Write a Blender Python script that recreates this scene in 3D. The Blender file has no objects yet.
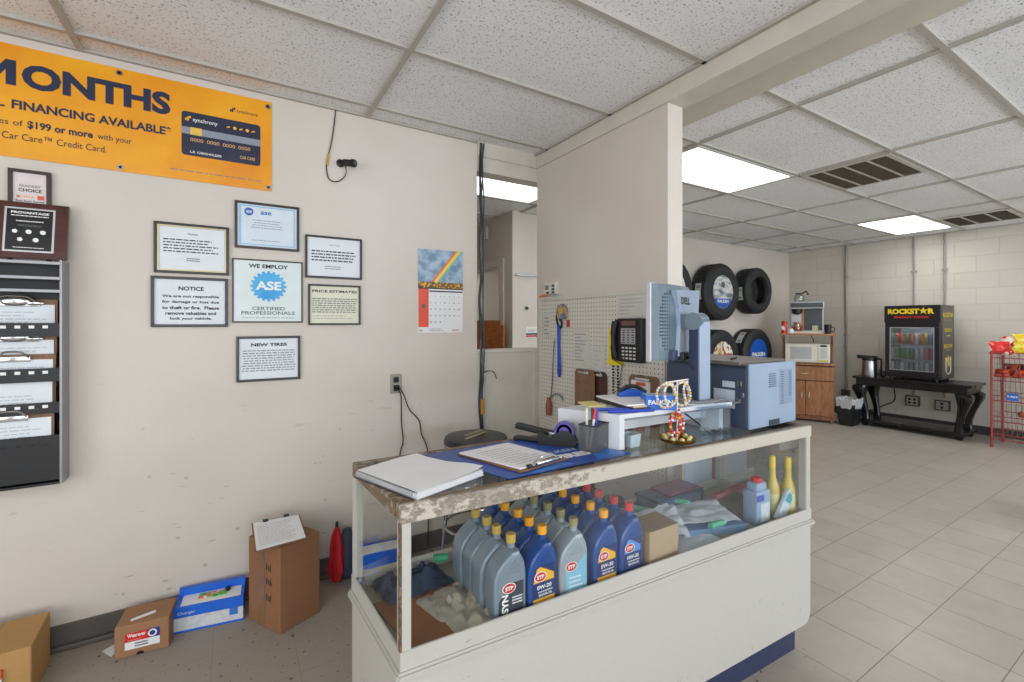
import bpy, bmesh, math, random
from mathutils import Vector, Matrix, noise
random.seed(7)
PI = math.pi
SC = bpy.context.scene
COL = SC.collection

# ------------------------------------------------------------------ camera, world, light, exposure
FPX, HORIZON, EYE = 455.1, 323.0, 1.40
yaw = math.atan(743.0/455.1)               # angle between the view and the long walls (+X)
cam = bpy.data.cameras.new('camera'); camo = bpy.data.objects.new('camera', cam); COL.objects.link(camo)
cam.sensor_fit = 'HORIZONTAL'; cam.sensor_width = 36.0
cam.lens = FPX/1024*36.0
cam.shift_y = (341.0-HORIZON)/1024*-1.0
cam.clip_start = .02; cam.clip_end = 60
camo.location = (0, 0, EYE)
camo.rotation_euler = (PI/2, 0, yaw - PI/2)
SC.camera = camo
SC.view_settings.view_transform = 'Standard'
SC.view_settings.look = 'None'
SC.view_settings.exposure = 0.03
SC.view_settings.gamma = 1.0
SC.view_settings.use_curve_mapping = False
SC.cycles.use_denoising = True
SC.cycles.max_bounces = 10
SC.cycles.transparent_max_bounces = 16
SC.cycles.caustics_reflective = False
SC.cycles.caustics_refractive = False
SC.cycles.sample_clamp_indirect = 4.0
w = bpy.data.worlds.new('world'); SC.world = w; w.use_nodes = True
w.node_tree.nodes['Background'].inputs[0].default_value = (.86, .92, 1, 1)
w.node_tree.nodes['Background'].inputs[1].default_value = 0.6

def area(name, loc, rot, sx, sy, power, color=(1, 1, 1)):
    l = bpy.data.lights.new(name, 'AREA'); l.shape = 'RECTANGLE'; l.size = sx; l.size_y = sy
    l.energy = power; l.color = color
    o = bpy.data.objects.new(name, l); o.location = loc; o.rotation_euler = rot; COL.objects.link(o)
    return o
# daylight through the shop-front windows behind and beside the viewer
area('daylight_front', (4.6, -3.90, 1.45), (PI/2+.40, 0, 0), 5.6, 1.9, 200, (.84, .93, 1))
area('daylight_side', (-2.90, -1.2, 1.45), (PI/2-.05, 0, -PI/2), 4.2, 1.9, 85, (.93, .97, 1))
area('daylight_front_near', (-.6, -3.90, 1.45), (PI/2+.15, 0, 0), 3.0, 1.9, 92, (.92, .96, 1))

# ------------------------------------------------------------------ materials
def lin(c): return c/12.92 if c <= .04045 else ((c+.055)/1.055)**2.4
def rgb(h):
    h = h.lstrip('#'); return tuple(lin(int(h[i:i+2], 16)/255) for i in (0, 2, 4)) + (1,)
MATS = {}
def nmat(name):
    m = bpy.data.materials.new(name); m.use_nodes = True
    return m, m.node_tree.nodes, m.node_tree.links, m.node_tree.nodes['Principled BSDF']
def node(ns, t, **kw):
    n = ns.new(t)
    for k, v in kw.items():
        if k.startswith('i_'):
            key = k[2:]; n.inputs[int(key) if key.isdigit() else key.replace('_', ' ')].default_value = v
        else: setattr(n, k, v)
    return n
def ramp(ns, stops, interp='LINEAR'):
    r = ns.new('ShaderNodeValToRGB'); r.color_ramp.interpolation = interp
    e = r.color_ramp.elements
    while len(e) < len(stops): e.new(.5)
    for k, (p, c) in enumerate(stops):
        e[k].position = p; e[k].color = c if len(c) == 4 else tuple(c)+(1,)
    return r
def M(name, hexc, rough=.6, metal=0.0, var=.08, scale=9.0, bump=.0, bscale=60.0, hex2=None, coat=0.0):
    """plain surface with a little procedural variation in tone and relief"""
    if name in MATS: return MATS[name]
    m, ns, lk, p = nmat(name)
    tc = node(ns, 'ShaderNodeTexCoord')
    nz = node(ns, 'ShaderNodeTexNoise', i_Scale=scale, i_Detail=4.0)
    lk.new(tc.outputs['Object'], nz.inputs['Vector'])
    c = rgb(hexc); d = rgb(hex2) if hex2 else tuple(v*(1-var) for v in c[:3])+(1,)
    r = ramp(ns, [(.35, c), (.7, d)])
    lk.new(nz.outputs['Fac'], r.inputs['Fac']); lk.new(r.outputs['Color'], p.inputs['Base Color'])
    p.inputs['Roughness'].default_value = rough; p.inputs['Metallic'].default_value = metal
    p.inputs['Coat Weight'].default_value = coat
    if bump:
        n2 = node(ns, 'ShaderNodeTexNoise', i_Scale=bscale, i_Detail=3.0); lk.new(tc.outputs['Object'], n2.inputs['Vector'])
        b = node(ns, 'ShaderNodeBump', i_Strength=bump, i_Distance=.01); lk.new(n2.outputs['Fac'], b.inputs['Height'])
        lk.new(b.outputs['Normal'], p.inputs['Normal'])
    MATS[name] = m; return m
def glass(name, tint=(.97, .98, .98), gloss=.004, rough=.01, fres=.10):
    if name in MATS: return MATS[name]
    m, ns, lk, p = nmat(name); ns.remove(p)
    out = [n for n in ns if n.type == 'OUTPUT_MATERIAL'][0]
    t = node(ns, 'ShaderNodeBsdfTransparent'); t.inputs[0].default_value = tuple(tint)+(1,)
    g = node(ns, 'ShaderNodeBsdfGlossy', i_Roughness=rough)
    lw = node(ns, 'ShaderNodeFresnel', i_IOR=1.45)
    mul = node(ns, 'ShaderNodeMath', operation='MULTIPLY_ADD', i_1=fres, i_2=gloss)
    lk.new(lw.outputs[0], mul.inputs[0])
    mx = node(ns, 'ShaderNodeMixShader'); lk.new(mul.outputs[0], mx.inputs[0])
    lk.new(t.outputs[0], mx.inputs[1]); lk.new(g.outputs[0], mx.inputs[2]); lk.new(mx.outputs[0], out.inputs['Surface'])
    MATS[name] = m; return m
def emit(name, hexc, strength):
    if name in MATS: return MATS[name]
    m, ns, lk, p = nmat(name)
    p.inputs['Base Color'].default_value = rgb(hexc)
    p.inputs['Emission Color'].default_value = rgb(hexc); p.inputs['Emission Strength'].default_value = strength
    MATS[name] = m; return m

def wall_paint():
    m, ns, lk, p = nmat('cream wall paint')
    tc = node(ns, 'ShaderNodeTexCoord')
    n1 = node(ns, 'ShaderNodeTexNoise', i_Scale=1.3, i_Detail=5.0); lk.new(tc.outputs['Object'], n1.inputs['Vector'])
    r1 = ramp(ns, [(.3, rgb('#d2cac1')), (.72, rgb('#c8bfb5'))]); lk.new(n1.outputs['Fac'], r1.inputs['Fac'])
    # scuffs: short dark scratches, more of them low on the wall
    mp = node(ns, 'ShaderNodeMapping'); mp.inputs['Rotation'].default_value = (0, .5, 0); mp.inputs['Scale'].default_value = (6, 6, 26)
    lk.new(tc.outputs['Object'], mp.inputs['Vector'])
    n2 = node(ns, 'ShaderNodeTexNoise', i_Scale=1.6, i_Detail=2.0); lk.new(mp.outputs[0], n2.inputs['Vector'])
    r2 = ramp(ns, [(.69, (0, 0, 0)), (.735, (1, 1, 1))]); lk.new(n2.outputs['Fac'], r2.inputs['Fac'])
    vz = node(ns, 'ShaderNodeTexVoronoi', i_Scale=7.0); lk.new(tc.outputs['Object'], vz.inputs['Vector'])
    r3 = ramp(ns, [(.045, (1, 1, 1)), (.075, (0, 0, 0))]); lk.new(vz.outputs['Distance'], r3.inputs['Fac'])
    sx = node(ns, 'ShaderNodeSeparateXYZ'); lk.new(tc.outputs['Object'], sx.inputs[0])
    lo = node(ns, 'ShaderNodeMapRange'); lo.inputs[1].default_value = 1.3; lo.inputs[2].default_value = .1
    lo.inputs[3].default_value = .0; lo.inputs[4].default_value = .55
    lk.new(sx.outputs['Z'], lo.inputs[0])
    add = node(ns, 'ShaderNodeMath', operation='ADD', use_clamp=True); lk.new(r2.outputs[0], add.inputs[0]); lk.new(r3.outputs[0], add.inputs[1])
    mul = node(ns, 'ShaderNodeMath', operation='MULTIPLY'); lk.new(add.outputs[0], mul.inputs[0]); lk.new(lo.outputs[0], mul.inputs[1])
    mx = node(ns, 'ShaderNodeMixRGB'); mx.inputs[2].default_value = rgb('#77726a')
    lk.new(mul.outputs[0], mx.inputs[0]); lk.new(r1.outputs[0], mx.inputs[1]); lk.new(mx.outputs[0], p.inputs['Base Color'])
    p.inputs['Roughness'].default_value = .55
    n4 = node(ns, 'ShaderNodeTexNoise', i_Scale=14.0, i_Detail=6.0); lk.new(tc.outputs['Object'], n4.inputs['Vector'])
    b = node(ns, 'ShaderNodeBump', i_Strength=.12, i_Distance=.02); lk.new(n4.outputs['Fac'], b.inputs['Height']); lk.new(b.outputs[0], p.inputs['Normal'])
    return m
def block_paint():
    m, ns, lk, p = nmat('painted concrete block')
    tc = node(ns, 'ShaderNodeTexCoord')
    sx = node(ns, 'ShaderNodeSeparateXYZ'); lk.new(tc.outputs['Object'], sx.inputs[0])
    cb = node(ns, 'ShaderNodeCombineXYZ'); lk.new(sx.outputs['Y'], cb.inputs[0]); lk.new(sx.outputs['Z'], cb.inputs[1])
    br = node(ns, 'ShaderNodeTexBrick', i_Scale=1.0, offset=.5)
    br.inputs['Brick Width'].default_value = .41; br.inputs['Row Height'].default_value = .205
    br.inputs['Mortar Size'].default_value = .006; br.inputs['Mortar Smooth'].default_value = .4
    br.inputs['Color1'].default_value = rgb('#ccc6bb'); br.inputs['Color2'].default_value = rgb('#c8c2b7'); br.inputs['Mortar'].default_value = rgb('#c0baae')
    lk.new(cb.outputs[0], br.inputs['Vector']); lk.new(br.outputs['Color'], p.inputs['Base Color'])
    inv = node(ns, 'ShaderNodeMath', operation='SUBTRACT', i_0=1.0); lk.new(br.outputs['Fac'], inv.inputs[1])
    b = node(ns, 'ShaderNodeBump', i_Strength=.45, i_Distance=.005); lk.new(inv.outputs[0], b.inputs['Height']); lk.new(b.outputs[0], p.inputs['Normal'])
    p.inputs['Roughness'].default_value = .6
    return m
def ceiling_tile():
    m, ns, lk, p = nmat('fissured ceiling tile')
    tc = node(ns, 'ShaderNodeTexCoord')
    n0 = node(ns, 'ShaderNodeTexNoise', i_Scale=1.1, i_Detail=3.0); lk.new(tc.outputs['Object'], n0.inputs['Vector'])
    r0 = ramp(ns, [(.35, rgb('#f2f2f4')), (.7, rgb('#eaeaec'))]); lk.new(n0.outputs['Fac'], r0.inputs['Fac'])
    n1 = node(ns, 'ShaderNodeTexNoise', i_Scale=95.0, i_Detail=3.0, i_Roughness=.65); lk.new(tc.outputs['Object'], n1.inputs['Vector'])
    r1 = ramp(ns, [(.575, (0, 0, 0)), (.64, (1, 1, 1))]); lk.new(n1.outputs['Fac'], r1.inputs['Fac'])
    sc = node(ns, 'ShaderNodeMath', operation='MULTIPLY', i_1=.7); lk.new(r1.outputs[0], sc.inputs[0])
    mx = node(ns, 'ShaderNodeMixRGB'); mx.inputs[2].default_value = rgb('#77767a')
    lk.new(sc.outputs[0], mx.inputs[0]); lk.new(r0.outputs[0], mx.inputs[1]); lk.new(mx.outputs[0], p.inputs['Base Color'])
    b = node(ns, 'ShaderNodeBump', i_Strength=.5, i_Distance=.004, invert=True); lk.new(n1.outputs['Fac'], b.inputs['Height']); lk.new(b.outputs[0], p.inputs['Normal'])
    p.inputs['Roughness'].default_value = .9
    return m
def floor_tile():
    m, ns, lk, p = nmat('vinyl floor tile')
    tc = node(ns, 'ShaderNodeTexCoord')
    mp = node(ns, 'ShaderNodeMapping'); mp.inputs['Location'].default_value = (-2.668+.3048*20, -.812+.2965*20, 0)
    lk.new(tc.outputs['Object'], mp.inputs['Vector'])
    br = node(ns, 'ShaderNodeTexBrick', i_Scale=1.0, offset=0.0)
    br.inputs['Brick Width'].default_value = .3048; br.inputs['Row Height'].default_value = .2965
    br.inputs['Mortar Size'].default_value = .0022; br.inputs['Mortar Smooth'].default_value = .1
    br.inputs['Color1'].default_value = rgb('#b1aba2'); br.inputs['Color2'].default_value = rgb('#aaa399'); br.inputs['Mortar'].default_value = rgb('#756e65')
    lk.new(mp.outputs[0], br.inputs['Vector'])
    n1 = node(ns, 'ShaderNodeTexNoise', i_Scale=5.0, i_Detail=8.0, i_Roughness=.65); lk.new(tc.outputs['Object'], n1.inputs['Vector'])
    r1 = ramp(ns, [(.3, (1, 1, 1)), (.75, (.84, .82, .80))]); lk.new(n1.outputs['Fac'], r1.inputs['Fac'])
    m1 = node(ns, 'ShaderNodeMixRGB', blend_type='MULTIPLY', i_0=1.0); lk.new(br.outputs['Color'], m1.inputs[1]); lk.new(r1.outputs[0], m1.inputs[2])
    # worn dirty tiles by counter and shop wall, with the counter's shade painted in
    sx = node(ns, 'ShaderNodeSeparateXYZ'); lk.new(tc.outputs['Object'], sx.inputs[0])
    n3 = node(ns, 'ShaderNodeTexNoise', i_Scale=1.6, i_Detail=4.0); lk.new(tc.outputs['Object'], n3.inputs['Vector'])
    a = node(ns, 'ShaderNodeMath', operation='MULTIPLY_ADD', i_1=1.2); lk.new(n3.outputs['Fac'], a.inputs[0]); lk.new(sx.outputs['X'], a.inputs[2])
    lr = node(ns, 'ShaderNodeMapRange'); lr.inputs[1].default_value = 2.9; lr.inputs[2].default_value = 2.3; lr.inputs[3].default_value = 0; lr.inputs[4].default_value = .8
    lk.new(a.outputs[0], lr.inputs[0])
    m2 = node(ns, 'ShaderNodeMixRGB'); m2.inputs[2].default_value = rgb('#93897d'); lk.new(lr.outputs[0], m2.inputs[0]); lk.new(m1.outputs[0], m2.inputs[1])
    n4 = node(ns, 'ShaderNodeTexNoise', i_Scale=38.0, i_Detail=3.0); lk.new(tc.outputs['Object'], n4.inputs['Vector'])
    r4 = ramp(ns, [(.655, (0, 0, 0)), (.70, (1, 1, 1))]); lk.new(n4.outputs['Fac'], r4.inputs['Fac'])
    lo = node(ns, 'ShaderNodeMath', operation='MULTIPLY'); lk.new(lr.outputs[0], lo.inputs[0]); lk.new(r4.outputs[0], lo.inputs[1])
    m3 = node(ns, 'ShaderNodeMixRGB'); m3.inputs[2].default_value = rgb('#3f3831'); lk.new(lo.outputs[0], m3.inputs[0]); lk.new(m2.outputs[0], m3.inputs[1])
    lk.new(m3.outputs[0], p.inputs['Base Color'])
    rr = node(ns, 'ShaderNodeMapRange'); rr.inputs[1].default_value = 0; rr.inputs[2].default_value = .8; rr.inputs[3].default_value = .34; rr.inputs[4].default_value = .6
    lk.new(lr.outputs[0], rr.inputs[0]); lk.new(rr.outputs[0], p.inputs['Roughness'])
    b = node(ns, 'ShaderNodeBump', i_Strength=.06, i_Distance=.01); lk.new(n1.outputs['Fac'], b.inputs['Height']); lk.new(b.outputs[0], p.inputs['Normal'])
    return m
def worn_paint(name, amount, light='#d5cfc3', mid='#7a4a22', dark='#40352a', grad=None):
    m, ns, lk, p = nmat(name)
    tc = node(ns, 'ShaderNodeTexCoord')
    mp = node(ns, 'ShaderNodeMapping'); mp.inputs['Scale'].default_value = (1, 1.6, 1.6); lk.new(tc.outputs['Object'], mp.inputs['Vector'])
    n1 = node(ns, 'ShaderNodeTexNoise', i_Scale=22.0, i_Detail=10.0, i_Roughness=.75); lk.new(mp.outputs[0], n1.inputs['Vector'])
    n2 = node(ns, 'ShaderNodeTexNoise', i_Scale=3.0, i_Detail=2.0); lk.new(tc.outputs['Object'], n2.inputs['Vector'])
    ad = node(ns, 'ShaderNodeMath', operation='MULTIPLY_ADD', i_1=.35); lk.new(n2.outputs['Fac'], ad.inputs[0]); lk.new(n1.outputs['Fac'], ad.inputs[2])
    if grad:      # the wear fades along the counter: (x0, x1, how much)
        sx = node(ns, 'ShaderNodeSeparateXYZ'); lk.new(tc.outputs['Object'], sx.inputs[0])
        g = node(ns, 'ShaderNodeMapRange'); g.inputs[1].default_value = grad[0]-.87; g.inputs[2].default_value = grad[1]-.87; g.inputs[3].default_value = 0; g.inputs[4].default_value = -grad[2]
        lk.new(sx.outputs['X'], g.inputs[0]); a2 = node(ns, 'ShaderNodeMath', operation='ADD'); lk.new(ad.outputs[0], a2.inputs[0]); lk.new(g.outputs[0], a2.inputs[1]); ad = a2
    t = 1.0 - amount
    r = ramp(ns, [(max(0, t-.02), rgb(light)), (t+.01, rgb(mid)), (t+.07, rgb(dark)), (min(1, t+.13), rgb(mid))])
    lk.new(ad.outputs[0], r.inputs['Fac']); lk.new(r.outputs[0], p.inputs['Base Color'])
    p.inputs['Roughness'].default_value = .55
    b = node(ns, 'ShaderNodeBump', i_Strength=.5, i_Distance=.003, invert=True); lk.new(ad.outputs[0], b.inputs['Height']); lk.new(b.outputs[0], p.inputs['Normal'])
    return m
def wood(name, a, b2, scale=(1, 1, 12), rough=.45):
    m, ns, lk, p = nmat(name)
    tc = node(ns, 'ShaderNodeTexCoord')
    mp = node(ns, 'ShaderNodeMapping'); mp.inputs['Scale'].default_value = scale; lk.new(tc.outputs['Object'], mp.inputs['Vector'])
    n1 = node(ns, 'ShaderNodeTexNoise', i_Scale=6.0, i_Detail=6.0, i_Distortion=.6); lk.new(mp.outputs[0], n1.inputs['Vector'])
    r = ramp(ns, [(.3, rgb(a)), (.7, rgb(b2))]); lk.new(n1.outputs['Fac'], r.inputs['Fac']); lk.new(r.outputs[0], p.inputs['Base Color'])
    p.inputs['Roughness'].default_value = rough
    return m
def pegboard_mat():
    m, ns, lk, p = nmat('white pegboard')
    tc = node(ns, 'ShaderNodeTexCoord'); sx = node(ns, 'ShaderNodeSeparateXYZ'); lk.new(tc.outputs['Object'], sx.inputs[0])
    def fr(o):
        d = node(ns, 'ShaderNodeMath', operation='DIVIDE', i_1=.0254); lk.new(o, d.inputs[0])
        f = node(ns, 'ShaderNodeMath', operation='FRACT'); lk.new(d.outputs[0], f.inputs[0])
        s = node(ns, 'ShaderNodeMath', operation='SUBTRACT', i_1=.5); lk.new(f.outputs[0], s.inputs[0])
        q = node(ns, 'ShaderNodeMath', operation='POWER', i_1=2.0); lk.new(s.outputs[0], q.inputs[0]); return q
    a = fr(sx.outputs['Y']); b = fr(sx.outputs['Z'])
    ad = node(ns, 'ShaderNodeMath', operation='ADD'); lk.new(a.outputs[0], ad.inputs[0]); lk.new(b.outputs[0], ad.inputs[1])
    lt = node(ns, 'ShaderNodeMath', operation='LESS_THAN', i_1=.020); lk.new(ad.outputs[0], lt.inputs[0])
    mx = node(ns, 'ShaderNodeMixRGB'); mx.inputs[1].default_value = rgb('#d2cdc2'); mx.inputs[2].default_value = rgb('#3b352e')
    lk.new(lt.outputs[0], mx.inputs[0]); lk.new(mx.outputs[0], p.inputs['Base Color']); p.inputs['Roughness'].default_value = .5
    return m
def blotches(name, cols, scale=14.0, rough=.3, stretch=(1, 1, 1)):
    """printed artwork: hard-edged patches of a few colours"""
    if name in MATS: return MATS[name]
    m, ns, lk, p = nmat(name)
    tc = node(ns, 'ShaderNodeTexCoord'); mp = node(ns, 'ShaderNodeMapping'); mp.inputs['Scale'].default_value = stretch
    lk.new(tc.outputs['Object'], mp.inputs['Vector'])
    n1 = node(ns, 'ShaderNodeTexNoise', i_Scale=scale, i_Detail=2.0); lk.new(mp.outputs[0], n1.inputs['Vector'])
    k = len(cols); st = [(.3+.42*i/max(1, k-1), rgb(c)) for i, c in enumerate(cols)]
    r = ramp(ns, st, 'CONSTANT'); lk.new(n1.outputs['Fac'], r.inputs['Fac']); lk.new(r.outputs[0], p.inputs['Base Color'])
    p.inputs['Roughness'].default_value = rough
    MATS[name] = m; return m

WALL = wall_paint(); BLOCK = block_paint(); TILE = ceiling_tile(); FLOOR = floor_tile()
PEG = pegboard_mat()
TRIMM = M('cream trim paint', '#cfc9bd', .5)
GRID = M('ceiling grid paint', '#b3aea6', .6)
BASEB = M('grey vinyl baseboard', '#605c58', .5, var=.25, scale=3)
WORN = worn_paint('chipped counter edge paint', .34, '#b3ac9f', '#998f82', '#726859', grad=(.30, 1.0, .30))
WORN2 = worn_paint('chipped counter frame paint', .42, '#a79f92', '#6f5a44', '#3c332a')
CREAM = M('cream counter laminate', '#b2afa8', .4, var=.05, scale=2); CREAMB = worn_paint('scuffed counter laminate', .155, '#b2afa8', '#96918a', '#7c776e')
BLACK = M('black plastic', '#101013', .5); BLACKM = M('black lacquered wood', '#131215', .25, bump=.2, bscale=30)
INK = M('black print', '#1d1d22', .6); NAVY = M('navy print', '#1c2544', .6); WHITE = M('white print', '#e9e9e6', .5)
GREYINK = M('grey print', '#85868a', .6); REDINK = M('red print', '#c3262b', .5); BLUEINK = M('blue print', '#1f63b8', .5)
PAPER = M('white paper', '#e6e6e6', .7, var=.04); PAPER2 = M('cool white paper', '#dde1e6', .7, var=.04)
KRAFT = M('brown cardboard', '#9c7352', .8, var=.12, scale=5); KRAFT2 = M('yellowish cardboard', '#b48b55', .8, var=.12, scale=5); KRAFT3 = M('dark brown cardboard', '#8e6446', .8, var=.12, scale=5)
CHROME = M('chrome', '#c9cbce', .15, 1.0); STEEL = M('brushed steel', '#a6a8aa', .3, 1.0)
HARD = wood('brown hardboard', '#8a6547', '#6e4d35', (4, 4, 4), .6)
RUBBER = M('black rubber', '#1b1c1d', .75, bump=.3, bscale=120, var=.2)
GLASS = glass('display glass')
GOLD = M('brass', '#c39a4d', .25, 1.0)

# ------------------------------------------------------------------ mesh helpers
def nb(): return bmesh.new()
def bx(bm, x0, y0, z0, x1, y1, z1, bev=0.0, rot=None, about=None):
    vs = [bm.verts.new(p) for p in ((x0,y0,z0),(x1,y0,z0),(x1,y1,z0),(x0,y1,z0),(x0,y0,z1),(x1,y0,z1),(x1,y1,z1),(x0,y1,z1))]
    fs = [bm.faces.new([vs[i] for i in f]) for f in ((0,3,2,1),(4,5,6,7),(0,1,5,4),(1,2,6,5),(2,3,7,6),(3,0,4,7))]
    if bev:
        es = list({e for f in fs for e in f.edges})
        r = bmesh.ops.bevel(bm, geom=es, offset=bev, segments=2, affect='EDGES', profile=.6)
        vs = list({v for f in r['faces'] for v in f.verts} | {v for v in vs if v.is_valid})
    if rot is not None:
        c = Vector(about) if about else Vector(((x0+x1)/2, (y0+y1)/2, (z0+z1)/2))
        bmesh.ops.rotate(bm, verts=vs, cent=c, matrix=Matrix.Rotation(rot[1], 3, rot[0]))
    return vs
def hexa(bm, pts, z0, z1):
    """prism over a plan polygon (list of xy)"""
    n = len(pts)
    lo = [bm.verts.new((p[0], p[1], z0)) for p in pts]; hi = [bm.verts.new((p[0], p[1], z1)) for p in pts]
    bm.faces.new(lo[::-1]); bm.faces.new(hi)
    for i in range(n): bm.faces.new((lo[i], lo[(i+1) % n], hi[(i+1) % n], hi[i]))
    return lo+hi
def prism(bm, pts, f0, f1):
    """pts: 2-D outline; f0, f1 map (a,b) to 3-D on either cap"""
    n = len(pts)
    lo = [bm.verts.new(f0(*p)) for p in pts]; hi = [bm.verts.new(f1(*p)) for p in pts]
    bm.faces.new(lo[::-1]); bm.faces.new(hi)
    for i in range(n): bm.faces.new((lo[i], lo[(i+1) % n], hi[(i+1) % n], hi[i]))
    return lo+hi
def frame_of(d):
    d = Vector(d).normalized(); a = Vector((0, 0, 1)) if abs(d.z) < .9 else Vector((1, 0, 0))
    u = d.cross(a).normalized(); v = d.cross(u).normalized(); return u, v
def cyl(bm, p0, p1, r0, r1=None, seg=16, cap=True):
    r1 = r0 if r1 is None else r1; p0 = Vector(p0); p1 = Vector(p1); u, v = frame_of(p1-p0)
    A = [bm.verts.new(p0+(u*math.cos(2*PI*i/seg)+v*math.sin(2*PI*i/seg))*r0) for i in range(seg)]
    B_ = [bm.verts.new(p1+(u*math.cos(2*PI*i/seg)+v*math.sin(2*PI*i/seg))*r1) for i in range(seg)]
    for i in range(seg): bm.faces.new((A[i], A[(i+1) % seg], B_[(i+1) % seg], B_[i]))
    if cap: bm.faces.new(A[::-1]); bm.faces.new(B_)
def tube(bm, pts, r, seg=8, rad=None):
    P_ = [Vector(p) for p in pts]; n = len(P_); prev = None; rings = []
    for i, p in enumerate(P_):
        d = (P_[min(i+1, n-1)]-P_[max(i-1, 0)])
        if d.length < 1e-9: d = Vector((0, 0, 1))
        d.normalize()
        if prev is None: u, v = frame_of(d)
        else:
            u = prev - d*prev.dot(d)
            if u.length < 1e-6: u, _ = frame_of(d)
            u.normalize(); v = d.cross(u)
        prev = u; rr = rad[i] if rad else r
        rings.append([bm.verts.new(p+(u*math.cos(2*PI*k/seg)+v*math.sin(2*PI*k/seg))*rr) for k in range(seg)])
    for a, b in zip(rings, rings[1:]):
        for k in range(seg): bm.faces.new((a[k], a[(k+1) % seg], b[(k+1) % seg], b[k]))
    bm.faces.new(rings[0][::-1]); bm.faces.new(rings[-1])
def smooth_path(pts, n=6):
    """Catmull-Rom through pts"""
    P_ = [Vector(p) for p in pts]; out = []
    for i in range(len(P_)-1):
        a = P_[max(i-1, 0)]; b = P_[i]; c = P_[i+1]; d = P_[min(i+2, len(P_)-1)]
        for k in range(n):
            t = k/n; out.append(.5*((2*b)+(c-a)*t+(2*a-5*b+4*c-d)*t*t+(3*b-a-3*c+d)*t**3))
    out.append(P_[-1]); return out
def lathe(bm, prof, c=(0, 0, 0), seg=24, axis='Z', mod=None):
    """prof: list of (radius, height)"""
    rings = []
    for j, (r, h) in enumerate(prof):
        ring = []
        for i in range(seg):
            a = 2*PI*i/seg; rr = r*(mod(j, i) if mod else 1); x, y = rr*math.cos(a), rr*math.sin(a)
            p = (c[0]+x, c[1]+y, c[2]+h) if axis == 'Z' else ((c[0]+x, c[1]+h, c[2]+y) if axis == 'Y' else (c[0]+h, c[1]+x, c[2]+y))
            ring.append(bm.verts.new(p))
        rings.append(ring)
    for a, b in zip(rings, rings[1:]):
        for i in range(seg): bm.faces.new((a[i], a[(i+1) % seg], b[(i+1) % seg], b[i]))
    if prof[0][0] > 1e-6: bm.faces.new(rings[0][::-1])
    if prof[-1][0] > 1e-6: bm.faces.new(rings[-1])
    bmesh.ops.remove_doubles(bm, verts=[v for r in (rings[0], rings[-1]) for v in r], dist=1e-7)
def sph(bm, c, r, sx=1, sy=1, sz=1, u=14, v=10):
    m = Matrix.Translation(c) @ Matrix.Diagonal((r*sx, r*sy, r*sz, 1))
    bmesh.ops.create_uvsphere(bm, u_segments=u, v_segments=v, radius=1, matrix=m)
def finish(name, bm, mat, smooth=False):
    bmesh.ops.recalc_face_normals(bm, faces=bm.faces[:])
    me = bpy.data.meshes.new(name)
    if smooth:
        for f in bm.faces: f.smooth = True
        for e in bm.edges:
            if len(e.link_faces) == 2 and e.calc_face_angle(0) > .6: e.smooth = False
    bm.to_mesh(me); bm.free()
    for m in (mat if isinstance(mat, (list, tuple)) else [mat]): me.materials.append(m)
    return me
OFF = {}        # world-authored things: their meshes are moved back by the thing's own location
def thing(name, label, cat, loc=(0, 0, 0), rz=0, group=None, world=False):
    o = bpy.data.objects.new(name, None); o.empty_display_size = .05; COL.objects.link(o)
    o.location = loc; o.rotation_euler = (0, 0, rz)
    o['label'] = label; o['category'] = cat
    if group: o['group'] = group
    OFF[o.name] = Vector(loc) if world else Vector((0, 0, 0))
    return o
def part(parent, name, bm, mat, smooth=False, label=None):
    if parent is not None and OFF.get(parent.name) and OFF[parent.name].length > 0:
        bmesh.ops.translate(bm, verts=bm.verts[:], vec=-OFF[parent.name])
    o = bpy.data.objects.new(name, finish(name, bm, mat, smooth)); COL.objects.link(o); o.parent = parent
    if parent is not None: OFF[o.name] = OFF.get(parent.name, Vector((0, 0, 0)))
    if label: o['label'] = label
    return o
def solo(name, bm, mat, label, cat, group=None, smooth=False, base=None):
    """a thing that is one mesh; origin set at its base"""
    bm.verts.ensure_lookup_table()
    if base is None:
        xs = [v.co for v in bm.verts]; base = (sum(v.x for v in xs)/len(xs), sum(v.y for v in xs)/len(xs), min(v.z for v in xs))
    bmesh.ops.translate(bm, verts=bm.verts[:], vec=-Vector(base))
    o = bpy.data.objects.new(name, finish(name, bm, mat, smooth)); COL.objects.link(o); o.location = base
    o['label'] = label; o['category'] = cat
    if group: o['group'] = group
    OFF[o.name] = Vector(base)
    return o
def struct(name, bm, mat, parent=None, smooth=False):
    o = bpy.data.objects.new(name, finish(name, bm, mat, smooth)); COL.objects.link(o); o['kind'] = 'structure'
    if parent: o.parent = parent
    return o
def dup(root, loc, rz, label, group=None):
    def cp(o, par):
        c = o.copy(); COL.objects.link(c); c.parent = par
        OFF[c.name] = OFF.get(o.name, Vector((0, 0, 0)))
        for ch in [x for x in bpy.data.objects if x.parent == o]: cp(ch, c)
        return c
    r = cp(root, None); r.location = loc; r.rotation_euler = (0, 0, rz); r['label'] = label
    if group: r['group'] = group
    return r
def text_mesh(s, bold=0.0):
    cu = bpy.data.curves.new('t', 'FONT'); cu.body = s; cu.size = 1.0; cu.offset = bold; cu.resolution_u = 3; cu.fill_mode = 'FRONT'
    ob = bpy.data.objects.new('t', cu); me = bpy.data.meshes.new_from_object(ob)
    bpy.data.objects.remove(ob); bpy.data.curves.remove(cu); return me
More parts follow.
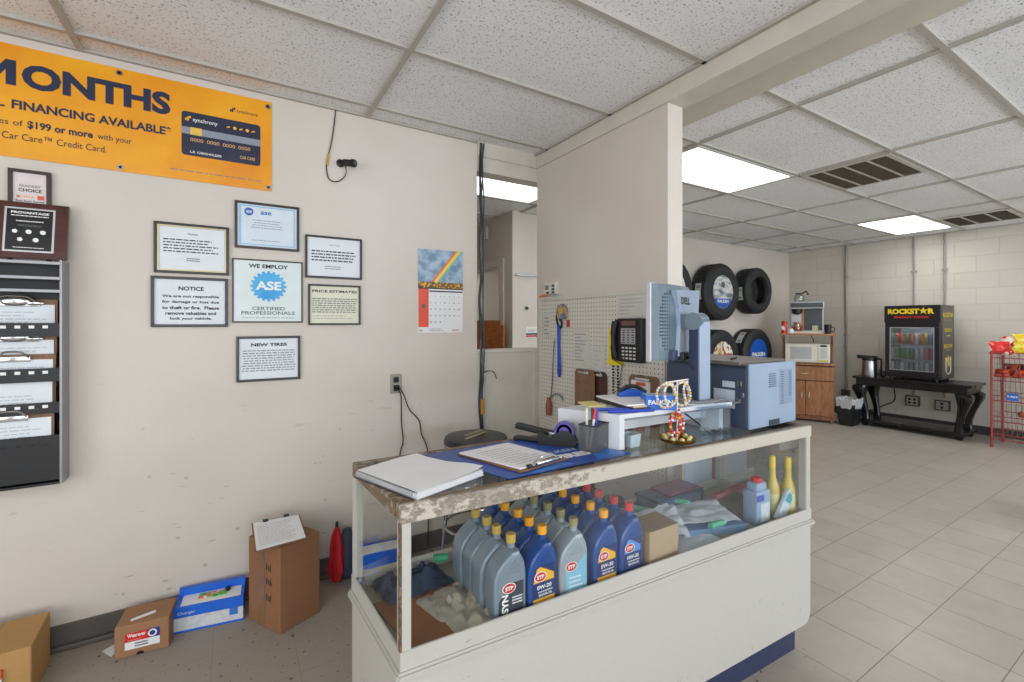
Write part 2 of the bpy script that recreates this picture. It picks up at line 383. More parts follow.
def text(parent, s, at, xd, yd, mat, height=None, width=None, bold=0.0, align='L', name='lettering', bm=None):
    """flat lettering; at = baseline-left corner (or centre, or right) of the ink"""
    me = text_mesh(s, bold); vs = [v.co.copy() for v in me.vertices]
    x0 = min(v.x for v in vs); x1 = max(v.x for v in vs); y0 = min(v.y for v in vs); y1 = max(v.y for v in vs)
    ky = height/(y1-y0) if height else width/(x1-x0)
    kx = width/(x1-x0) if width else ky
    xd = Vector(xd).normalized(); yd = Vector(yd).normalized(); at = Vector(at)
    ox = {'L': 0, 'C': (x1-x0)*kx/2, 'R': (x1-x0)*kx}[align]
    own = bm is None
    if own: bm = nb()
    nv = [bm.verts.new(at+xd*((v.x-x0)*kx-ox)+yd*((v.y-y0)*ky)) for v in vs]
    for pl in me.polygons:
        try: bm.faces.new([nv[i] for i in pl.vertices])
        except ValueError: pass
    bpy.data.meshes.remove(me)
    if own:
        if parent is not None and OFF.get(parent.name) and OFF[parent.name].length > 0:
            bmesh.ops.translate(bm, verts=bm.verts[:], vec=-OFF[parent.name])
        m = bpy.data.meshes.new(name); bm.to_mesh(m); bm.free(); m.materials.append(mat)
        o = bpy.data.objects.new(name, m); COL.objects.link(o); o.parent = parent; return o
def quad(bm, at, xd, yd, w_, h_):
    at = Vector(at); xd = Vector(xd).normalized()*w_; yd = Vector(yd).normalized()*h_
    bm.faces.new([bm.verts.new(p) for p in (at, at+xd, at+xd+yd, at+yd)])
def scribble(parent, at, xd, yd, w_, h_, rows, mat, fill=.55, seed=1, ragged=.25, name='printed_text', center=False):
    """rows of tiny word-shaped dashes, too small to read in the photo"""
    rnd = random.Random(seed); bm = nb(); xdv = Vector(xd).normalized(); ydv = Vector(yd).normalized(); at = Vector(at)
    rh = h_/rows
    for r in range(rows):
        L = w_*(1-rnd.random()*ragged); x = (w_-L)/2 if center else 0; end = x+L
        while x < end:
            wl = min(rnd.uniform(.03, .11)*w_, end-x)
            if wl < .01*w_: break
            quad(bm, at+xdv*x+ydv*(h_-(r+.8)*rh), xd, yd, wl, rh*fill); x += wl+.018*w_
    return part(parent, name, bm, mat)

# ================================================================== THE ROOM
CZ = 2.59; LY = 2.68; FX = 8.03; FY = 4.12
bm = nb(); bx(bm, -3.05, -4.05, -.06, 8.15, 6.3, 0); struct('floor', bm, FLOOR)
bm = nb(); bx(bm, -3.05, -4.05, CZ+.008, 8.15, 6.3, CZ+.06); struct('ceiling', bm, TILE)
bm = nb(); bx(bm, -3.0, LY, 0, 1.371, LY+.11, CZ+.01); struct('wall_left', bm, WALL)
bm = nb(); bx(bm, 2.53, FY, 0, FX, FY+.12, CZ+.01); struct('wall_far_left', bm, WALL)
bm = nb(); bx(bm, FX, -4, 0, FX+.12, FY+.12, CZ+.01); struct('wall_back', bm, BLOCK)
bm = nb(); bx(bm, 1.85, 1.53, 0, 1.962, LY, 2.505, .004); struct('wall_partition', bm, WALL)
bm = nb(); bx(bm, 1.371, LY, 0, 1.85, LY+.09, 1.20); 
struct('wall_pony', bm, M('pony wall paint', '#cbc5ba', .5))
bm = nb(); bx(bm, 1.371, LY-.014, 1.20, 1.85, LY+.102, 1.222, .004); struct('trim_7', bm, TRIMM)
bm = nb(); bx(bm, 1.812, LY-.014, 0, 1.85, LY, 1.2, .003); struct('trim_8', bm, TRIMM)
# hallway walls: the one with the doorway, the end and the far side
bm = nb(); bx(bm, 2.53, FY+.12, 0, 2.64, 4.36, CZ+.01); bx(bm, 2.53, 5.10, 0, 2.64, 6.2, CZ+.01); bx(bm, 2.53, 4.36, 2.04, 2.64, 5.10, CZ+.01); struct('wall_hall', bm, WALL)
bm = nb(); bx(bm, 1.26, LY+.11, 0, 1.371, 6.2, CZ+.01); struct('wall_hall_side', bm, WALL)
bm = nb(); bx(bm, 1.26, 6.2, 0, 4.2, 6.3, CZ+.01); struct('wall_hall_end', bm, WALL)
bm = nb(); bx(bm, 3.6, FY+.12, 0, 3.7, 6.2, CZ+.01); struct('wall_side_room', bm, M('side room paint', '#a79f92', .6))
bm = nb()
bx(bm, 2.51, 4.29, 0, 2.66, 4.372, 2.026, .002); bx(bm, 2.51, 5.088, 0, 2.66, 5.17, 2.026, .002); bx(bm, 2.51, 4.29, 2.026, 2.66, 5.17, 2.11, .002)
struct('door_1', bm, TRIMM)
# rear walls with their shop windows (behind the viewer)
bm = nb()
bx(bm, -3.0, -4.05, 0, 8.15, -3.98, .45); bx(bm, -3.0, -4.05, 2.45, 8.15, -3.98, CZ+.01)
for x in (-3.0, 1.0, 7.6): bx(bm, x, -4.05, .45, x+.7, -3.98, 2.45)
struct('wall_front', bm, WALL)
bm = nb(); bx(bm, -3.08, -4, 0, -3.0, LY, .45); bx(bm, -3.08, -4, 2.45, -3.0, LY, CZ+.01); bx(bm, -3.08, -4, .45, -3.0, -3.3, 2.45); bx(bm, -3.08, .95, .45, -3.0, LY, 2.45)
struct('wall_right', bm, WALL)
n = 0
for (a, b) in ((-2.3, 1.0), (1.7, 7.6)):
    n += 1; bm = nb(); k = 2 if n == 1 else 4
    for i in range(k+1):
        x = a+(b-a-.05)*i/k; bx(bm, x, -4.03, .45, x+.05, -3.99, 2.45)
    bx(bm, a, -4.03, .45, b, -3.99, .5); bx(bm, a, -4.03, 2.4, b, -3.99, 2.45)
    struct('window_%d' % n, bm, M('aluminium frame', '#8f9194', .4, .8))
bm = nb()
for i in range(4):
    y = -3.3+4.2*i/3; bx(bm, -3.06, y, .45, -3.02, y+.05, 2.45)
bx(bm, -3.06, -3.3, .45, -3.02, .95, .5); bx(bm, -3.06, -3.3, 2.4, -3.02, .95, 2.45)
struct('window_3', bm, M('aluminium frame', '#8f9194', .4, .8))
# dropped beam on the partition line, header over the hall opening
bm = nb(); bx(bm, 1.838, -4, 2.50, 1.975, 2.79, CZ+.01, .003); struct('trim_1', bm, TRIMM)
bm = nb(); bx(bm, 1.975, -4, 2.555, 2.265, 2.79, CZ+.01, .003); struct('trim_2', bm, TRIMM)
bm = nb(); bx(bm, 1.371, LY, 2.405, 1.962, LY+.11, CZ+.01); bx(bm, 1.371, LY-.012, 2.50, 1.838, LY, CZ+.01, .003); struct('trim_3', bm, TRIMM)
# ceiling grids
bm = nb()
for y in (.70, 1.31, 1.92, 2.53, .09, -.52, -1.13, -1.74, -2.35, -2.96, -3.57): bx(bm, -3.0, y-.012, CZ-.006, 1.838, y+.012, CZ+.012)
for x in (-3.0+.01, -1.785, -.567, .657): bx(bm, x-.012, -4, CZ-.0065, x+.012, LY, CZ+.012)
bx(bm, -3, LY-.02, CZ-.006, 1.371, LY, CZ+.012); bx(bm, 1.818, -4, CZ-.006, 1.84, LY, CZ+.012)
struct('trim_4', bm, GRID)
bm = nb()
for y in (.70, 1.31, 1.92, 2.53, 3.14, 3.75, .09, -.52, -1.13, -1.74, -2.35, -2.96, -3.57): bx(bm, 2.265, y-.012, CZ-.006, FX, y+.012, CZ+.012)
for x in (2.63, 3.87, 5.11, 6.35, 7.59): bx(bm, x-.012, -4, CZ-.0065, x+.012, FY, CZ+.012)
bx(bm, 2.265, -4, CZ-.006, 2.285, 2.79, CZ+.012); bx(bm, FX-.02, -4, CZ-.006, FX, FY, CZ+.012); bx(bm, 2.64, FY-.02, CZ-.006, FX, FY, CZ+.012)
struct('trim_5', bm, GRID)
bm = nb()
for y in (3.14, 3.78, 4.4, 5.0, 5.6): bx(bm, 1.371, y-.012, CZ-.006, 2.63 if y < 4 else 2.53, y+.012, CZ+.012)
bx(bm, 1.43, LY+.11, CZ-.0065, 1.455, 6.2, CZ+.012)
struct('trim_6', bm, GRID)
# baseboards
bm = nb(); bx(bm, -3, LY-.008, 0, 1.371, LY, .105, .002); bx(bm, -3, LY-.03, 0, .9, LY-.006, .022, .006); struct('baseboard_left', bm, BASEB)
bm = nb(); bx(bm, FX-.01, -4, 0, FX, FY, .105, .002); struct('baseboard_back', bm, M('dark baseboard', '#3b3836', .5))
bm = nb(); bx(bm, 2.53, FY-.01, 0, FX-.01, FY, .105, .002); struct('baseboard_far_left', bm, BASEB)
# surface conduits on the block wall
for i, (y, z0) in enumerate(((3.27, .34), (2.46, .40), (2.14, .41))):
    bm = nb(); cyl(bm, (FX-.014, y, z0), (FX-.014, y, CZ), .014 if i else .02, seg=10)
    for z in (1.2, 2.1): bx(bm, FX-.03, y-.03, z, FX, y+.03, z+.02)
    solo('conduit', bm, M('painted conduit', '#c0bab0' if i else '#99948c', .5), ['pipe conduit running down the block wall to beside the bin', 'thin painted conduit dropping behind the drinks cooler to the four-gang outlet', 'thin painted conduit dropping behind the side panel of the drinks cooler'][i], 'conduit', smooth=True)

# ceiling lights and vents
def ceiling_light(x0, x1, y0, y1, label, strength):
    t = thing('ceiling_light', label, 'light', ((x0+x1)/2, (y0+y1)/2, CZ-.012), world=True)
    bm = nb()
    for a in ((x0, y0, x1, y0+.022), (x0, y1-.022, x1, y1), (x0, y0+.022, x0+.022, y1-.022), (x1-.022, y0+.022, x1, y1-.022)): bx(bm, a[0], a[1], CZ-.010, a[2], a[3], CZ+.006)
    part(t, 'frame', bm, M('white enamel', '#d8d8d4', .4))
    m, ns, lk, p = nmat('prismatic lens')
    tc = node(ns, 'ShaderNodeTexCoord'); g = node(ns, 'ShaderNodeTexNoise', i_Scale=45.0, i_Detail=1.0); lk.new(tc.outputs['Object'], g.inputs['Vector'])
    b = node(ns, 'ShaderNodeBump', i_Strength=.3); lk.new(g.outputs[0], b.inputs['Height']); lk.new(b.outputs[0], p.inputs['Normal'])
    # two tubes behind the lens glow through it
    sx = node(ns, 'ShaderNodeSeparateXYZ'); lk.new(tc.outputs['Object'], sx.inputs[0])
    ab = node(ns, 'ShaderNodeMath', operation='ABSOLUTE'); lk.new(sx.outputs['Y'], ab.inputs[0])
    d = node(ns, 'ShaderNodeMath', operation='SUBTRACT', i_1=.13); lk.new(ab.outputs[0], d.inputs[0])
    d2 = node(ns, 'ShaderNodeMath', operation='ABSOLUTE'); lk.new(d.outputs[0], d2.inputs[0])
    mr = node(ns, 'ShaderNodeMapRange'); mr.inputs[1].default_value = 0; mr.inputs[2].default_value = .17; mr.inputs[3].default_value = strength; mr.inputs[4].default_value = strength*.42
    lk.new(d2.outputs[0], mr.inputs[0]); lk.new(mr.outputs[0], p.inputs['Emission Strength'])
    p.inputs['Base Color'].default_value = rgb('#e8e8e2'); p.inputs['Emission Color'].default_value = rgb('#fafbfa')
    bm = nb(); bx(bm, x0+.022, y0+.022, CZ-.004, x1-.022, y1-.022, CZ+.005); part(t, 'diffuser', bm, m)
    return t
ceiling_light(2.645, 3.855, 1.935, 2.515, 'lit fluorescent panel in the ceiling beside the white partition wall', 8.0)
ceiling_light(6.365, 7.575, 1.935, 2.515, 'lit fluorescent panel in the ceiling above the drinks cooler', 10.5)
ceiling_light(1.47, 2.50, 3.16, 3.76, 'lit fluorescent panel over the hallway seen above the low wall', 3.0)
for i, (x, y) in enumerate(((-1.77, -.52), (.05, -1.74))):  # extra panels behind the viewer, added to brighten the customer side
    ceiling_light(x, x+1.18, y+.015, y+.595, ['fluorescent ceiling panel over the customer side, by the side windows', 'fluorescent ceiling panel over the customer side, by the front windows'][i], 7.0)
ceiling_light(3.885, 5.095, -1.115, -.535, 'fluorescent panel in the large room, by the front windows', 9.0)  # this and the next two: out-of-view panels added to brighten the large room
ceiling_light(5.125, 6.335, .105, .685, 'fluorescent panel in the large room, over the waiting area', 9.0)
ceiling_light(6.365, 7.575, -1.725, -1.145, 'fluorescent panel in the large room, near the block wall and windows', 9.0)
ceiling_light(2.75, 3.35, 4.5, 5.1, 'fluorescent panel of the side room beyond the hallway doorway', 14.0)  # added out of sight so the doorway does not go dark
def louvre_vent(x0, x1, y0, y1, label, n, slat, bars):
    t = thing('ceiling_vent', label, 'vent', ((x0+x1)/2, (y0+y1)/2, CZ-.012), world=True)
    bm = nb(); bx(bm, x0+.03, y0+.03, CZ-.001, x1-.03, y1-.03, CZ+.006); part(t, 'backing', bm, M('dark duct', '#2b2622', .8))
    bm = nb()
    for a in ((x0, y0, x1, y0+.03), (x0, y1-.03, x1, y1), (x0, y0+.03, x0+.03, y1-.03), (x1-.03, y0+.03, x1, y1-.03)): bx(bm, a[0], a[1], CZ-.012, a[2], a[3], CZ+.003)
    for k in range(1, bars):
        y = y0+(y1-y0)*k/bars; bx(bm, x0+.03, y-.008, CZ-.012, x1-.03, y+.008, CZ+.001)
    part(t, 'frame', bm, M('vent enamel', '#c4c0b8', .4))
    bm = nb()
    for k in range(n):
        x = x0+.04+(x1-x0-.08)*k/(n-1); bx(bm, x-.008, y0+.03, CZ-.008, x+.008, y1-.03, CZ-.006, rot=('Y', slat))
    part(t, 'grille', bm, M('vent louvre', '#5e574e', .5, .3))
louvre_vent(3.90, 4.62, 1.33, 1.91, 'dark return air vent with four bays in the ceiling', 22, .6, 4)
louvre_vent(6.86, 7.56, 1.33, 1.91, 'louvred supply air vent in the ceiling by the block wall', 9, .5, 3)

# ================================================================== THINGS ON THE LEFT WALL (plane y = LY)
XD, ZD = (1, 0, 0), (0, 0, 1)
def wtext(p, s, x, z, mat, h=None, w_=None, bold=0, align='L', y=None, name='lettering'):
    return text(p, s, (x, y, z), XD, ZD, mat, h, w_, bold, align, name)
# --- banner
t = thing('banner', 'yellow financing banner with a printed credit card on the wall', 'banner', (-.5, LY, 2.09), world=True)
bm = nb()
bx(bm, -1.25, LY-.006, 2.085, .171, LY-.002, 2.548)
m_b = M('yellow vinyl banner', '#efa91c', .38, var=.1, scale=3, hex2='#e08a10', bump=.35, bscale=6)
part(t, 'vinyl_sheet', bm, m_b)
y = LY-.0075
wtext(t, 'ONTHS', -.252, 2.378, NAVY, .105, .497, .045, 'R', y); bm = nb(); [bm.faces.new([bm.verts.new((-.765+p[0], y, 2.380+p[1])) for p in q]) for q in (((0, 0), (-.030, 0), (-.030, .103), (0, .103)), ((-.030, .103), (-.030, .062), (-.068, .0), (-.076, .028)), ((-.076, .028), (-.068, .0), (-.106, .062), (-.106, .103)), ((-.106, 0), (-.136, 0), (-.136, .103), (-.106, .103)))]; part(t, 'lettering', bm, NAVY)
wtext(t, 'FINANCING AVAILABLE*', -.250, 2.284, NAVY, .040, .528, .03, 'R', y); wtext(t, 'L', -.798, 2.286, NAVY, .036, None, .03, 'R', y)
wtext(t, '$199 or more', -.732, 2.208, NAVY, .036, .205, .03, 'L', y)
wtext(t, 'with your', -.512, 2.2065, NAVY, .034, .118, .0, 'L', y)
wtext(t, 'es of', -.745, 2.216, NAVY, .024, .07, .0, 'R', y)
wtext(t, 'Car Care\u2122 Credit Card.', -.806, 2.158, NAVY, .029, .325, .0, 'L', y)
bm = nb()
pts = []
for cx, cz, a0 in ((.119-.014, 2.206+.014, -90), (.119-.014, 2.415-.014, 0), (-.21+.014, 2.415-.014, 90), (-.21+.014, 2.206+.014, 180)):
    for k in range(5): a = math.radians(a0+k*22.5); pts.append((cx+.014*math.cos(a), cz+.014*math.sin(a)))
prism(bm, pts, lambda a, b: (a, y, b), lambda a, b: (a, y+.001, b))
card = part(t, 'printed_card', bm, M('card navy', '#232842', .4, var=.2, scale=20))
y2 = y-.001
bm = nb(); quad(bm, (-.21, y2, 2.307), XD, ZD, .329, .033); part(card, 'stripe', bm, M('card stripe', '#8c93a0', .4))
bm = nb(); quad(bm, (-.176, y2-.0005, 2.306), XD, ZD, .046, .036); part(card, 'chip', bm, M('card chip', '#e8bd52', .4))
wtext(card, 'synchrony', -.166, 2.366, WHITE, .024, .10, .01, 'L', y2)
bm = nb()
for k, (dx, dz, hh) in enumerate(((-.03, 0, .012), (-.022, .0, .02), (-.014, .012, .012))): quad(bm, (-.166+dx, y2, 2.371+dz), XD, ZD, .0065, hh)
part(card, 'logo', bm, M('logo gold', '#f0b32c', .4))
for k in range(4): wtext(card, '0000', -.176+k*.066, 2.2745, M('card numerals', '#cfa56a', .4), .017, .052, .01, 'L', y2)
wtext(card, 'L.R. CARDHOLDER', -.176, 2.2185, WHITE, .011, .128, .02, 'L', y2)
wtext(card, 'CAR CARE', .029, 2.228, M('card numerals', '#cfa56a', .4), .016, .066, .02, 'L', y2)
bm = nb()
for k in range(5):
    x = -.02+k*.027
    if k % 2: lathe(bm, [(0, 0), (.008, 0), (.008, .0004), (0, .0004)], (x, y2-.0004, 2.376), 12, 'Y')
    else: quad(bm, (x-.008, y2, 2.370), (1, 0, .35), ZD, .015, .007)
part(card, 'icon_print', bm, M('logo gold', '#f0b32c', .4))
wtext(t, 'synchrony', .014, 2.453, NAVY, .022, .094, .0, 'L', y)
bm = nb()
for k, (dx, dz, hh) in enumerate(((-.034, 0, .012), (-.026, .0, .02), (-.018, .012, .012))): quad(bm, (.02+dx, y, 2.456+dz), XD, ZD, .0065, hh)
part(t, 'logo', bm, NAVY)
scribble(t, (-.254, y, 2.126), XD, ZD, .375, .007, 1, GREYINK, .6, 3, 0)
bm = nb()
for gx, gz in ((-.438, 2.527), (-.434, 2.103), (.153, 2.521), (.156, 2.103)): lathe(bm, [(.006, 0), (.006, -.003), (.012, -.003), (.012, 0)], (gx, LY-.006, gz), 14, 'Y')
part(t, 'grommet_ring', bm, STEEL, True)

# --- framed notices
def frame(x0, x1, z0, z1, label, fm, bw=.011, dep=.016, paper=PAPER2, mat_m=None, group='framed notices on the cream wall', name='framed_notice'):
    t = thing(name, label, 'framed notice', ((x0+x1)/2, LY, z0), world=True, group=group)
    bm = nb(); y0, y1 = LY-dep, LY-.0005
    for a in ((x0, z0, x1, z0+bw), (x0, z1-bw, x1, z1), (x0, z0+bw, x0+bw, z1-bw), (x1-bw, z0+bw, x1, z1-bw)): bx(bm, a[0], y0, a[1], a[2], y1, a[3], .0015)
    part(t, 'frame', bm, fm)
    bm = nb(); bx(bm, x0+bw, LY-.007, z0+bw, x1-bw, LY-.001, z1-bw); part(t, 'sheet', bm, paper)
    return t, LY-.0078
FB = M('black frame moulding', '#1b1718', .35); FD = M('dark walnut frame', '#2c1a17', .35); CERT = M('pale blue certificate', '#d3dde6', .6)
t, y = frame(-.315, -.018, 1.636, 1.875, 'small-print notice in a double black and gold frame, above the bold notice', FB)
bm = nb()
for a in ((-.302, 1.649, -.031, 1.655), (-.302, 1.856, -.031, 1.862), (-.302, 1.655, -.296, 1.856), (-.037, 1.655, -.031, 1.856)): bx(bm, a[0], y-.004, a[1], a[2], y+.002, a[3])
part(t, 'gold_inlay', bm, M('gold fillet', '#b9ad7d', .35, .4))
wtext(t, 'Notice', -.166, 1.822, INK, .010, None, .01, 'C', y); scribble(t, (-.280, y, 1.735), XD, ZD, .225, .07, 5, INK, .38, 5)
scribble(t, (-.19, y, 1.695), XD, ZD, .065, .02, 2, INK, .4, 6)
t, y = frame(.006, .301, 1.780, 2.017, 'certificate with a pale blue border and round blue emblem in a walnut frame', FD, .012, paper=CERT)
bm = nb()
for a in ((.026, 1.80, .034, 2.0), (.274, 1.80, .280, 2.0), (.034, 1.80, .274, 1.805), (.034, 1.994, .274, 2.0)): quad(bm, (a[0], y, a[1]), XD, ZD, a[2]-a[0], a[3]-a[1])
part(t, 'border_print', bm, M('light blue print', '#8fbfe6', .5))
bm = nb(); lathe(bm, [(0, 0), (.020, 0), (.020, .0005), (0, .0005)], (.068, y-.0005, 1.967), 20, 'Y'); e = part(t, 'emblem', bm, BLUEINK)
wtext(e, 'ase', .068, 1.960, WHITE, .013, .024, .02, 'C', y-.0012)
wtext(t, 'ase', .145, 1.958, BLUEINK, .017, .05, .02, 'C', y)
scribble(t, (.07, y, 1.885), XD, ZD, .16, .05, 4, GREYINK, .28, 9, .4, center=True); scribble(t, (.08, y, 1.82), XD, ZD, .15, .012, 1, GREYINK, .3, 10)
t, y = frame(-.326, -.022, 1.381, 1.620, 'bold-lettered notice about damage or loss in a black frame', FB, .013)
wtext(t, 'NOTICE', -.172, 1.555, INK, .020, .100, .03, 'C', y)
for k, s in enumerate(('We are not responsible', 'for damage or loss due', 'to theft or fire.  Please', 'remove valuables and', 'lock your vehicle.')):
    wtext(t, s, -.172, 1.518-k*.0265, INK, .0165, .225 if k < 3 else (.2 if k == 3 else .165), .03, 'C', y)
t, y = frame(-.005, .318, 1.402, 1.726, 'square employer sign with a blue gear emblem in a thin dark frame', FD, .007, .012, paper=M('pale sign card', '#d9e2e2', .5))
wtext(t, 'WE EMPLOY', .157, 1.682, INK, .021, .18, .03, 'C', y)
bm = nb(); pts = []
for k in range(20):
    a = 2*PI*k/20
    for da, rr in ((-.11, .072), (-.07, .083), (.07, .083), (.11, .072)): pts.append((.157+rr*math.cos(a+da), 1.590+rr*math.sin(a+da)*.95))
prism(bm, pts, lambda a, b: (a, y, b), lambda a, b: (a, y+.0005, b))
e = part(t, 'gear_emblem', bm, M('gear blue', '#2b93d6', .5, var=.3, scale=10, hex2='#54b4e4'))
wtext(e, 'ASE', .157, 1.570, WHITE, .046, .118, .035, 'C', y-.0008)
wtext(t, 'CERTIFIED', .157, 1.466, M('green grey print', '#5f6f66', .5), .018, .15, .02, 'C', y); wtext(t, 'PROFESSIONALS', .157, 1.443, M('green grey print', '#5f6f66', .5), .018, .245, .02, 'C', y)
scribble(t, (.04, y, 1.422), XD, ZD, .235, .012, 1, M('faint green print', '#a9bdb0', .5), .5, 4, 0)
t, y = frame(.330, .628, 1.646, 1.878, 'short typed notice in a black frame, above the price notice', FB)
wtext(t, 'NOTICE', .480, 1.826, GREYINK, .009, .055, .0, 'C', y); scribble(t, (.362, y, 1.738), XD, ZD, .235, .066, 4, INK, .42, 12, .1)
scribble(t, (.43, y, 1.695), XD, ZD, .09, .024, 2, GREYINK, .4, 13)
t, y = frame(.345, .620, 1.389, 1.612, 'densely printed price notice in a black frame, under the typed notice', FB, .010, paper=M('ivory card', '#dedcc6', .6))
wtext(t, 'PRICE ESTIMATES', .483, 1.568, INK, .014, .235, .03, 'C', y); scribble(t, (.366, y, 1.455), XD, ZD, .235, .085, 7, GREYINK, .5, 14, .08)
scribble(t, (.37, y, 1.42), XD, ZD, .22, .028, 2, M('pale print', '#b8b8a8', .5), .4, 15)
t, y = frame(.013, .306, 1.101, 1.332, 'new tires notice in a black frame, hung lowest below the gear sign', FB, .012)
wtext(t, 'NEW TIRES', .160, 1.280, INK, .016, .165, .04, 'C', y); scribble(t, (.035, y, 1.150), XD, ZD, .25, .115, 9, GREYINK, .42, 16, .12, center=True)

# --- calendar
t = thing('wall_calendar', 'wall calendar with a rainbow picture above a red and white month sheet', 'calendar', (1.115, LY, 1.34), world=True)
bm = nb(); bx(bm, .966, LY-.004, 1.34, 1.266, LY-.001, 1.617); part(t, 'month_sheet', bm, PAPER)
m, ns, lk, p = nmat('rainbow photograph')
tc = node(ns, 'ShaderNodeTexCoord'); sx = node(ns, 'ShaderNodeSeparateXYZ'); lk.new(tc.outputs['Object'], sx.inputs[0])
nz = node(ns, 'ShaderNodeTexNoise', i_Scale=18.0); lk.new(tc.outputs['Object'], nz.inputs['Vector'])
rs = ramp(ns, [(.4, rgb('#6d89a3')), (.62, rgb('#a3b8ca'))]); lk.new(nz.outputs[0], rs.inputs[0])
# distance across the bow: a line climbing to the right
ml = node(ns, 'ShaderNodeMath', operation='MULTIPLY_ADD', i_1=-1.24); lk.new(sx.outputs['X'], ml.inputs[0]); lk.new(sx.outputs['Z'], ml.inputs[2])
mr = node(ns, 'ShaderNodeMapRange'); mr.inputs[1].default_value = .325; mr.inputs[2].default_value = .40; lk.new(ml.outputs[0], mr.inputs[0])
rb = ramp(ns, [(0, (.1, .1, .1, 1)), (.1, rgb('#8f9fd0')), (.3, rgb('#86c46a')), (.5, rgb('#f0df4a')), (.7, rgb('#f0a040')), (.9, rgb('#dd5040'))]); lk.new(mr.outputs[0], rb.inputs[0])
g1 = node(ns, 'ShaderNodeMath', operation='COMPARE', i_1=.5, i_2=.46); lk.new(mr.outputs[0], g1.inputs[0])
mx = node(ns, 'ShaderNodeMixRGB'); lk.new(g1.outputs[0], mx.inputs[0]); lk.new(rs.outputs[0], mx.inputs[1]); lk.new(rb.outputs[0], mx.inputs[2])
gl = node(ns, 'ShaderNodeMath', operation='LESS_THAN', i_1=.315); lk.new(sx.outputs['Z'], gl.inputs[0])
gn = ramp(ns, [(.42, rgb('#5b4a2a')), (.5, rgb('#c8922e')), (.6, rgb('#e0b040'))], 'CONSTANT'); n9 = node(ns, 'ShaderNodeTexNoise', i_Scale=90.0); lk.new(tc.outputs['Object'], n9.inputs['Vector']); lk.new(n9.outputs[0], gn.inputs[0])
mx2 = node(ns, 'ShaderNodeMixRGB'); lk.new(gl.outputs[0], mx2.inputs[0]); lk.new(mx.outputs[0], mx2.inputs[1]); lk.new(gn.outputs[0], mx2.inputs[2]); lk.new(mx2.outputs[0], p.inputs['Base Color'])
RB_M = m
bm = nb(); bx(bm, .966, LY-.005, 1.617, 1.266, LY-.001, 1.858); part(t, 'picture_sheet', bm, RB_M)
y = LY-.0048
bm = nb(); quad(bm, (.967, y, 1.375), XD, ZD, .066, .240); part(t, 'red_panel', bm, M('red orange print', '#e2513a', .5))
bm = nb(); lathe(bm, [(0, 0), (.014, 0), (.014, .0004), (0, .0004)], (1.0, y-.0006, 1.505), 14, 'Y'); part(t, 'dark_spot_print', bm, M('olive print', '#5d6150', .5))
wtext(t, '365', .972, 1.350, INK, .010, None, .02, 'L', y)
bm = nb(); quad(bm, (1.036, y, 1.594), XD, ZD, .228, .008); part(t, 'weekday_strip', bm, INK)
bm = nb(); num = 1
for r in range(5):
    for c in range(7):
        if (r == 0 and c < 1) or num > 30: continue
        text(None, str(num), (1.047+c*.0315, y, 1.562-r*.040), XD, ZD, None, .009, None, .02, 'C', bm=bm); num += 1
part(t, 'number_print', bm, INK)
scribble(t, (1.04, y, 1.349), XD, ZD, .1, .02, 2, GREYINK, .35, 22); scribble(t, (1.19, y, 1.349), XD, ZD, .06, .012, 1, REDINK, .5, 23)
bm = nb(); bx(bm, .966, LY-.006, 1.612, 1.266, LY-.001, 1.619); part(t, 'binding', bm, INK)

# --- small security camera with its cable
t = thing('security_camera', 'small black wall camera with looping cable below the ceiling', 'camera', (.54, LY, 2.29), world=True)
bm = nb(); lathe(bm, [(0, 0), (.022, 0), (.022, -.006), (.012, -.012), (0, -.012)], (.512, LY-.001, 2.295), 18, 'Y'); cyl(bm, (.512, LY-.01, 2.295), (.528, LY-.045, 2.292), .007); part(t, 'mount', bm, BLACK, True)
bm = nb(); cyl(bm, (.528, LY-.030, 2.294), (.562, LY-.085, 2.280), .019); cyl(bm, (.560, LY-.082, 2.281), (.568, LY-.095, 2.277), .023, .021); part(t, 'housing', bm, BLACK, True)
bm = nb(); sph(bm, (.570, LY-.097, 2.277), .013); part(t, 'lens', bm, M('lens glass', '#39404a', .08), True)
bm = nb(); tube(bm, smooth_path([(.486, LY-.01, 2.588), (.478, LY-.008, 2.50), (.462, LY-.008, 2.388), (.443, LY-.008, 2.31), (.438, LY-.008, 2.25), (.452, LY-.01, 2.195), (.490, LY-.012, 2.186), (.528, LY-.012, 2.215), (.54, LY-.02, 2.25), (.53, LY-.03, 2.283)]), .0030, 6)
cb = part(t, 'cable', bm, BLACK, True)
bm = nb(); cyl(bm, (.450, LY-.008, 2.335), (.441, LY-.008, 2.27), .006); part(cb, 'connector', bm, M('yellow sleeve', '#c39a2c', .5), label='yellow cable connector')
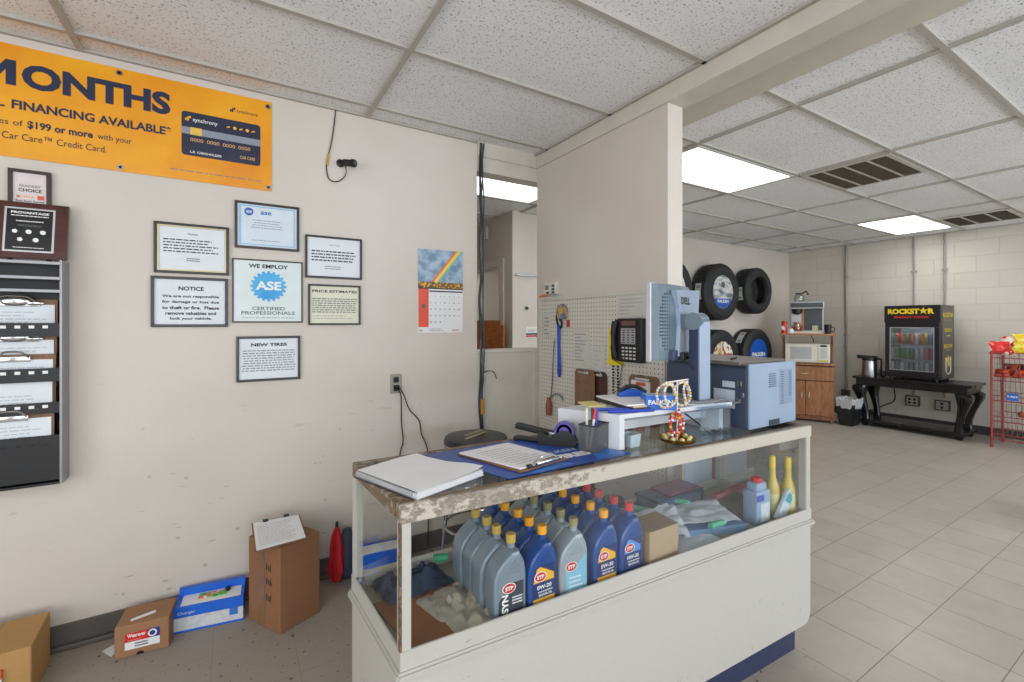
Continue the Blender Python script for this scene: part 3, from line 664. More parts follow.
# --- crack line decals left out; outlet with two plugs and cords
t = thing('wall_outlet', 'steel wall outlet with two black cords plugged in, above the counter', 'outlet', (.828, LY, .978), world=True)
bm = nb(); bx(bm, .793, LY-.005, .980, .863, LY, 1.095, .002); part(t, 'cover_plate', bm, M('dull steel plate', '#9b968c', .4, .2))
bm = nb(); bx(bm, .812, LY-.0075, 1.045, .844, LY-.004, 1.078, .002); bx(bm, .812, LY-.0075, .995, .844, LY-.004, 1.03, .002); part(t, 'socket', bm, BLACK)
for k, pts in enumerate(([(.835, LY-.03, 1.01), (.848, LY-.035, .97), (.855, LY-.02, .90), (.860, LY-.012, .79), (.868, LY-.012, .69), (.848, LY-.012, .60), (.85, LY-.012, .35), (.85, LY-.02, .03)],
                         [(.843, LY-.03, 1.012), (.868, LY-.035, .966), (.905, LY-.02, .88), (.968, LY-.012, .805), (.983, LY-.012, .72), (1.02, LY-.015, .62), (1.03, LY-.02, .4), (1.02, LY-.02, .03)])):
    bm = nb(); bx(bm, .818, LY-.036, 1.0+k*.005, .842, LY-.007, 1.024+k*.005, .005); tube(bm, smooth_path(pts), .0035, 6)
    solo('power_cord', bm, BLACK, ['black power cord hanging nearly straight from the wall outlet', 'black power cord swinging sideways from the wall outlet'][k], 'cord', smooth=True)
# --- cable bundle down the wall end
for k, (dx, lab, hx) in enumerate(((0.0, 'thick black cable running down the end of the cream wall', '#1e1e20'), (.012, 'grey cable beside the thick black one at the wall end', '#55575a'), (.022, 'blue-tinted cable twisted beside the wall end opening', '#2a3442'))):
    rnd = random.Random(k); bm = nb(); pts = [(1.386+dx*.7+rnd.uniform(-.011, .011), LY-.016-dx*.4+rnd.uniform(-.006, .003), 2.585-i*.172) for i in range(15)]
    tube(bm, smooth_path(pts), (.0085, .005, .0045)[k], 7); solo('cable', bm, M('cable jacket %d' % k, hx, .5), lab, 'cable', smooth=True)
bm = nb(); bx(bm, 1.385, LY-.035, .80, 1.410, LY-.014, .90, .003); solo('wire_splice', bm, M('ochre tape', '#b9822f', .5), 'ochre taped splice on the cables beside the stool', 'splice')
bm = nb(); tube(bm, smooth_path([(1.40, LY-.02, 1.07), (1.43, LY-.05, 1.085), (1.47, LY-.05, 1.075), (1.49, LY-.05, 1.03)]), .003, 6); solo('loose_wire', bm, BLACK, 'short loose black wire end sticking out by the low wall', 'wire', smooth=True)

# --- wall file organiser with clipboards, and the two plaques standing on it
t = thing('file_organizer', 'black steel wall rack with stacked pockets holding clipboards', 'file rack', (-.9, LY, .735), world=True)
SX0, SX1, SYF = -1.20, -.605, 2.585
bm = nb(); bx(bm, SX0, LY-.012, .735, SX1-.004, LY-.001, 1.66); part(t, 'back_plate', bm, BLACK)
bm = nb(); bx(bm, SX1-.004, SYF, .735, SX1, LY-.001, 1.66, .001); bx(bm, SX1-.007, SYF-.004, .735, SX1, SYF, 1.66); part(t, 'side_panel', bm, M('grey steel', '#97979a', .35, .4)); bm = nb(); bx(bm, SX0, SYF, .735, SX0+.004, LY-.001, 1.66); part(t, 'side_panel', bm, M('grey steel', '#97979a', .35, .4))
for z0, z1 in ((.755, .940), (1.03, 1.075), (1.16, 1.215), (1.345, 1.400)):
    bm = nb(); bx(bm, SX0, SYF-.003, z0, SX1-.007, SYF, z1); pk = part(t, 'pocket_front', bm, BLACK)
    bm = nb()
    for k in range(14):
        x = SX1-.05-k*.04; bx(bm, x-.008, SYF-.0045, z1-.022 if z0 > .9 else z1-.04, x+.008, SYF-.003, z1-.010 if z0 > .9 else z1-.032)
    part(pk, 'slot_print', bm, WHITE if z0 > .9 else M('dark slot', '#060607', .6))
for z in (1.525, 1.578, 1.640):
    bm = nb(); bx(bm, SX0, SYF-.006, z, SX1-.004, SYF+.08, z+.012, .001); part(t, 'shelf_rail', bm, M('grey steel', '#97979a', .35, .4))
bm = nb(); bx(bm, SX0, SYF, .735, SX1-.004, LY-.012, .745); part(t, 'bottom_plate', bm, BLACK)
def clip_metal(bm, x, y, z, s=1.0):
    bx(bm, x-.055*s, y-.008, z-.012, x+.055*s, y, z+.010, .003); tube(bm, smooth_path([(x-.05*s, y-.008, z+.004), (x-.03*s, y-.016, z+.026), (x, y-.018, z+.030), (x+.03*s, y-.016, z+.026), (x+.05*s, y-.008, z+.004)], 4), .004, 6)
for k, (yy, z1, clip, hh) in enumerate(((2.640, 1.498, 2, .22), (2.629, 1.352, 2, .22), (2.618, 1.272, 1, .22), (2.607, 1.158, 0, .20), (2.596, 1.036, 1, .23))):
    lab = ['clipboard with papers in the topmost used pocket of the wall rack', 'clipboard with ornate metal clip, second in the wall rack', 'clipboard with plain wire clip, third in the wall rack', 'stack of forms without a clip in the wall rack', 'lowest clipboard in the wall rack, in the deep bottom pocket'][k]
    t = thing('clipboard' if clip else 'paper_stack', lab, 'clipboard' if clip else 'papers', (-.8, yy, z1-hh), world=True, group='papers in the wall rack')
    x1 = -.632
    if clip:
        bm = nb(); bx(bm, -.97, yy, z1-hh, x1, yy+.003, z1, .001); part(t, 'board', bm, HARD)
    bm = nb(); bx(bm, -.965, yy-.004, z1-hh, x1-.008, yy, z1-(.022 if clip else 0)); sh = part(t, 'sheet', bm, PAPER2)
    scribble(t, (-.95, yy-.0046, z1-.115), XD, ZD, .29, .07, 5, M('faint grey print', '#b9bbbf', .6), .3, 30+k)
    if clip:
        bm = nb(); clip_metal(bm, -.755, yy-.003, z1-.018, 1.3 if clip == 2 else .9)
        if clip == 2: sph(bm, (-.755, yy-.014, z1-.01), .028, 1.6, .35, .7); sph(bm, (-.70, yy-.012, z1-.016), .02, 1.5, .35, .5)
        part(t, 'clip', bm, CHROME, True)
t = thing('award_plaque', 'wide mahogany award plaque with a black engraved plate atop the wall rack', 'plaque', (-.74, 2.63, 1.66), world=True)
Mh = wood('mahogany', '#4e2019', '#3a1612', (2, 2, 9), .3)
def leanq(x0, x1, z0, z1, yb, yt, dy):     # slab leaning back: y at bottom yb, y at top yt
    f = lambda a, b: (a, yb+(yt-yb)*(b-1.66)/.24+dy, b); return f
fb = leanq(0, 0, 0, 0, 2.600, 2.636, 0)
bm = nb(); prism(bm, [(-.905, 1.662), (-.597, 1.662), (-.597, 1.895), (-.905, 1.895)], fb, leanq(0, 0, 0, 0, 2.600, 2.636, .018)); part(t, 'board', bm, Mh)
f1 = leanq(0, 0, 0, 0, 2.600, 2.636, -.001); f2 = leanq(0, 0, 0, 0, 2.600, 2.636, -.002); up = Vector((0, .036/.24, 1)).normalized()
bm = nb(); prism(bm, [(-.785, 1.688), (-.636, 1.688), (-.636, 1.872), (-.785, 1.872)], fb, f1); pl = part(t, 'silver_plate', bm, M('satin silver', '#c9c9cb', .3, .6))
bm = nb(); prism(bm, [(-.778, 1.695), (-.643, 1.695), (-.643, 1.865), (-.778, 1.865)], fb, f2); pl = part(t, 'black_plate', bm, M('black engraving plate', '#141416', .25))
def ptx(s, x, z, h, w_, bold=0): 
    q = f2(x, z); return text(pl, s, (x, q[1]-.001, z), XD, up, WHITE, h, w_, bold, 'C')
ptx('PROVANTAGE', -.710, 1.846, .010, .112, .04)
q = f2(0, 1.825); scribble(pl, (-.765, q[1]-.0013, 1.834), XD, up, .11, .008, 1, WHITE, .5, 40, 0)
scribble(pl, (-.750, f2(0, 1.81)[1]-.001, 1.812), XD, up, .08, .008, 1, WHITE, .5, 41, 0); scribble(pl, (-.745, f2(0, 1.79)[1]-.001, 1.793), XD, up, .07, .010, 2, GREYINK, .3, 42, 0, center=True)
bm = nb()
for cx, cz in ((-.752, 1.768), (-.712, 1.768), (-.670, 1.768), (-.736, 1.735), (-.690, 1.735)):
    yq = f2(0, cz)[1]-.001; lathe(bm, [(0, 0), (.009, 0), (.009, -.0004), (0, -.0004)], (cx, yq, cz+.004), 5 if cx < -.73 else 12, 'Y'); quad(bm, (cx-.014, yq, cz-.012), XD, up, .028, .004)
part(pl, 'award_print', bm, WHITE)
scribble(pl, (-.755, f2(0, 1.70)[1]-.0012, 1.703), XD, up, .09, .006, 1, WHITE, .5, 43, 0)
t = thing('framed_award', 'small award in a dark frame standing behind the mahogany plaque', 'plaque', (-.70, 2.665, 1.66), world=True)
bm = nb()
for a in ((-.786, 1.66, -.773, 2.036), (-.672, 1.66, -.659, 2.036), (-.773, 2.023, -.672, 2.036)): bx(bm, a[0], 2.660, a[1], a[2], 2.676, a[3], .001)
part(t, 'frame', bm, FD)
bm = nb(); bx(bm, -.773, 2.668, 1.66, -.672, 2.674, 2.023); part(t, 'certificate', bm, M('pinkish certificate', '#ddd0cf', .5, var=.12, scale=12))
wtext(t, "READERS'", -.722, 1.965, GREYINK, .010, .065, .02, 'C', 2.667); wtext(t, 'CHOICE', -.722, 1.945, INK, .014, .07, .02, 'C', 2.667)
bm = nb(); bx(bm, -.700, 2.6665, 1.916, -.680, 2.667, 1.933); bx(bm, -.762, 2.6665, 1.92, -.752, 2.667, 1.928); part(t, 'red_print', bm, M('orange red print', '#dc5a32', .5))
wtext(t, '2018', -.728, 1.921, GOLD, .009, .03, .02, 'C', 2.667); wtext(t, 'Best Auto Service', -.722, 1.903, INK, .009, .085, .01, 'C', 2.667)

# ================================================================== BOXES ALONG THE WALL
def carton(name, label, corners, h, mat, group='boxes along the foot of the wall'):
    """corners: plan of the base, front-left, front-right, back-right, back-left"""
    c = [Vector((p[0], p[1], 0)) for p in corners]; base = sum(c, Vector())/4
    t = thing(name, label, 'box', tuple(base), world=True, group=group)
    bm = nb(); hexa(bm, [p[:] for p in corners], 0, h)
    es = [e for e in bm.edges]; bmesh.ops.bevel(bm, geom=es, offset=.003, segments=1, affect='EDGES')
    part(t, 'body', bm, mat)
    return t
A = ((-.955, 2.335), (-.633, 2.350), (-.645, 2.60), (-.965, 2.585))
t = carton('cardboard_box', 'yellowish cardboard box with orange and white label, partly out of view', A, .212, KRAFT2)
bm = nb()
bx(bm, -.81, 2.345, .2105, -.802, 2.58, .2132); part(t, 'flap_seam', bm, M('dark seam', '#5a4028', .8))
bm = nb(); bx(bm, -.84, 2.34, .2125, -.768, 2.58, .2135); part(t, 'packing_tape', bm, M('clear tape', '#a98856', .25))
bm = nb(); bx(bm, -.835, 2.333, .04, -.705, 2.3425, .13); lb = part(t, 'label_sheet', bm, PAPER)
bm = nb(); bx(bm, -.835, 2.332, .13, -.705, 2.3428, .16); part(t, 'orange_label', bm, M('orange label', '#e2602a', .5))
scribble(lb, (-.825, 2.3325, .05), XD, ZD, .095, .09, 6, INK, .35, 50)
A = ((-.421, 2.470), (-.236, 2.452), (-.222, 2.612), (-.407, 2.630))
t = carton('cardboard_box', 'small brown box with red, white and blue label', A, .132, KRAFT)
fd = (Vector((.185, -.018, 0))).normalized(); nd = Vector((-.018, -.185, 0)).normalized()
def onf(u, v, d=.001): return tuple(Vector((-.421, 2.470, 0))+fd*u+Vector((0, 0, v))+nd*d)
bm = nb(); quad(bm, onf(.035, .030), fd, ZD, .118, .070); lb = part(t, 'label', bm, PAPER)
bm = nb(); quad(bm, onf(.035, .062, .0016), fd, ZD, .085, .038); part(lb, 'red_field', bm, M('red label', '#d1232a', .5))
bm = nb(); quad(bm, onf(.112, .062, .0016), fd, ZD, .041, .038); part(lb, 'blue_field', bm, M('blue label', '#2e3187', .5))
text(lb, 'Wearever', onf(.043, .080, .0024), fd, ZD, WHITE, .016, .062, .03); scribble(lb, onf(.045, .066, .0024), fd, ZD, .05, .006, 1, M('pink print', '#e79a9a', .5), .5, 51)
bm = nb(); c = Vector(onf(.128, .081, .0022))
u_ = fd; pr = [c+(u_*math.cos(a)*r+Vector((0, 0, 1))*math.sin(a)*r) for r in (.016,) for a in [2*PI*k/20 for k in range(20)]]; pi_ = [c+(u_*math.cos(a)+Vector((0, 0, 1))*math.sin(a))*.010 for a in [2*PI*k/20 for k in range(20)]]
A1 = [bm.verts.new(p) for p in pr]; A2 = [bm.verts.new(p) for p in pi_]
for k in range(20): bm.faces.new((A1[k], A1[(k+1) % 20], A2[(k+1) % 20], A2[k]))
part(lb, 'disc_print', bm, WHITE); scribble(lb, onf(.068, .036, .0016), fd, ZD, .045, .022, 2, INK, .5, 52, 0)
bm = nb(); quad(bm, (-.37, 2.49, .1335), (1, .3, 0), (-.2, 1, 0), .085, .022); part(t, 'white_sticker', bm, PAPER)
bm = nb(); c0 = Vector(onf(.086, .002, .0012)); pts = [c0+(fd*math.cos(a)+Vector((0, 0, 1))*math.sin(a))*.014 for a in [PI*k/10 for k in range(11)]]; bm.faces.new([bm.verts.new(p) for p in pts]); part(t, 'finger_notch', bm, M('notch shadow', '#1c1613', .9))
bm = nb(); hexa(bm, [(-.475, 2.56), (-.435, 2.50), (-.428, 2.515), (-.428, 2.60)], .002, .005); solo('loose_card', bm, PAPER, 'scrap of white card on the floor tucked against the small labelled box', 'card')
A = ((-.232, 2.538), (.040, 2.492), (.052, 2.630), (-.222, 2.668))
t = thing('blue_box', 'low blue and white printed box of shop supplies, between two brown boxes', 'box', (-.09, 2.58, 0), world=True, group='boxes along the foot of the wall')
bm = nb(); hexa(bm, A, 0, .112); part(t, 'body', bm, M('box blue', '#1f66d6', .4))
fd = Vector((.272, -.046, 0)).normalized(); nd = Vector((-.046, -.272, 0)).normalized(); O = Vector((-.232, 2.538, 0))
def onf2(u, v, d=.001): return tuple(O+fd*u+Vector((0, 0, v))+nd*d)
bm = nb(); quad(bm, onf2(.0, .010), fd, ZD, .276, .058); part(t, 'white_panel', bm, M('printed white panel', '#d3d7dc', .5, var=.18, scale=60))
bm = nb(); quad(bm, onf2(.22, .036, .0016), fd, ZD, .035, .034); part(t, 'ribbon_print', bm, M('ribbon blue', '#3f78cf', .5))
text(t, 'Charger', onf2(.018, .078, .0016), fd, ZD, M('pale blue print', '#c5d6f0', .5), .016, .068, .01)
bm = nb(); hexa(bm, [(-.205, 2.548), (.030, 2.510), (.036, 2.610), (-.198, 2.645)], .1115, .1135); part(t, 'white_top_panel', bm, PAPER)
bm = nb(); hexa(bm, [(-.215, 2.640), (.05, 2.600), (.052, 2.625), (-.215, 2.665)], .112, .145); part(t, 'back_flap', bm, M('box blue', '#1f66d6', .4))
bm = nb(); hexa(bm, [(-.14, 2.57), (-.03, 2.55), (-.025, 2.59), (-.135, 2.61)], .113, .1185); solo('green_pouch', bm, blotches('pouch print', ['#dfe3df', '#e07a2c', '#6fbf4a', '#3f8f3a', '#dfe3df'], 22), 'small green and orange printed pouch lying on the blue box', 'pouch', base=(-.08, 2.58, .1135))
bm = nb(); lathe(bm, [(0, 0), (.011, 0), (.012, .008), (.007, .014), (0, .014)], (-.022, 2.585, .1155), 14); solo('black_disc', bm, BLACK, 'small black cap lying on the blue box beside the pouch', 'cap', smooth=True)
# second blue box further along the wall, seen through the end glass of the case
A2c = ((.57, 2.50), (.83, 2.47), (.845, 2.60), (.585, 2.63))
t = thing('blue_box', 'blue and white box on the floor behind the counter, seen through the end glass', 'box', (.7, 2.55, 0), world=True, group='boxes along the foot of the wall')
bm = nb(); hexa(bm, A2c, 0, .15); part(t, 'body', bm, M('box blue', '#1f66d6', .4))
fd3 = Vector((.26, -.03, 0)).normalized(); O3 = Vector((.57, 2.50, 0)); nd3 = Vector((-.03, -.26, 0)).normalized()
bm = nb(); quad(bm, tuple(O3+nd3*.001+Vector((0, 0, .015))), fd3, ZD, .26, .06); part(t, 'white_panel', bm, M('printed white panel', '#d3d7dc', .5, var=.18, scale=60))
bm = nb(); hexa(bm, [(.59, 2.51), (.82, 2.485), (.83, 2.58), (.60, 2.605)], .15, .152); part(t, 'white_top_panel', bm, PAPER)
# tall box with a clipboard leaning on top
P0 = Vector((.178, 2.282, 0)); eL = Vector((-.116, .205, 0)); eR = Vector((.18, .084, 0))
A = [tuple((P0)[:2]), tuple((P0+eR)[:2]), tuple((P0+eR+eL)[:2]), tuple((P0+eL)[:2])]
t = carton('cardboard_box', 'tall brown cardboard box standing upright with a clipboard on top', A, .392, KRAFT3)
fd = eL.normalized(); nd = Vector((-eR.normalized().x, -eR.normalized().y, 0))
fdn = -fd
def onf4(u, v, d=.0012): return tuple(P0+eL+fdn*u+Vector((0, 0, v))+nd*d)
bm = nb(); quad(bm, onf4(.075, .0), fdn, ZD, .05, .385); part(t, 'packing_tape', bm, M('brown tape', '#8a664a', .25))
bm = nb()
for k, v in enumerate((.13, .205, .27)):
    for j in range(2+k % 2): quad(bm, onf4(.145+.016*j, v, .002), (0, 0, 1), tuple(fd), .03-.008*j, .006)
    quad(bm, onf4(.172, v-.004, .002), (0, 0, 1), tuple(fd), .038, .003)
part(t, 'handling_print', bm, INK)
bm = nb(); hexa(bm, [tuple((P0+eL*.15+eR*.5+Vector((0, 0, 0)))[:2]), tuple((P0+eL*.15+eR*.97)[:2]), tuple((P0+eL*.9+eR*.97)[:2]), tuple((P0+eL*.9+eR*.5)[:2])], .3855, .3885); part(t, 'top_flap', bm, KRAFT2)
C4 = [Vector(p) for p in ((.080, 2.265, .402), (.292, 2.285, .404), (.285, 2.52, .430), (.075, 2.53, .430))]
t = thing('clipboard', 'clipboard with a white form lying on the tall brown box', 'clipboard', (.18, 2.4, .39), world=True)
def slab(bm, c, th, inset=0.0):
    n_ = (c[1]-c[0]).cross(c[3]-c[0]).normalized(); m_ = sum(c, Vector())/4
    d = [m_+(p-m_)*(1-inset) for p in c]
    lo = [bm.verts.new(p) for p in d]; hi = [bm.verts.new(p+n_*th) for p in d]
    bm.faces.new(lo[::-1]); bm.faces.new(hi)
    for i in range(4): bm.faces.new((lo[i], lo[(i+1) % 4], hi[(i+1) % 4], hi[i]))
bm = nb(); slab(bm, C4, .004); part(t, 'board', bm, HARD)
C5 = [p+Vector((0, -.0005, .0045)) for p in C4]
bm = nb(); slab(bm, C5, .003, .06); part(t, 'form', bm, PAPER)
e1 = (C4[1]-C4[0]).normalized(); e2 = (C4[3]-C4[0]).normalized()
scribble(t, tuple(C4[0]+e1*.02+e2*.03+Vector((0, -.001, .0085))), e1, e2, .17, .19, 12, M('faint grey print', '#b9bbbf', .6), .3, 55)
bm = nb()
for q in (.28, .72): c = C4[3]+e1*.21*q-e2*.02+Vector((0, 0, .008)); bx(bm, c.x-.012, c.y-.012, c.z, c.x+.012, c.y+.012, c.z+.006, .002)
part(t, 'clip', bm, BLACK)
# red folded umbrella and its blue-grey companion against the wall
t = thing('folded_umbrella', 'red folded umbrella leaning on the wall beside the counter end', 'umbrella', (.49, 2.6, 0), world=True)
bm = nb(); lathe(bm, [(0, .30), (.010, .295), (.020, .26), (.026, .20), (.034, .13), (.040, .08), (.018, .012), (0, .01)], (.475, 2.585, 0), 18, mod=lambda j, i: (1.25 if i % 3 == 0 else .82)*(1+.12*math.sin(j*2+i))); part(t, 'canopy', bm, M('red nylon', '#c4202c', .45, bump=.5, bscale=30), True)
bm = nb(); cyl(bm, (.477, 2.60, .28), (.482, 2.61, .32), .009, .007); part(t, 'handle', bm, BLACK, True)
bm = nb(); lathe(bm, [(0, .01), (.03, .012), (.045, .05), (.040, .16), (.032, .24), (.02, .275), (0, .28)], (.535, 2.615, -.008), 14, mod=lambda j, i: 1+.08*((i*5+j) % 3-1)); solo('cloth_bag', bm, M('slate cloth', '#3c4656', .8), 'dark slate bag slumped behind the red umbrella', 'bag', smooth=True)

# ================================================================== THE DISPLAY COUNTER
KFL, KFR, KBR, KBL = Vector((.340, 1.060)), Vector((2.085, .984)), Vector((2.10, 1.44)), Vector((.317, 1.475))
KL, KD = 1.747, .43
def K(s, t, z=None):
    """s metres from the near-wall end, t metres back from the front face"""
    a = s/KL; b = t/KD
    p = (KFL*(1-a)+KFR*a)*(1-b)+(KBL*(1-a)+KBR*a)*b
    return (p.x, p.y) if z is None else (p.x, p.y, z)
def kb(bm, s0, s1, t0, t1, z0, z1, bev=0.0):
    vs = hexa(bm, [K(s0, t0), K(s1, t0), K(s1, t1), K(s0, t1)], z0, z1)
    if bev:
        fs = {f for v in vs for f in v.link_faces}; es = list({e for f in fs for e in f.edges})
        bmesh.ops.bevel(bm, geom=es, offset=bev, segments=2, affect='EDGES')
SDIR = (Vector(K(1, 0, 0))-Vector(K(0, 0, 0))).normalized(); TDIR = Vector((-SDIR.y, SDIR.x, 0)); UP = Vector((0, 0, 1))
t = thing('display_counter', 'cream shop counter with a glass display case and chipped painted frame', 'counter', K(.87, .2, 0), world=True)
bm = nb(); r = .05; pts = [(0, .135), (KL-r, .135)]+[(KL-r+r*math.sin(a), .135+r-r*math.cos(a)) for a in [PI/2*k/8 for k in range(1, 9)]]+[(KL, .56), (0, .56)]
prism(bm, pts, lambda a, b: K(a, 0, b), lambda a, b: K(a, KD, b)); part(t, 'base_cabinet', bm, CREAMB)
bm = nb(); kb(bm, .06, 1.718, .045, .39, 0, .137); part(t, 'kick_plate', bm, M('dark blue kick plate', '#272f4e', .5))
bm = nb(); kb(bm, -.014, KL+.012, -.014, KD, .548, .572, .006); part(t, 'moulding', bm, CREAM)
bm = nb(); kb(bm, -.003, KL+.002, -.003, .004, .570, .617, .001); kb(bm, -.002, .004, .004, KD, .570, .617, .001); kb(bm, KL-.028, KL, .03, KD, .570, .617, .002); kb(bm, .028, KL-.028, KD-.03, KD, .570, .617, .002); part(t, 'bottom_rail', bm, CREAM)
for (s0, t0, mat_) in ((0, -.001, CREAM), (KL-.034, -.001, CREAM), (0, KD-.03, CREAM), (KL-.034, KD-.03, CREAM)):
    bm = nb(); wd = .032
    kb(bm, s0, s0+(wd if s0 else .025), t0, t0+.029, .612, .925, .002); part(t, 'post', bm, mat_)
bm = nb(); kb(bm, KL-.050, KL-.036, KD-.026, KD-.006, .612, .925, .002); part(t, 'post', bm, M('reddish post', '#7d5a52', .5))
bm = nb(); kb(bm, -.002, KL+.002, -.004, .012, .921, .966, .002); part(t, 'front_rail', bm, WORN)
bm = nb(); kb(bm, -.0035, .001, -.001, .010, .617, .921); part(t, 'worn_corner', bm, WORN2)
EDGE = worn_paint('worn top edging', .40, '#9b9283', '#7f6547', '#554b3e')
bm = nb()
kb(bm, .0, KL, .012, .034, .925, .9645, .002); kb(bm, 0, KL, KD-.026, KD, .925, .9645, .002)
kb(bm, -.002, .030, .034, KD-.026, .925, .9645, .002); kb(bm, KL-.030, KL, .034, KD-.026, .925, .9645, .002); part(t, 'top_edging', bm, EDGE)
bm = nb(); kb(bm, .030, KL-.030, .034, KD-.026, .957, .9635); part(t, 'top_glass', bm, glass('top glass', (.93, .96, .95), .02, .01, .6))
bm = nb(); kb(bm, .024, KL-.034, .0045, .0075, .600, .924); part(t, 'front_glass', bm, GLASS)
bm = nb(); kb(bm, .0045, .0075, .028, KD-.03, .600, .924); part(t, 'end_glass', bm, glass('old end glass', (.93, .94, .92), .03))
bm = nb(); kb(bm, KL-.013, KL-.010, .030, KD-.03, .614, .924); part(t, 'end_glass', bm, glass('far end glass', (.90, .95, 1), .30, .03, .7))
bm = nb(); kb(bm, 1.50, KL-.050, KD-.018, KD-.012, .614, .924); part(t, 'rear_panel', bm, M('pale blue grey rear door', '#b7c3d2', .25, var=.12, scale=5))
bm = nb(); kb(bm, .008, KL-.028, .008, KD-.03, .574, .583); part(t, 'case_floor', bm, M('stained case floor', '#a39a8b', .7, var=.35, scale=7))
CF = .5835
# --- motor oil
BOT = {}
def oil_bottle(kind):
    body = {'silver': '#7f8b96', 'blue': '#1c478a', 'ice': '#9aa4ab'}[kind[0]]; cap = {'gold': '#bda24c', 'orange': '#efa61c', 'olive': '#938c62', 'red': '#c9262f'}[kind[1]]
    t = thing('oil_bottle', 'oil bottle', 'bottle')
    # outline of the broad face, shoulders rising to an off-centre neck
    o = [(-.040, 0), (.045, 0), (.050, .006), (.050, .130), (.044, .158), (.034, .176), (.030, .186), (.006, .186), (.002, .180), (-.022, .163), (-.040, .143), (-.050, .118), (-.052, .07), (-.049, .02), (-.046, .004)]
    bm = nb()
    def ring(k, y):
        c = Vector((.002, .085)); return [bm.verts.new(((c.x+(p[0]-c.x)*k), y, max(0, c.y+(p[1]-c.y)*(k if k > .95 else (k+.03))) if p[1] > .01 else 0)) for p in o]
    R = [ring(.88, -.033), ring(.97, -.0295), ring(1, -.022), ring(1, .022), ring(.97, .0295), ring(.88, .033)]
    for a, b in zip(R, R[1:]):
        for i in range(len(o)): bm.faces.new((a[i], a[(i+1) % len(o)], b[(i+1) % len(o)], b[i]))
    bm.faces.new(R[0][::-1]); bm.faces.new(R[-1])
    cyl(bm, (.018, 0, .178), (.018, 0, .204), .0128, .0108, seg=14)
    part(t, 'body', bm, M('%s bottle plastic' % kind[0], body, .28, .15 if kind[0] != 'blue' else 0, var=.1), True)
    bm = nb(); lathe(bm, [(.0138, .200), (.0140, .221), (.0125, .2235), (0, .2235)], (.018, 0, 0), 20, mod=lambda j, i: 1 if j > 1 else 1+.03*(i % 2)); part(t, 'cap', bm, M('%s cap' % kind[1], cap, .4))
    bm = nb()
    for k in range(6): bx(bm, -.016+k*.005, -.0345, .130+k*.0062, .034-k*.003, -.0328, .1318+k*.0062)
    part(t, 'rib', bm, M('%s bottle plastic' % kind[0], body, .28))
    y = -.0338
    if kind[0] == 'silver': field = M('charcoal label', '#343b44', .4)
    elif kind[0] == 'ice': field = M('ice blue label', '#7fb6cf', .4)
    else: field = M('deep blue label', '#152c66', .4)
    bm = nb()
    if kind[0] == 'silver': bm.faces.new([bm.verts.new(p) for p in ((-.037, y, .012), (.040, y, .012), (.040, y, .104), (.0, y, .104), (-.037, y, .060))])
    elif kind[0] == 'ice': bm.faces.new([bm.verts.new(p) for p in ((-.030, y, .010), (.042, y, .010), (.042, y, .128), (.01, y, .098), (-.030, y, .085))])
    else: bm.faces.new([bm.verts.new(p) for p in ((-.038, y, .012), (.042, y, .012), (.042, y, .125), (-.02, y, .125), (-.038, y, .10))])
    lb = part(t, 'label', bm, field)
    y -= .0006
    if kind[0] == 'blue':
        q = M('label yellow', '#e8ad2a', .4) if kind[1] == 'orange' else M('label light blue', '#4f8fd8', .4)
        bm = nb(); bm.faces.new([bm.verts.new(p) for p in ((-.036, y, .080), (.036, y, .080), (.036, y, .098), (-.012, y, .124), (-.024, y, .118))])
        if kind[1] == 'orange': quad(bm, (-.036, y, .013), XD, ZD, .074, .022)
        part(lb, 'colour_field', bm, q)
        text(lb, {'orange': '5W-30', 'red': '10W-30'}[kind[1]] if kind[2] == 0 else '0W-20', (.002, y-.0004, .060), XD, ZD, WHITE, .0115, .050, .03, 'C')
        text(lb, 'MOTOR OIL', (.006, y-.0004, .040), XD, ZD, WHITE, .0065, .046, .03, 'C')
        scribble(lb, (-.02, y-.0004, .050), XD, ZD, .05, .005, 1, WHITE, .6, 60, 0)
    elif kind[0] == 'silver':
        text(lb, 'SYN', (-.008, y-.0004, .026), ZD, (-1, 0, 0), WHITE, .020, .050, .04); scribble(lb, (.004, y-.0004, .044), XD, ZD, .032, .024, 3, WHITE, .5, 61, 0)
    else:
        scribble(lb, (-.02, y-.0004, .02), XD, ZD, .055, .05, 4, M('label pale', '#d9e3e6', .4), .4, 62)
    ez = .092 if kind[0] == 'silver' else .096; ex = -.012 if kind[0] != 'silver' else -.006
    bm = nb(); lathe(bm, [(0, 0), (.0185, 0), (.0185, .0003), (0, .0003)], (ex, y-.0008, ez), 22, 'Y'); bmesh.ops.scale(bm, verts=bm.verts[:], vec=(1.15, 1, .78), space=Matrix.Translation((-ex, 0, -ez))); eb = part(lb, 'emblem_edge', bm, WHITE)
    bm = nb(); lathe(bm, [(0, 0), (.016, 0), (.016, .0003), (0, .0003)], (ex, y-.0013, ez), 22, 'Y'); bmesh.ops.scale(bm, verts=bm.verts[:], vec=(1.15, 1, .78), space=Matrix.Translation((-ex, 0, -ez))); part(lb, 'emblem', bm, REDINK)
    text(lb, 'STP', (ex, y-.0018, ez-.0055), XD, ZD, WHITE, .011, .025, .04, 'C')
    return t
cols = [(('silver', 'gold', 0), 4, .311, 'silver motor oil bottle with a gold cap'), (('blue', 'orange', 1), 5, .420, 'blue motor oil bottle, orange cap, yellow label'),
        (('ice', 'olive', 0), 5, .534, 'grey motor oil bottle, olive cap, ice blue label'), (('blue', 'orange', 0), 5, .652, 'dark blue motor oil bottle, orange cap'), (('blue', 'red', 0), 5, .755, 'blue motor oil bottle with a red cap')]
ROWN = ['at the front', 'second from the front', 'third from the front', 'fourth from the front', 'rearmost']
rzK = math.atan2(SDIR.y, SDIR.x)
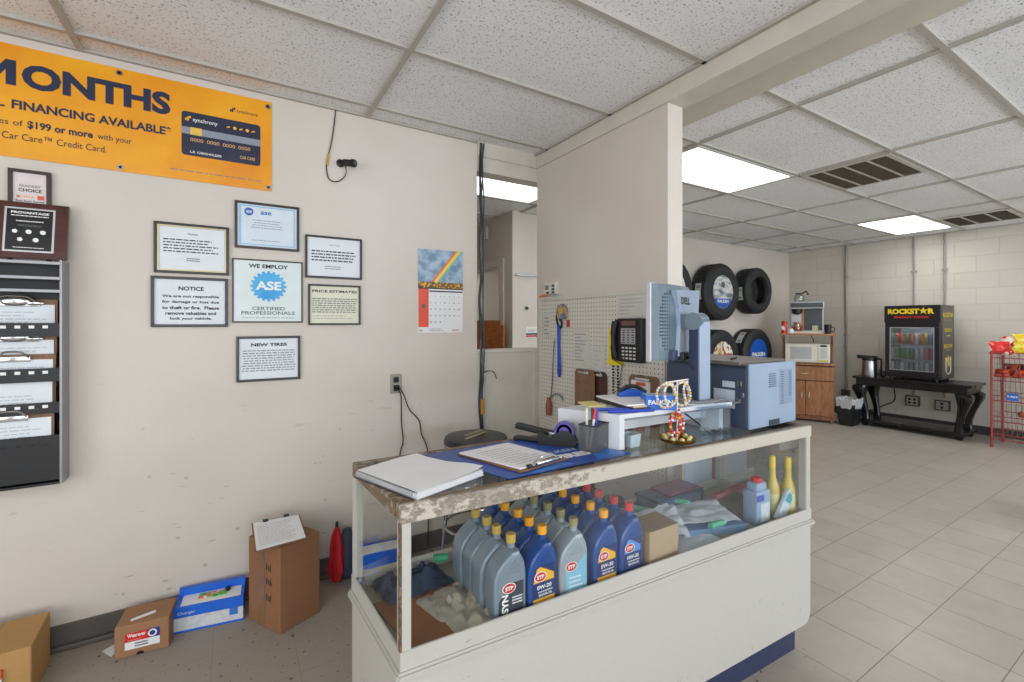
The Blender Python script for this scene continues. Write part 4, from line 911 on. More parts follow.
for kind, n_, s0, lab in cols:
    extra = {('blue', 'orange', 1): '', ('blue', 'orange', 0): ''}.get(kind, '')
    pr = oil_bottle(kind)
    for k in range(n_):
        dx = .004*math.sin(k*2.1+s0*9); loc = K(s0+dx, .053+.0685*k, CF); rz = rzK+.05*math.sin(k*3+s0*20); lb = lab+extra+', '+(ROWN[k] if k < n_-1 else ROWN[4])
        if k == 0: pr.location = loc; pr.rotation_euler = (0, 0, rz); pr['label'] = lb; pr['group'] = 'motor oil bottles in the case'
        else: dup(pr, loc, rz, lb)
# --- the other things in the case; bluish window reflection is mixed into right-hand colours
def kbox_pts(s, t, w_, d, ang):
    c, s_ = math.cos(ang), math.sin(ang)
    return [K(s+x*c-y*s_, t+x*s_+y*c) for x, y in ((-w_/2, -d/2), (w_/2, -d/2), (w_/2, d/2), (-w_/2, d/2))]
t = thing('small_carton', 'plain tan carton standing beside the red-capped oil bottles', 'box', K(.935, .06, CF), world=True)
bm = nb(); hexa(bm, kbox_pts(.905, .07, .145, .09, .05), CF, CF+.122); part(t, 'body', bm, M('tan carton', '#ab9275', .8))
bm = nb(); pts = kbox_pts(.905, .07, .146, .091, .05); f = [Vector((p[0], p[1], CF+.1225)) for p in pts]; bm.faces.new([bm.verts.new(p) for p in (f[0], f[1], f[2]+Vector((.008, .01, .004)), f[3]+Vector((0, .01, .004)))]); part(t, 'top_flap', bm, M('inner carton', '#8b7459', .8))
bm = nb(); hexa(bm, kbox_pts(.15, .16, .24, .27, .12), CF, CF+.006); solo('cardboard_sheet', bm, M('rusty cardboard', '#8f5c3b', .8, var=.2, scale=8), 'flat rust-brown cardboard sheet on the case floor at its end', 'cardboard')
def crumple(name, s, t_, w_, d, h, ang, mat, label, cat, seed, thick=True, z=None, curl=.02, fold=0):
    rnd = random.Random(seed); bm = nb(); n = 22; g = []
    z = CF if z is None else z
    ph = [rnd.uniform(0, 6) for _ in range(6)]
    for i in range(n):
        row = []
        for j in range(n):
            x = (i/(n-1)-.5)*w_; y = (j/(n-1)-.5)*d
            c, s_ = math.cos(ang), math.sin(ang); p = K(s+x*c-y*s_, t_+x*s_+y*c)
            u, v = i/(n-1), j/(n-1)
            q = Vector((u*3+seed, v*3, 0)); hz = abs(noise.noise(q))*.9+abs(noise.noise(q*2.3))*.5+abs(noise.noise(q*5))*.25; dome = min(1, 4*min(u, 1-u, v, 1-v)) if h > .04 else 1; hz = h*hz*(.25+.75*dome)*(1.1 if h > .04 else .7)+curl*(u*v+(1-u)*(1-v)*.5)*(0 if h > .04 else 1)
            row.append(bm.verts.new((p[0], p[1], z+.002+hz)))
        g.append(row)
    for i in range(n-1):
        for j in range(n-1): bm.faces.new((g[i][j], g[i+1][j], g[i+1][j+1], g[i][j+1]))
    ext = bmesh.ops.extrude_face_region(bm, geom=bm.faces[:]); bmesh.ops.translate(bm, verts=[v for v in ext['geom'] if isinstance(v, bmesh.types.BMVert)], vec=(0, 0, .0012))
    return solo(name, bm, mat, label, cat, smooth=True)
crumple('crumpled_plastic', .235, .13, .19, .24, .042, .2, M('crumpled grey plastic', '#b3aa9a', .45, var=.4, scale=16), 'crumpled grey plastic wrap beside the silver oil bottles', 'plastic wrap', 3)
crumple('blue_cloth', .15, .32, .21, .14, .085, .1, M('navy cloth', '#27344a', .85, var=.3), 'crumpled navy cloth heaped at the back of the case end', 'cloth', 5, curl=.06)
bm = nb(); cyl(bm, K(.205, .29, CF+.085), K(.245, .285, CF+.08), .013, .012, 14); solo('green_stopper', bm, M('green plastic', '#2f8a63', .4), 'green plastic cap on the navy cloth in the case', 'cap', smooth=True)
PR = M('printed receipt paper', '#c9ced4', .7, var=.14, scale=40)
crumple('paper_sheet', 1.03, .19, .22, .17, .03, -.5, PR, 'curled paper sheet rising behind the tan carton', 'paper', 8, z=CF+.03, curl=.05)
crumple('paper_sheet', 1.10, .075, .24, .11, .01, .1, PR, 'flat white paper sheet on the case floor by the front glass', 'paper', 9, curl=.012)
crumple('paper_sheet', 1.27, .17, .25, .17, .02, -.3, PR, 'white form lying over the light blue folder in the case', 'paper', 12, z=CF+.035, curl=.02)
bm = nb(); hexa(bm, kbox_pts(1.27, .17, .28, .20, -.25), CF, CF+.030); solo('blue_folder', bm, M('light blue folder', '#6f93ba', .4, var=.2), 'light blue folder under the white form in the case', 'folder')
t = thing('ring_binder', 'dark navy ring binder lying at the back of the case', 'binder', K(1.33, .33, CF), world=True)
bm = nb(); hexa(bm, kbox_pts(1.30, .335, .30, .12, .05), CF, CF+.012); hexa(bm, kbox_pts(1.30, .335, .30, .12, .05), CF+.068, CF+.080); hexa(bm, kbox_pts(1.447, .342, .012, .12, .05), CF+.012, CF+.068); part(t, 'cover', bm, M('navy binder', '#1d2f4c', .3, var=.3, scale=16))
bm = nb(); hexa(bm, kbox_pts(1.295, .335, .28, .105, .05), CF+.012, CF+.066); part(t, 'pages', bm, M('dark blue grey pages', '#4a5d77', .6, var=.4, scale=50))
bm = nb(); hexa(bm, kbox_pts(1.33, .335, .2, .10, .05), CF+.0805, CF+.090); solo('maroon_notebook', bm, M('maroon cover', '#6a3048', .4), 'maroon notebook resting on the navy binder', 'notebook')
def tape_roll(s, t_, ang, label, z=CF+.045, col='#4fa98a'):
    t = thing('marker', label, 'marker', K(s, t_, z), world=True)
    a = K(s, t_, z); d = (math.cos(ang)*.035, math.sin(ang)*.035)
    bm = nb(); cyl(bm, (a[0]-d[0], a[1]-d[1], z), (a[0]+d[0], a[1]+d[1], z), .012, seg=14); part(t, 'barrel', bm, M('marker green', col, .35), True)
    bm = nb(); cyl(bm, (a[0]+d[0], a[1]+d[1], z), (a[0]+d[0]*1.3, a[1]+d[1]*1.3, z), .0095, seg=14); part(t, 'cap', bm, M('marker cap green', '#7cc4a8', .35), True)
tape_roll(1.24, .07, -.05, 'fat green marker at the front edge of the white form')
tape_roll(1.285, .275, -.9, 'fat green marker lying behind the white form', CF+.052)
tape_roll(1.09, .30, -1.0, 'dark green marker between the curled sheet and the binder', CF+.05, '#1f8a5a')
# jug with red cap
t = thing('washer_jug', 'square translucent jug with a red cap in the case', 'jug', K(1.500, .075, CF), rz=rzK)
bm = nb(); bx(bm, -.048, -.032, 0, .048, .032, .135, .012); vs = bx(bm, -.036, -.024, .125, .036, .024, .165, .012); part(t, 'body', bm, M('bluish jug plastic', '#8fa3c0', .3, var=.2), True)
bm = nb(); bx(bm, -.022, -.0335, .01, .036, -.0315, .085); part(t, 'label', bm, M('faded jug label', '#cfd6de', .5, var=.3, scale=50))
bm = nb(); bx(bm, -.046, -.0332, .095, .0, -.0325, .120); part(t, 'blue_print', bm, M('jug blue print', '#3f55b0', .4))
bm = nb(); lathe(bm, [(.021, .160), (.021, .178), (.018, .182), (0, .182)], (0, 0, 0), 20); part(t, 'cap', bm, REDINK, True)
def slim_bottle(s, t_, label, hs=1.0):
    t = thing('slim_bottle', label, 'bottle', K(s, t_, CF), group='yellow long-neck bottles in the case')
    bm = nb(); lathe(bm, [(0, 0), (.026, .0), (.028, .006), (.028, .10*hs), (.022, .125*hs), (.0145, .145*hs), (.0125, .19*hs)], seg=20); part(t, 'body', bm, M('amber yellow plastic', '#c9b45a', .3), True)
    bm = nb(); lathe(bm, [(.0135, .188*hs), (.0125, .228*hs), (.010, .232*hs), (0, .232*hs)], seg=16); part(t, 'nozzle_cap', bm, M('yellow cap', '#e3c93a', .4), True)
    bm = nb(); lathe(bm, [(.0285, .02), (.0285, .09)], seg=20); part(t, 'label', bm, M('pale yellow label', '#d9d39a', .5, var=.2, scale=60), True)
slim_bottle(1.635, .090, 'yellow long-neck bottle beside the red-capped jug', 1.06)
slim_bottle(1.700, .062, 'yellow long-neck bottle in the far corner of the case', 1.03)
t = thing('leaning_pack', 'white and blue blister pack leaning against the yellow bottles', 'pack', K(1.62, .07, CF), world=True)
a = Vector(K(1.575, .040, CF-.02)); d1 = Vector(K(1.665, .040, CF+.085))-a; d2 = Vector((SDIR.x*.050, SDIR.y*.050, -.030)); nn = d1.cross(d2).normalized()*.012
bm = nb(); pv = [a, a+d2, a+d2+d1, a+d1]; lo = [bm.verts.new(p) for p in pv]; hi = [bm.verts.new(p+nn) for p in pv]; bmesh.ops.translate(bm, verts=lo+hi, vec=(0, 0, .03))
bm.faces.new(lo[::-1]); bm.faces.new(hi); [bm.faces.new((lo[i], lo[(i+1) % 4], hi[(i+1) % 4], hi[i])) for i in range(4)]; part(t, 'body', bm, M('white blister card', '#cdd6e0', .35, var=.25, scale=30))
off = -nn.normalized()*.0012+Vector((0, 0, .03)) if nn.y > 0 else nn+nn.normalized()*.0012+Vector((0, 0, .03))
bm = nb(); bm.faces.new([bm.verts.new(p+off) for p in (a+d1*.62+d2*.15, a+d1*.62+d2*.85, a+d1*.9+d2*.85, a+d1*.9+d2*.15)]); part(t, 'blue_print', bm, M('cyan print', '#3aa0b8', .4))
bm = nb(); hexa(bm, kbox_pts(1.49, .17, .30, .022, .12), CF+.095, CF+.112); solo('wiper_blade', bm, M('wiper red brown', '#84484a', .4), 'long red-brown wiper blade pack lying across the case', 'wiper blade')
t = thing('travel_mug', 'black insulated mug behind the tan carton in the case', 'mug', K(.945, .30, CF))
bm = nb(); lathe(bm, [(0, 0), (.036, 0), (.042, .10), (.042, .105)], seg=22); part(t, 'body', bm, M('charcoal mug', '#2c3138', .35), True)
bm = nb(); lathe(bm, [(.042, .102), (.044, .106), (.044, .120), (.036, .126), (.0, .128)], seg=22); part(t, 'lid', bm, BLACK, True)
bm = nb(); lathe(bm, [(.0425, .090), (.0425, .098)], seg=22); part(t, 'band', bm, STEEL, True)

# ================================================================== ON THE COUNTER
ZT = .9648
MN = M('mat blue', '#2a56a8', .35, var=.35, scale=4, hex2='#173a84')
MATC = [Vector((.535, 1.43)), Vector((.655, 1.085)), Vector((1.135, 1.085)), Vector((1.02, 1.432))]
t = thing('counter_mat', 'blue advertising mat with white lettering under the clipboard', 'mat', (.83, 1.26, ZT), world=True)
bm = nb(); hexa(bm, [p[:] for p in MATC], ZT, ZT+.0015); part(t, 'mat_sheet', bm, MN)
bm = nb(); hexa(bm, [(1.0, 1.10), (1.125, 1.10), (1.09, 1.20), (1.02, 1.17)], ZT+.0015, ZT+.0022); hexa(bm, [(.70, 1.09), (.90, 1.10), (.86, 1.13)], ZT+.0015, ZT+.0022); part(t, 'bright_blue_print', bm, M('bright blue print', '#2a7fd6', .35, var=.5, scale=12))
text(t, 'TIRES', (.872, 1.150, ZT+.0024), (1, -.02, 0), (.02, 1, 0), WHITE, .045, .145, .06)
text(t, 'FALKEN', (.852, 1.215, ZT+.0024), (1, -.02, 0), (.02, 1, 0), M('pale mat print', '#b9c9e6', .4), .026, .15, .03)
# notebook
t = thing('spiral_notebook', 'worn white spiral notebook with curling pages at the counter end', 'notebook', (.44, 1.24, ZT), world=True)
NC = [(.296, 1.335), (.386, 1.075), (.610, 1.150), (.503, 1.405)]
def inset(c, k):
    mx_ = sum(p[0] for p in c)/4; my = sum(p[1] for p in c)/4; return [(mx_+(p[0]-mx_)*k, my+(p[1]-my)*k) for p in c]
bm = nb(); hexa(bm, NC, ZT, ZT+.002); part(t, 'back_cover', bm, M('pale cover', '#c9cdd8', .5))
bm = nb()
for k in range(6):
    rnd = random.Random(k); c = [(p[0]+rnd.uniform(-.003, .003), p[1]+rnd.uniform(-.003, .003)) for p in inset(NC, .985)]; hexa(bm, c, ZT+.002+k*.0024, ZT+.0038+k*.0024)
part(t, 'pages', bm, PAPER)
bm = nb(); c = inset(NC, .992); z = ZT+.0172
vs = [[bm.verts.new((c[0][0]*(1-u)*(1-v)+c[1][0]*u*(1-v)+c[2][0]*u*v+c[3][0]*(1-u)*v, c[0][1]*(1-u)*(1-v)+c[1][1]*u*(1-v)+c[2][1]*u*v+c[3][1]*(1-u)*v, z+.004*math.sin(u*6+v*3)*v+.010*max(0, v-.8)*5*max(0, u-.6)*2.2)) for v in [k/8 for k in range(9)]] for u in [k/8 for k in range(9)]]
for i in range(8):
    for j in range(8): bm.faces.new((vs[i][j], vs[i+1][j], vs[i+1][j+1], vs[i][j+1]))
part(t, 'top_page', bm, PAPER, True)
bm = nb()
for k in range(34):
    u = .03+.94*k/33; x = NC[0][0]*(1-u)+NC[1][0]*u; yy = NC[0][1]*(1-u)+NC[1][1]*u
    tube(bm, [(x-.004+.011*math.cos(a)*.9, yy-.003+.004*math.cos(a), ZT+.0095+.0105*math.sin(a)) for a in [2*PI*j/8 for j in range(9)]], .0008, 4)
part(t, 'spiral_wire', bm, M('dark wire', '#3a3c40', .4, .7))
# clipboard lying on mat
t = thing('clipboard', 'brown clipboard with white form lying flat on the blue mat', 'clipboard', (.76, 1.25, ZT), world=True)
z = ZT+.0026; CC = [(.628, 1.365), (.706, 1.105), (.905, 1.140), (.836, 1.390)]
bm = nb(); hexa(bm, CC, z, z+.004); part(t, 'board', bm, HARD)
CP = [(.632, 1.362), (.716, 1.122), (.890, 1.150), (.832, 1.386)]
bm = nb(); hexa(bm, CP, z+.004, z+.0085); pp = part(t, 'form', bm, PAPER)
e1 = Vector((.206, .028, 0)).normalized(); e2 = Vector((-.075, .25, 0)).normalized()
scribble(pp, (.725, 1.15, z+.009), e1, e2, .14, .19, 9, M('faint grey print', '#b9bbbf', .6), .3, 70)
bm = nb(); c = Vector((.815, 1.125, z+.0085)); bx(bm, -.05, -.010, 0, .05, .012, .010, .003, None); bmesh.ops.rotate(bm, verts=bm.verts[:], cent=(0, 0, 0), matrix=Matrix.Rotation(.17, 3, 'Z')); bmesh.ops.translate(bm, verts=bm.verts[:], vec=c); tube(bm, smooth_path([c+Vector(p) for p in ((-.045, -.008, .008), (-.03, .012, .012), (0, .022, .012), (.03, .02, .012), (.045, .004, .008))], 4), .0022, 6)
part(t, 'clip', bm, CHROME, True)
bm = nb(); bx(bm, .735, 1.108, z+.0085, .752, 1.122, z+.016, .002); solo('binder_clip', bm, BLACK, 'small black clip on the corner of the flat form', 'clip')
# desk caddy (black letter tray with stapler) and mesh pencil holder
t = thing('stapler', 'black stapler standing open at the back of the counter', 'stapler', (.955, 1.365, ZT+.002), rz=-1.0)
bm = nb(); bx(bm, -.10, -.018, 0, .08, .018, .012, .004); part(t, 'base', bm, BLACK)
bm = nb(); bx(bm, -.095, -.014, .030, .078, .014, .052, .006, rot=('Y', .12)); part(t, 'arm', bm, BLACK)
bm = nb(); bx(bm, .04, -.016, .010, .078, .016, .042, .003); part(t, 'hinge', bm, STEEL)
t = thing('tape_dispenser', 'black tape dispenser with a purple roll beside the mesh holder', 'tape dispenser', (.985, 1.290, ZT+.002), rz=-.8)
bm = nb(); prism(bm, [(-.07, 0), (.06, 0), (.065, .02), (.045, .05), (.01, .055), (-.03, .03), (-.068, .045), (-.075, .03)], lambda a, b: (a, -.018, b), lambda a, b: (a, .018, b)); part(t, 'body', bm, BLACK)
bm = nb(); lathe(bm, [(.018, -.012), (.036, -.012), (.036, .012), (.018, .012), (.018, -.012)], (.02, 0, .05), 22, 'Y'); part(t, 'roll', bm, M('purple tape', '#54428e', .3), True)
t = thing('mesh_pencil_holder', 'square wire mesh pencil holder on the blue mat', 'holder', (1.056, 1.186, ZT+.0022), rz=.35)
m, ns, lk, p = nmat('wire mesh'); tc = node(ns, 'ShaderNodeTexCoord'); ck = node(ns, 'ShaderNodeTexChecker', i_Scale=260.0); lk.new(tc.outputs['Object'], ck.inputs['Vector'])
mv = node(ns, 'ShaderNodeMapRange'); mv.inputs[3].default_value = .30; mv.inputs[4].default_value = .75; lk.new(ck.outputs['Fac'], mv.inputs[0]); lk.new(mv.outputs[0], p.inputs['Alpha']); p.inputs['Base Color'].default_value = rgb('#7c7d7e'); p.inputs['Metallic'].default_value = .6; p.inputs['Roughness'].default_value = .35
MESHM = m
bm = nb()
for a in ((-.045, -.033, .045, -.0315), (-.045, .0315, .045, .033), (-.045, -.0315, -.0435, .0315), (.0435, -.0315, .045, .0315)): bx(bm, a[0], a[1], 0, a[2], a[3], .088)
bx(bm, -.045, -.033, 0, .045, .033, .0015); part(t, 'basket', bm, MESHM)
bm = nb()
for a in ((-.0465, -.0345, .0465, -.031), (-.0465, .031, .0465, .0345), (-.0465, -.031, -.043, .031), (.043, -.031, .0465, .031)): bx(bm, a[0], a[1], .086, a[2], a[3], .090)
part(t, 'rim', bm, M('dark wire', '#3a3c40', .4, .7))
for k, (dx, dy, lx, ly, hx, lab) in enumerate(((-.01, 0, .35, -.1, '#d8d8d8', 'white and red pen standing in the mesh holder'), (.005, .005, .42, .2, '#c8202a', 'red pen standing in the mesh holder'), (.02, -.006, .30, .15, '#2448b8', 'blue pen standing in the mesh holder'), (.026, .01, .1, .3, '#1d1d20', 'black marker standing in the mesh holder'), (-.02, .012, .2, .35, '#cfd6b8', 'pale green pen at the back of the mesh holder'))):
    b0 = Vector((1.056+dx*.6-.012, 1.186+dy*.6, ZT+.006)); d = Vector((lx*.45, ly*.35, 1)).normalized(); L = .135
    t2 = thing('pen', lab, 'pen', tuple(b0), world=True, group='pens in the mesh holder')
    bm = nb(); cyl(bm, b0, b0+d*L*.75, .0045, seg=10); part(t2, 'barrel', bm, M('pen %s' % hx, hx, .3), True)
    bm = nb(); cyl(bm, b0+d*L*.75, b0+d*L, .0055, .0045, 10); part(t2, 'cap', bm, M('pen cap %s' % hx, hx if k else '#c8202a', .3), True)
# riser shelf
RX0, RX1, RY0, RY1, RZ = 1.128, 1.70, 1.137, 1.42, 1.085
def R_(x, y):      # slanted near end, and follows the counter's small turn
    b = (y-RY0)/(RY1-RY0); a = (x-RX0)/(RX1-RX0); return (x-.100*b*(1-a), y-.045*a+(-.07*b*(1-a)))
t = thing('monitor_riser', 'white wooden shelf riser standing on the counter under the monitor', 'riser', (1.4, 1.29, ZT), world=True)
RW = M('white laminate', '#cfd0d4', .4)
def rb_(bm, x0, x1, y0, y1, z0, z1): hexa(bm, [R_(x0, y0), R_(x1, y0), R_(x1, y1), R_(x0, y1)], z0, z1)
bm = nb(); rb_(bm, RX0, RX0+.022, RY0, RY1, ZT, RZ-.016); part(t, 'side_panel', bm, RW)
bm = nb(); rb_(bm, RX1-.022, RX1, RY0+.04, RY1, ZT, RZ-.016); part(t, 'side_panel', bm, RW)
bm = nb(); rb_(bm, RX0, RX1, RY0, RY1, RZ-.016, RZ); part(t, 'top_board', bm, RW)
bm = nb(); rb_(bm, RX0+.022, RX1-.022, RY0+.10, RY0+.115, RZ-.075, RZ-.018); part(t, 'apron', bm, RW)
bm = nb(); rb_(bm, RX0+.022, RX1, RY0-.001, RY0+.004, RZ-.022, RZ-.015); part(t, 'metal_edge', bm, M('dull metal edge', '#77797c', .35, .8))
# clear acrylic wing under the riser, plastic tub
bm = nb(); hexa(bm, [(1.50, 1.085), (1.665, 1.075), (1.665, 1.081), (1.50, 1.091)], ZT, ZT+.115); hexa(bm, [(1.50, 1.085), (1.665, 1.075), (1.665, 1.15), (1.50, 1.16)], ZT+.112, ZT+.116); solo('acrylic_stand', bm, glass('blue acrylic', (.80, .88, .95), .12, .1), 'clear bluish acrylic stand at the riser front beside the printer', 'stand')
bm = nb(); lathe(bm, [(0, 0), (.030, 0), (.036, .045), (.034, .045), (.029, .004), (0, .004)], (1.20, 1.155, ZT), 4, mod=None); bmesh.ops.rotate(bm, verts=bm.verts[:], cent=(1.20, 1.155, 0), matrix=Matrix.Rotation(PI/4, 3, 'Z')); solo('plastic_tub', bm, M('cloudy plastic', '#aebcc2', .2), 'small cloudy plastic tub beneath the riser', 'tub')
# things on the riser
def rbox(bm, pts, z0, z1): hexa(bm, pts, z0, z1)
t = thing('paper_folder', 'dark clipboard folder with white papers lying on the riser', 'folder', (1.29, 1.25, RZ), world=True)
bm = nb(); hexa(bm, [(1.21, 1.15), (1.385, 1.125), (1.425, 1.36), (1.25, 1.385)], RZ, RZ+.012); part(t, 'cover', bm, M('dark folder', '#35322f', .5))
bm = nb(); hexa(bm, [(1.215, 1.155), (1.375, 1.133), (1.418, 1.352), (1.258, 1.375)], RZ+.012, RZ+.018); part(t, 'papers', bm, M('tan paper', '#c9b798', .7))
bm = nb(); hexa(bm, [(1.195, 1.165), (1.36, 1.142), (1.405, 1.36), (1.245, 1.385)], RZ+.018, RZ+.023); part(t, 'top_sheet', bm, PAPER)
bm = nb(); hexa(bm, [(1.135, 1.30), (1.20, 1.28), (1.22, 1.37), (1.155, 1.39)], RZ, RZ+.006); solo('yellow_notepad', bm, M('yellow paper', '#dccf86', .7), 'pale yellow notepad on the riser above the tape dispenser', 'notepad')
for k, (a, b, lab) in enumerate((((1.135, 1.215), (1.195, 1.185), 'blue pen lying along the riser edge, behind the mesh holder'), ((1.145, 1.165), (1.205, 1.14), 'blue marker lying on the riser corner above the mesh holder'))):
    t = thing('blue_pen', lab, 'pen', (a[0], a[1], RZ), world=True)
    va, vb = Vector((a[0], a[1], RZ+.006)), Vector((b[0], b[1], RZ+.006)); va, vb = va-(vb-va)*.5, vb+(vb-va)*.5
    bm = nb(); cyl(bm, va, vb, .0055, seg=10); part(t, 'barrel', bm, M('pen blue', '#1f3fb0', .3), True)
    bm = nb(); cyl(bm, vb, vb+(vb-va)*.3, .006, .005, 10); part(t, 'cap', bm, BLACK if k == 0 else M('pen blue', '#1f3fb0', .3), True)
t = thing('hole_punch', 'blue and black stapler-like punch on top of the papers on the riser', 'punch', (1.36, 1.30, RZ+.0235), rz=-.5)
bm = nb(); prism(bm, [(-.06, 0), (.06, 0), (.06, .010), (.03, .024), (-.02, .030), (-.055, .016)], lambda a, b: (a, -.016, b), lambda a, b: (a, .016, b)); part(t, 'body', bm, M('punch blue', '#1d4fae', .35))
bm = nb(); tube(bm, smooth_path([(-.055, 0, .016), (-.02, 0, .038), (.02, 0, .036), (.055, 0, .014)]), .008, 8); part(t, 'handle', bm, BLACK, True)
t = thing('small_blue_box', 'small bright blue box with white lettering on the riser edge', 'box', (1.335, 1.150, RZ), rz=-.55)
bm = nb(); bx(bm, -.055, -.035, 0, .055, .035, .052, .001); part(t, 'body', bm, M('falcon blue', '#1b62c4', .4))
bm = nb(); bx(bm, -.050, -.03, .052, .050, .03, .0528); part(t, 'top_panel', bm, M('pale blue top', '#9fb9dd', .4))
text(t, 'FALKEN', (-.046, -.0358, .020), XD, ZD, WHITE, .017, .09, .04); text(t, 'FALKEN', (-.0558, .028, .021), (0, -1, 0), ZD, WHITE, .012, .05, .04); scribble(t, (.0, -.0358, .010), XD, ZD, .04, .006, 1, WHITE, .5, 71, 0)
# bracelet stand
t = thing('bracelet_stand', 'brass dish stand with a thin rod holding beaded bracelets', 'jewellery stand', (1.380, 1.100, ZT))
bm = nb(); lathe(bm, [(0, .003), (.040, .0), (.062, .008), (.066, .020), (.063, .020), (.058, .011), (.04, .005), (0, .006)], seg=32); part(t, 'dish', bm, GOLD, True)
bm = nb(); cyl(bm, (0, 0, .005), (0, 0, .225), .0028, seg=10); tube(bm, [(-.066, 0, .222), (.060, 0, .226)], .003, 8); part(t, 'rod', bm, M('white rod', '#d5d2cb', .3), True)
def bracelet(x, z, rx, rz_, tilt, k, cols, lab, group):
    t2 = thing('beaded_bracelet', lab, 'bracelet', (1.380+x, 1.100, ZT+z), group=group, rz=tilt)
    bm = nb(); n_ = 26
    for j in range(n_):
        a = 2*PI*j/n_; q = 0 if j % 3 else 1+(j//3+k) % (len(cols)-1); n0 = len(bm.faces)
        sph(bm, (rx*math.cos(a), .003*math.sin(3*a), rz_*math.sin(a)), .0052, u=8, v=6)
        bm.faces.ensure_lookup_table()
        for f in bm.faces[n0:]: f.material_index = q
    part(t2, 'bead_chain', bm, [M('bead %s' % c, c, .3) for c in cols], True)
PB = ['#dcd9d2', '#d9b84a', '#c99a8e']
for k, (x, tl, lab) in enumerate(((-.058, -.25, 'pale beaded bracelet at the outer end of the rod arm, above the blue box'), (-.040, .25, 'pale beaded bracelet hanging second on the rod arm'), (.028, -.1, 'pale beaded bracelet hanging just past the upright rod'), (.050, .5, 'wide pale beaded bracelet at the rod arm end near the monitor column'))):
    bracelet(x, .175, .040, .043, tl, k, PB, lab, 'bracelets on the top arm')
for k, (x, z, r_, tl, lab) in enumerate(((-.012, .052, .030, .2, 'red and gold beaded bracelet lowest around the rod, in the dish'), (-.004, .070, .026, -.5, 'red beaded bracelet in the middle of the rod'), (.006, .085, .022, .9, 'red and white beaded bracelet uppermost round the rod above the dish'))):
    bracelet(x, z, r_, r_+.010, tl, 20+k, ['#c7322c', '#e0b640', '#f0ece4'], lab, 'bracelets around the rod')
rnd = random.Random(4)
for k in range(9):
    a = .7*k; bm = nb(); sph(bm, (1.380+.045*math.cos(a), 1.100+.045*math.sin(a), ZT+.018), .009, u=10, v=8); solo('wrapped_sweet', bm, M('sweet wrapper', '#e2cf8a', .35, var=.4, scale=60), 'small shiny wrapped sweet in the brass dish', 'sweet', group='sweets in the brass dish', smooth=True)

# monitor, seen from behind
t = thing('computer_monitor', 'grey and silver computer monitor seen from behind on a thick column stand', 'monitor', (1.563, 1.281, RZ), rz=math.atan2(.138, .427))
W2, Z0, Z1 = .193, .163, .475
MBACK = M('blue grey monitor plastic', '#61737f', .35); MSIL = M('silver bezel', '#b9bcc0', .3, .3); MDK = M('slate stand', '#36425c', .4)
bm = nb(); bx(bm, -W2, .0, Z0, W2, .022, Z1, .004); part(t, 'bezel', bm, MSIL)
bm = nb(); bx(bm, -W2+.015, .0215, Z0+.018, W2-.015, .0235, Z1-.018); part(t, 'screen', bm, M('screen', '#101418', .1))
bm = nb()
sec = [(-W2+.004, 0), (-W2+.02, -.022), (-.10, -.045), (0, -.050), (.10, -.045), (W2-.02, -.022), (W2-.004, 0)]
lo = [bm.verts.new((x, y, Z0+.006)) for x, y in sec]; mid1 = [bm.verts.new((x*.98, y*1.15, Z0+.06)) for x, y in sec]; mid2 = [bm.verts.new((x*.98, y*1.15, Z1-.05)) for x, y in sec]; hi = [bm.verts.new((x, y*.8, Z1-.006)) for x, y in sec]
for A_, B2 in ((lo, mid1), (mid1, mid2), (mid2, hi)):
    for i in range(len(sec)-1): bm.faces.new((A_[i], A_[i+1], B2[i+1], B2[i]))
bm.faces.new(lo[::-1]); bm.faces.new(hi); bm.faces.new([r_[0] for r_ in (lo, mid1, mid2, hi)][::-1]+[]) ; bm.faces.new([r_[-1] for r_ in (lo, mid1, mid2, hi)])
part(t, 'back_shell', bm, MBACK, True)
bm = nb()
prism(bm, [(-.085, Z0+.02), (.12, Z0+.02), (.135, Z0+.10), (.15, Z0+.20), (.165, Z1-.02), (-.115, Z1-.03), (-.085, Z1-.10), (-.07, Z0+.14)], lambda a, b: (a, -.048, b), lambda a, b: (a*.96, -.068, b)); part(t, 'centre_panel', bm, M('light blue grey plastic', '#8f9fb6', .3))
text(t, 'DELL', (-.012, -.0695, Z1-.085), XD, ZD, M('logo dark', '#2c3238', .4), .030, .10, .05, 'C', name='logo_lettering')
bm = nb()
for i in range(7):
    for j in range(17):
        x = -W2+.026+i*.0125; z = Z0+.05+j*.0135
        yy = -.026-.022*(i/6)
        if (i-6)**2*.5+((j-8)**2)*.12 < 20: bx(bm, x-.003, yy-.004, z-.003, x+.003, yy+.01, z+.003)
part(t, 'vent_grille', bm, M('vent dark', '#3b4a52', .6))
bm = nb(); bx(bm, -.12, -.062, Z0+.005, .10, -.02, Z0+.045, .004); part(t, 'port_panel', bm, MDK)
CXm = -.030
bm = nb(); bx(bm, CXm-.036, -.150, .012, CXm+.030, -.105, .322, .004, rot=('Z', -.33)); part(t, 'column', bm, [MDK], label='slate blue stand column')
bm = nb(); bx(bm, CXm-.034, -.156, .014, CXm+.030, -.146, .320, .003, rot=('Z', -.33), about=(CXm-.003, -.1275, .15)); part(t, 'column_cover', bm, M('light blue grey plastic', '#8f9fb6', .3))
bm = nb(); cyl(bm, (CXm-.045, -.118, .322), (CXm+.05, -.118, .322), .034, seg=24); bx(bm, CXm-.035, -.12, .29, CXm+.035, -.06, .35, .008); part(t, 'pivot', bm, MBACK, True)
bm = nb(); lathe(bm, [(0, 0), (.105, 0), (.105, .006), (.09, .012), (0, .014)], (CXm, -.075, 0.0005), 36); part(t, 'base', bm, MSIL, True)
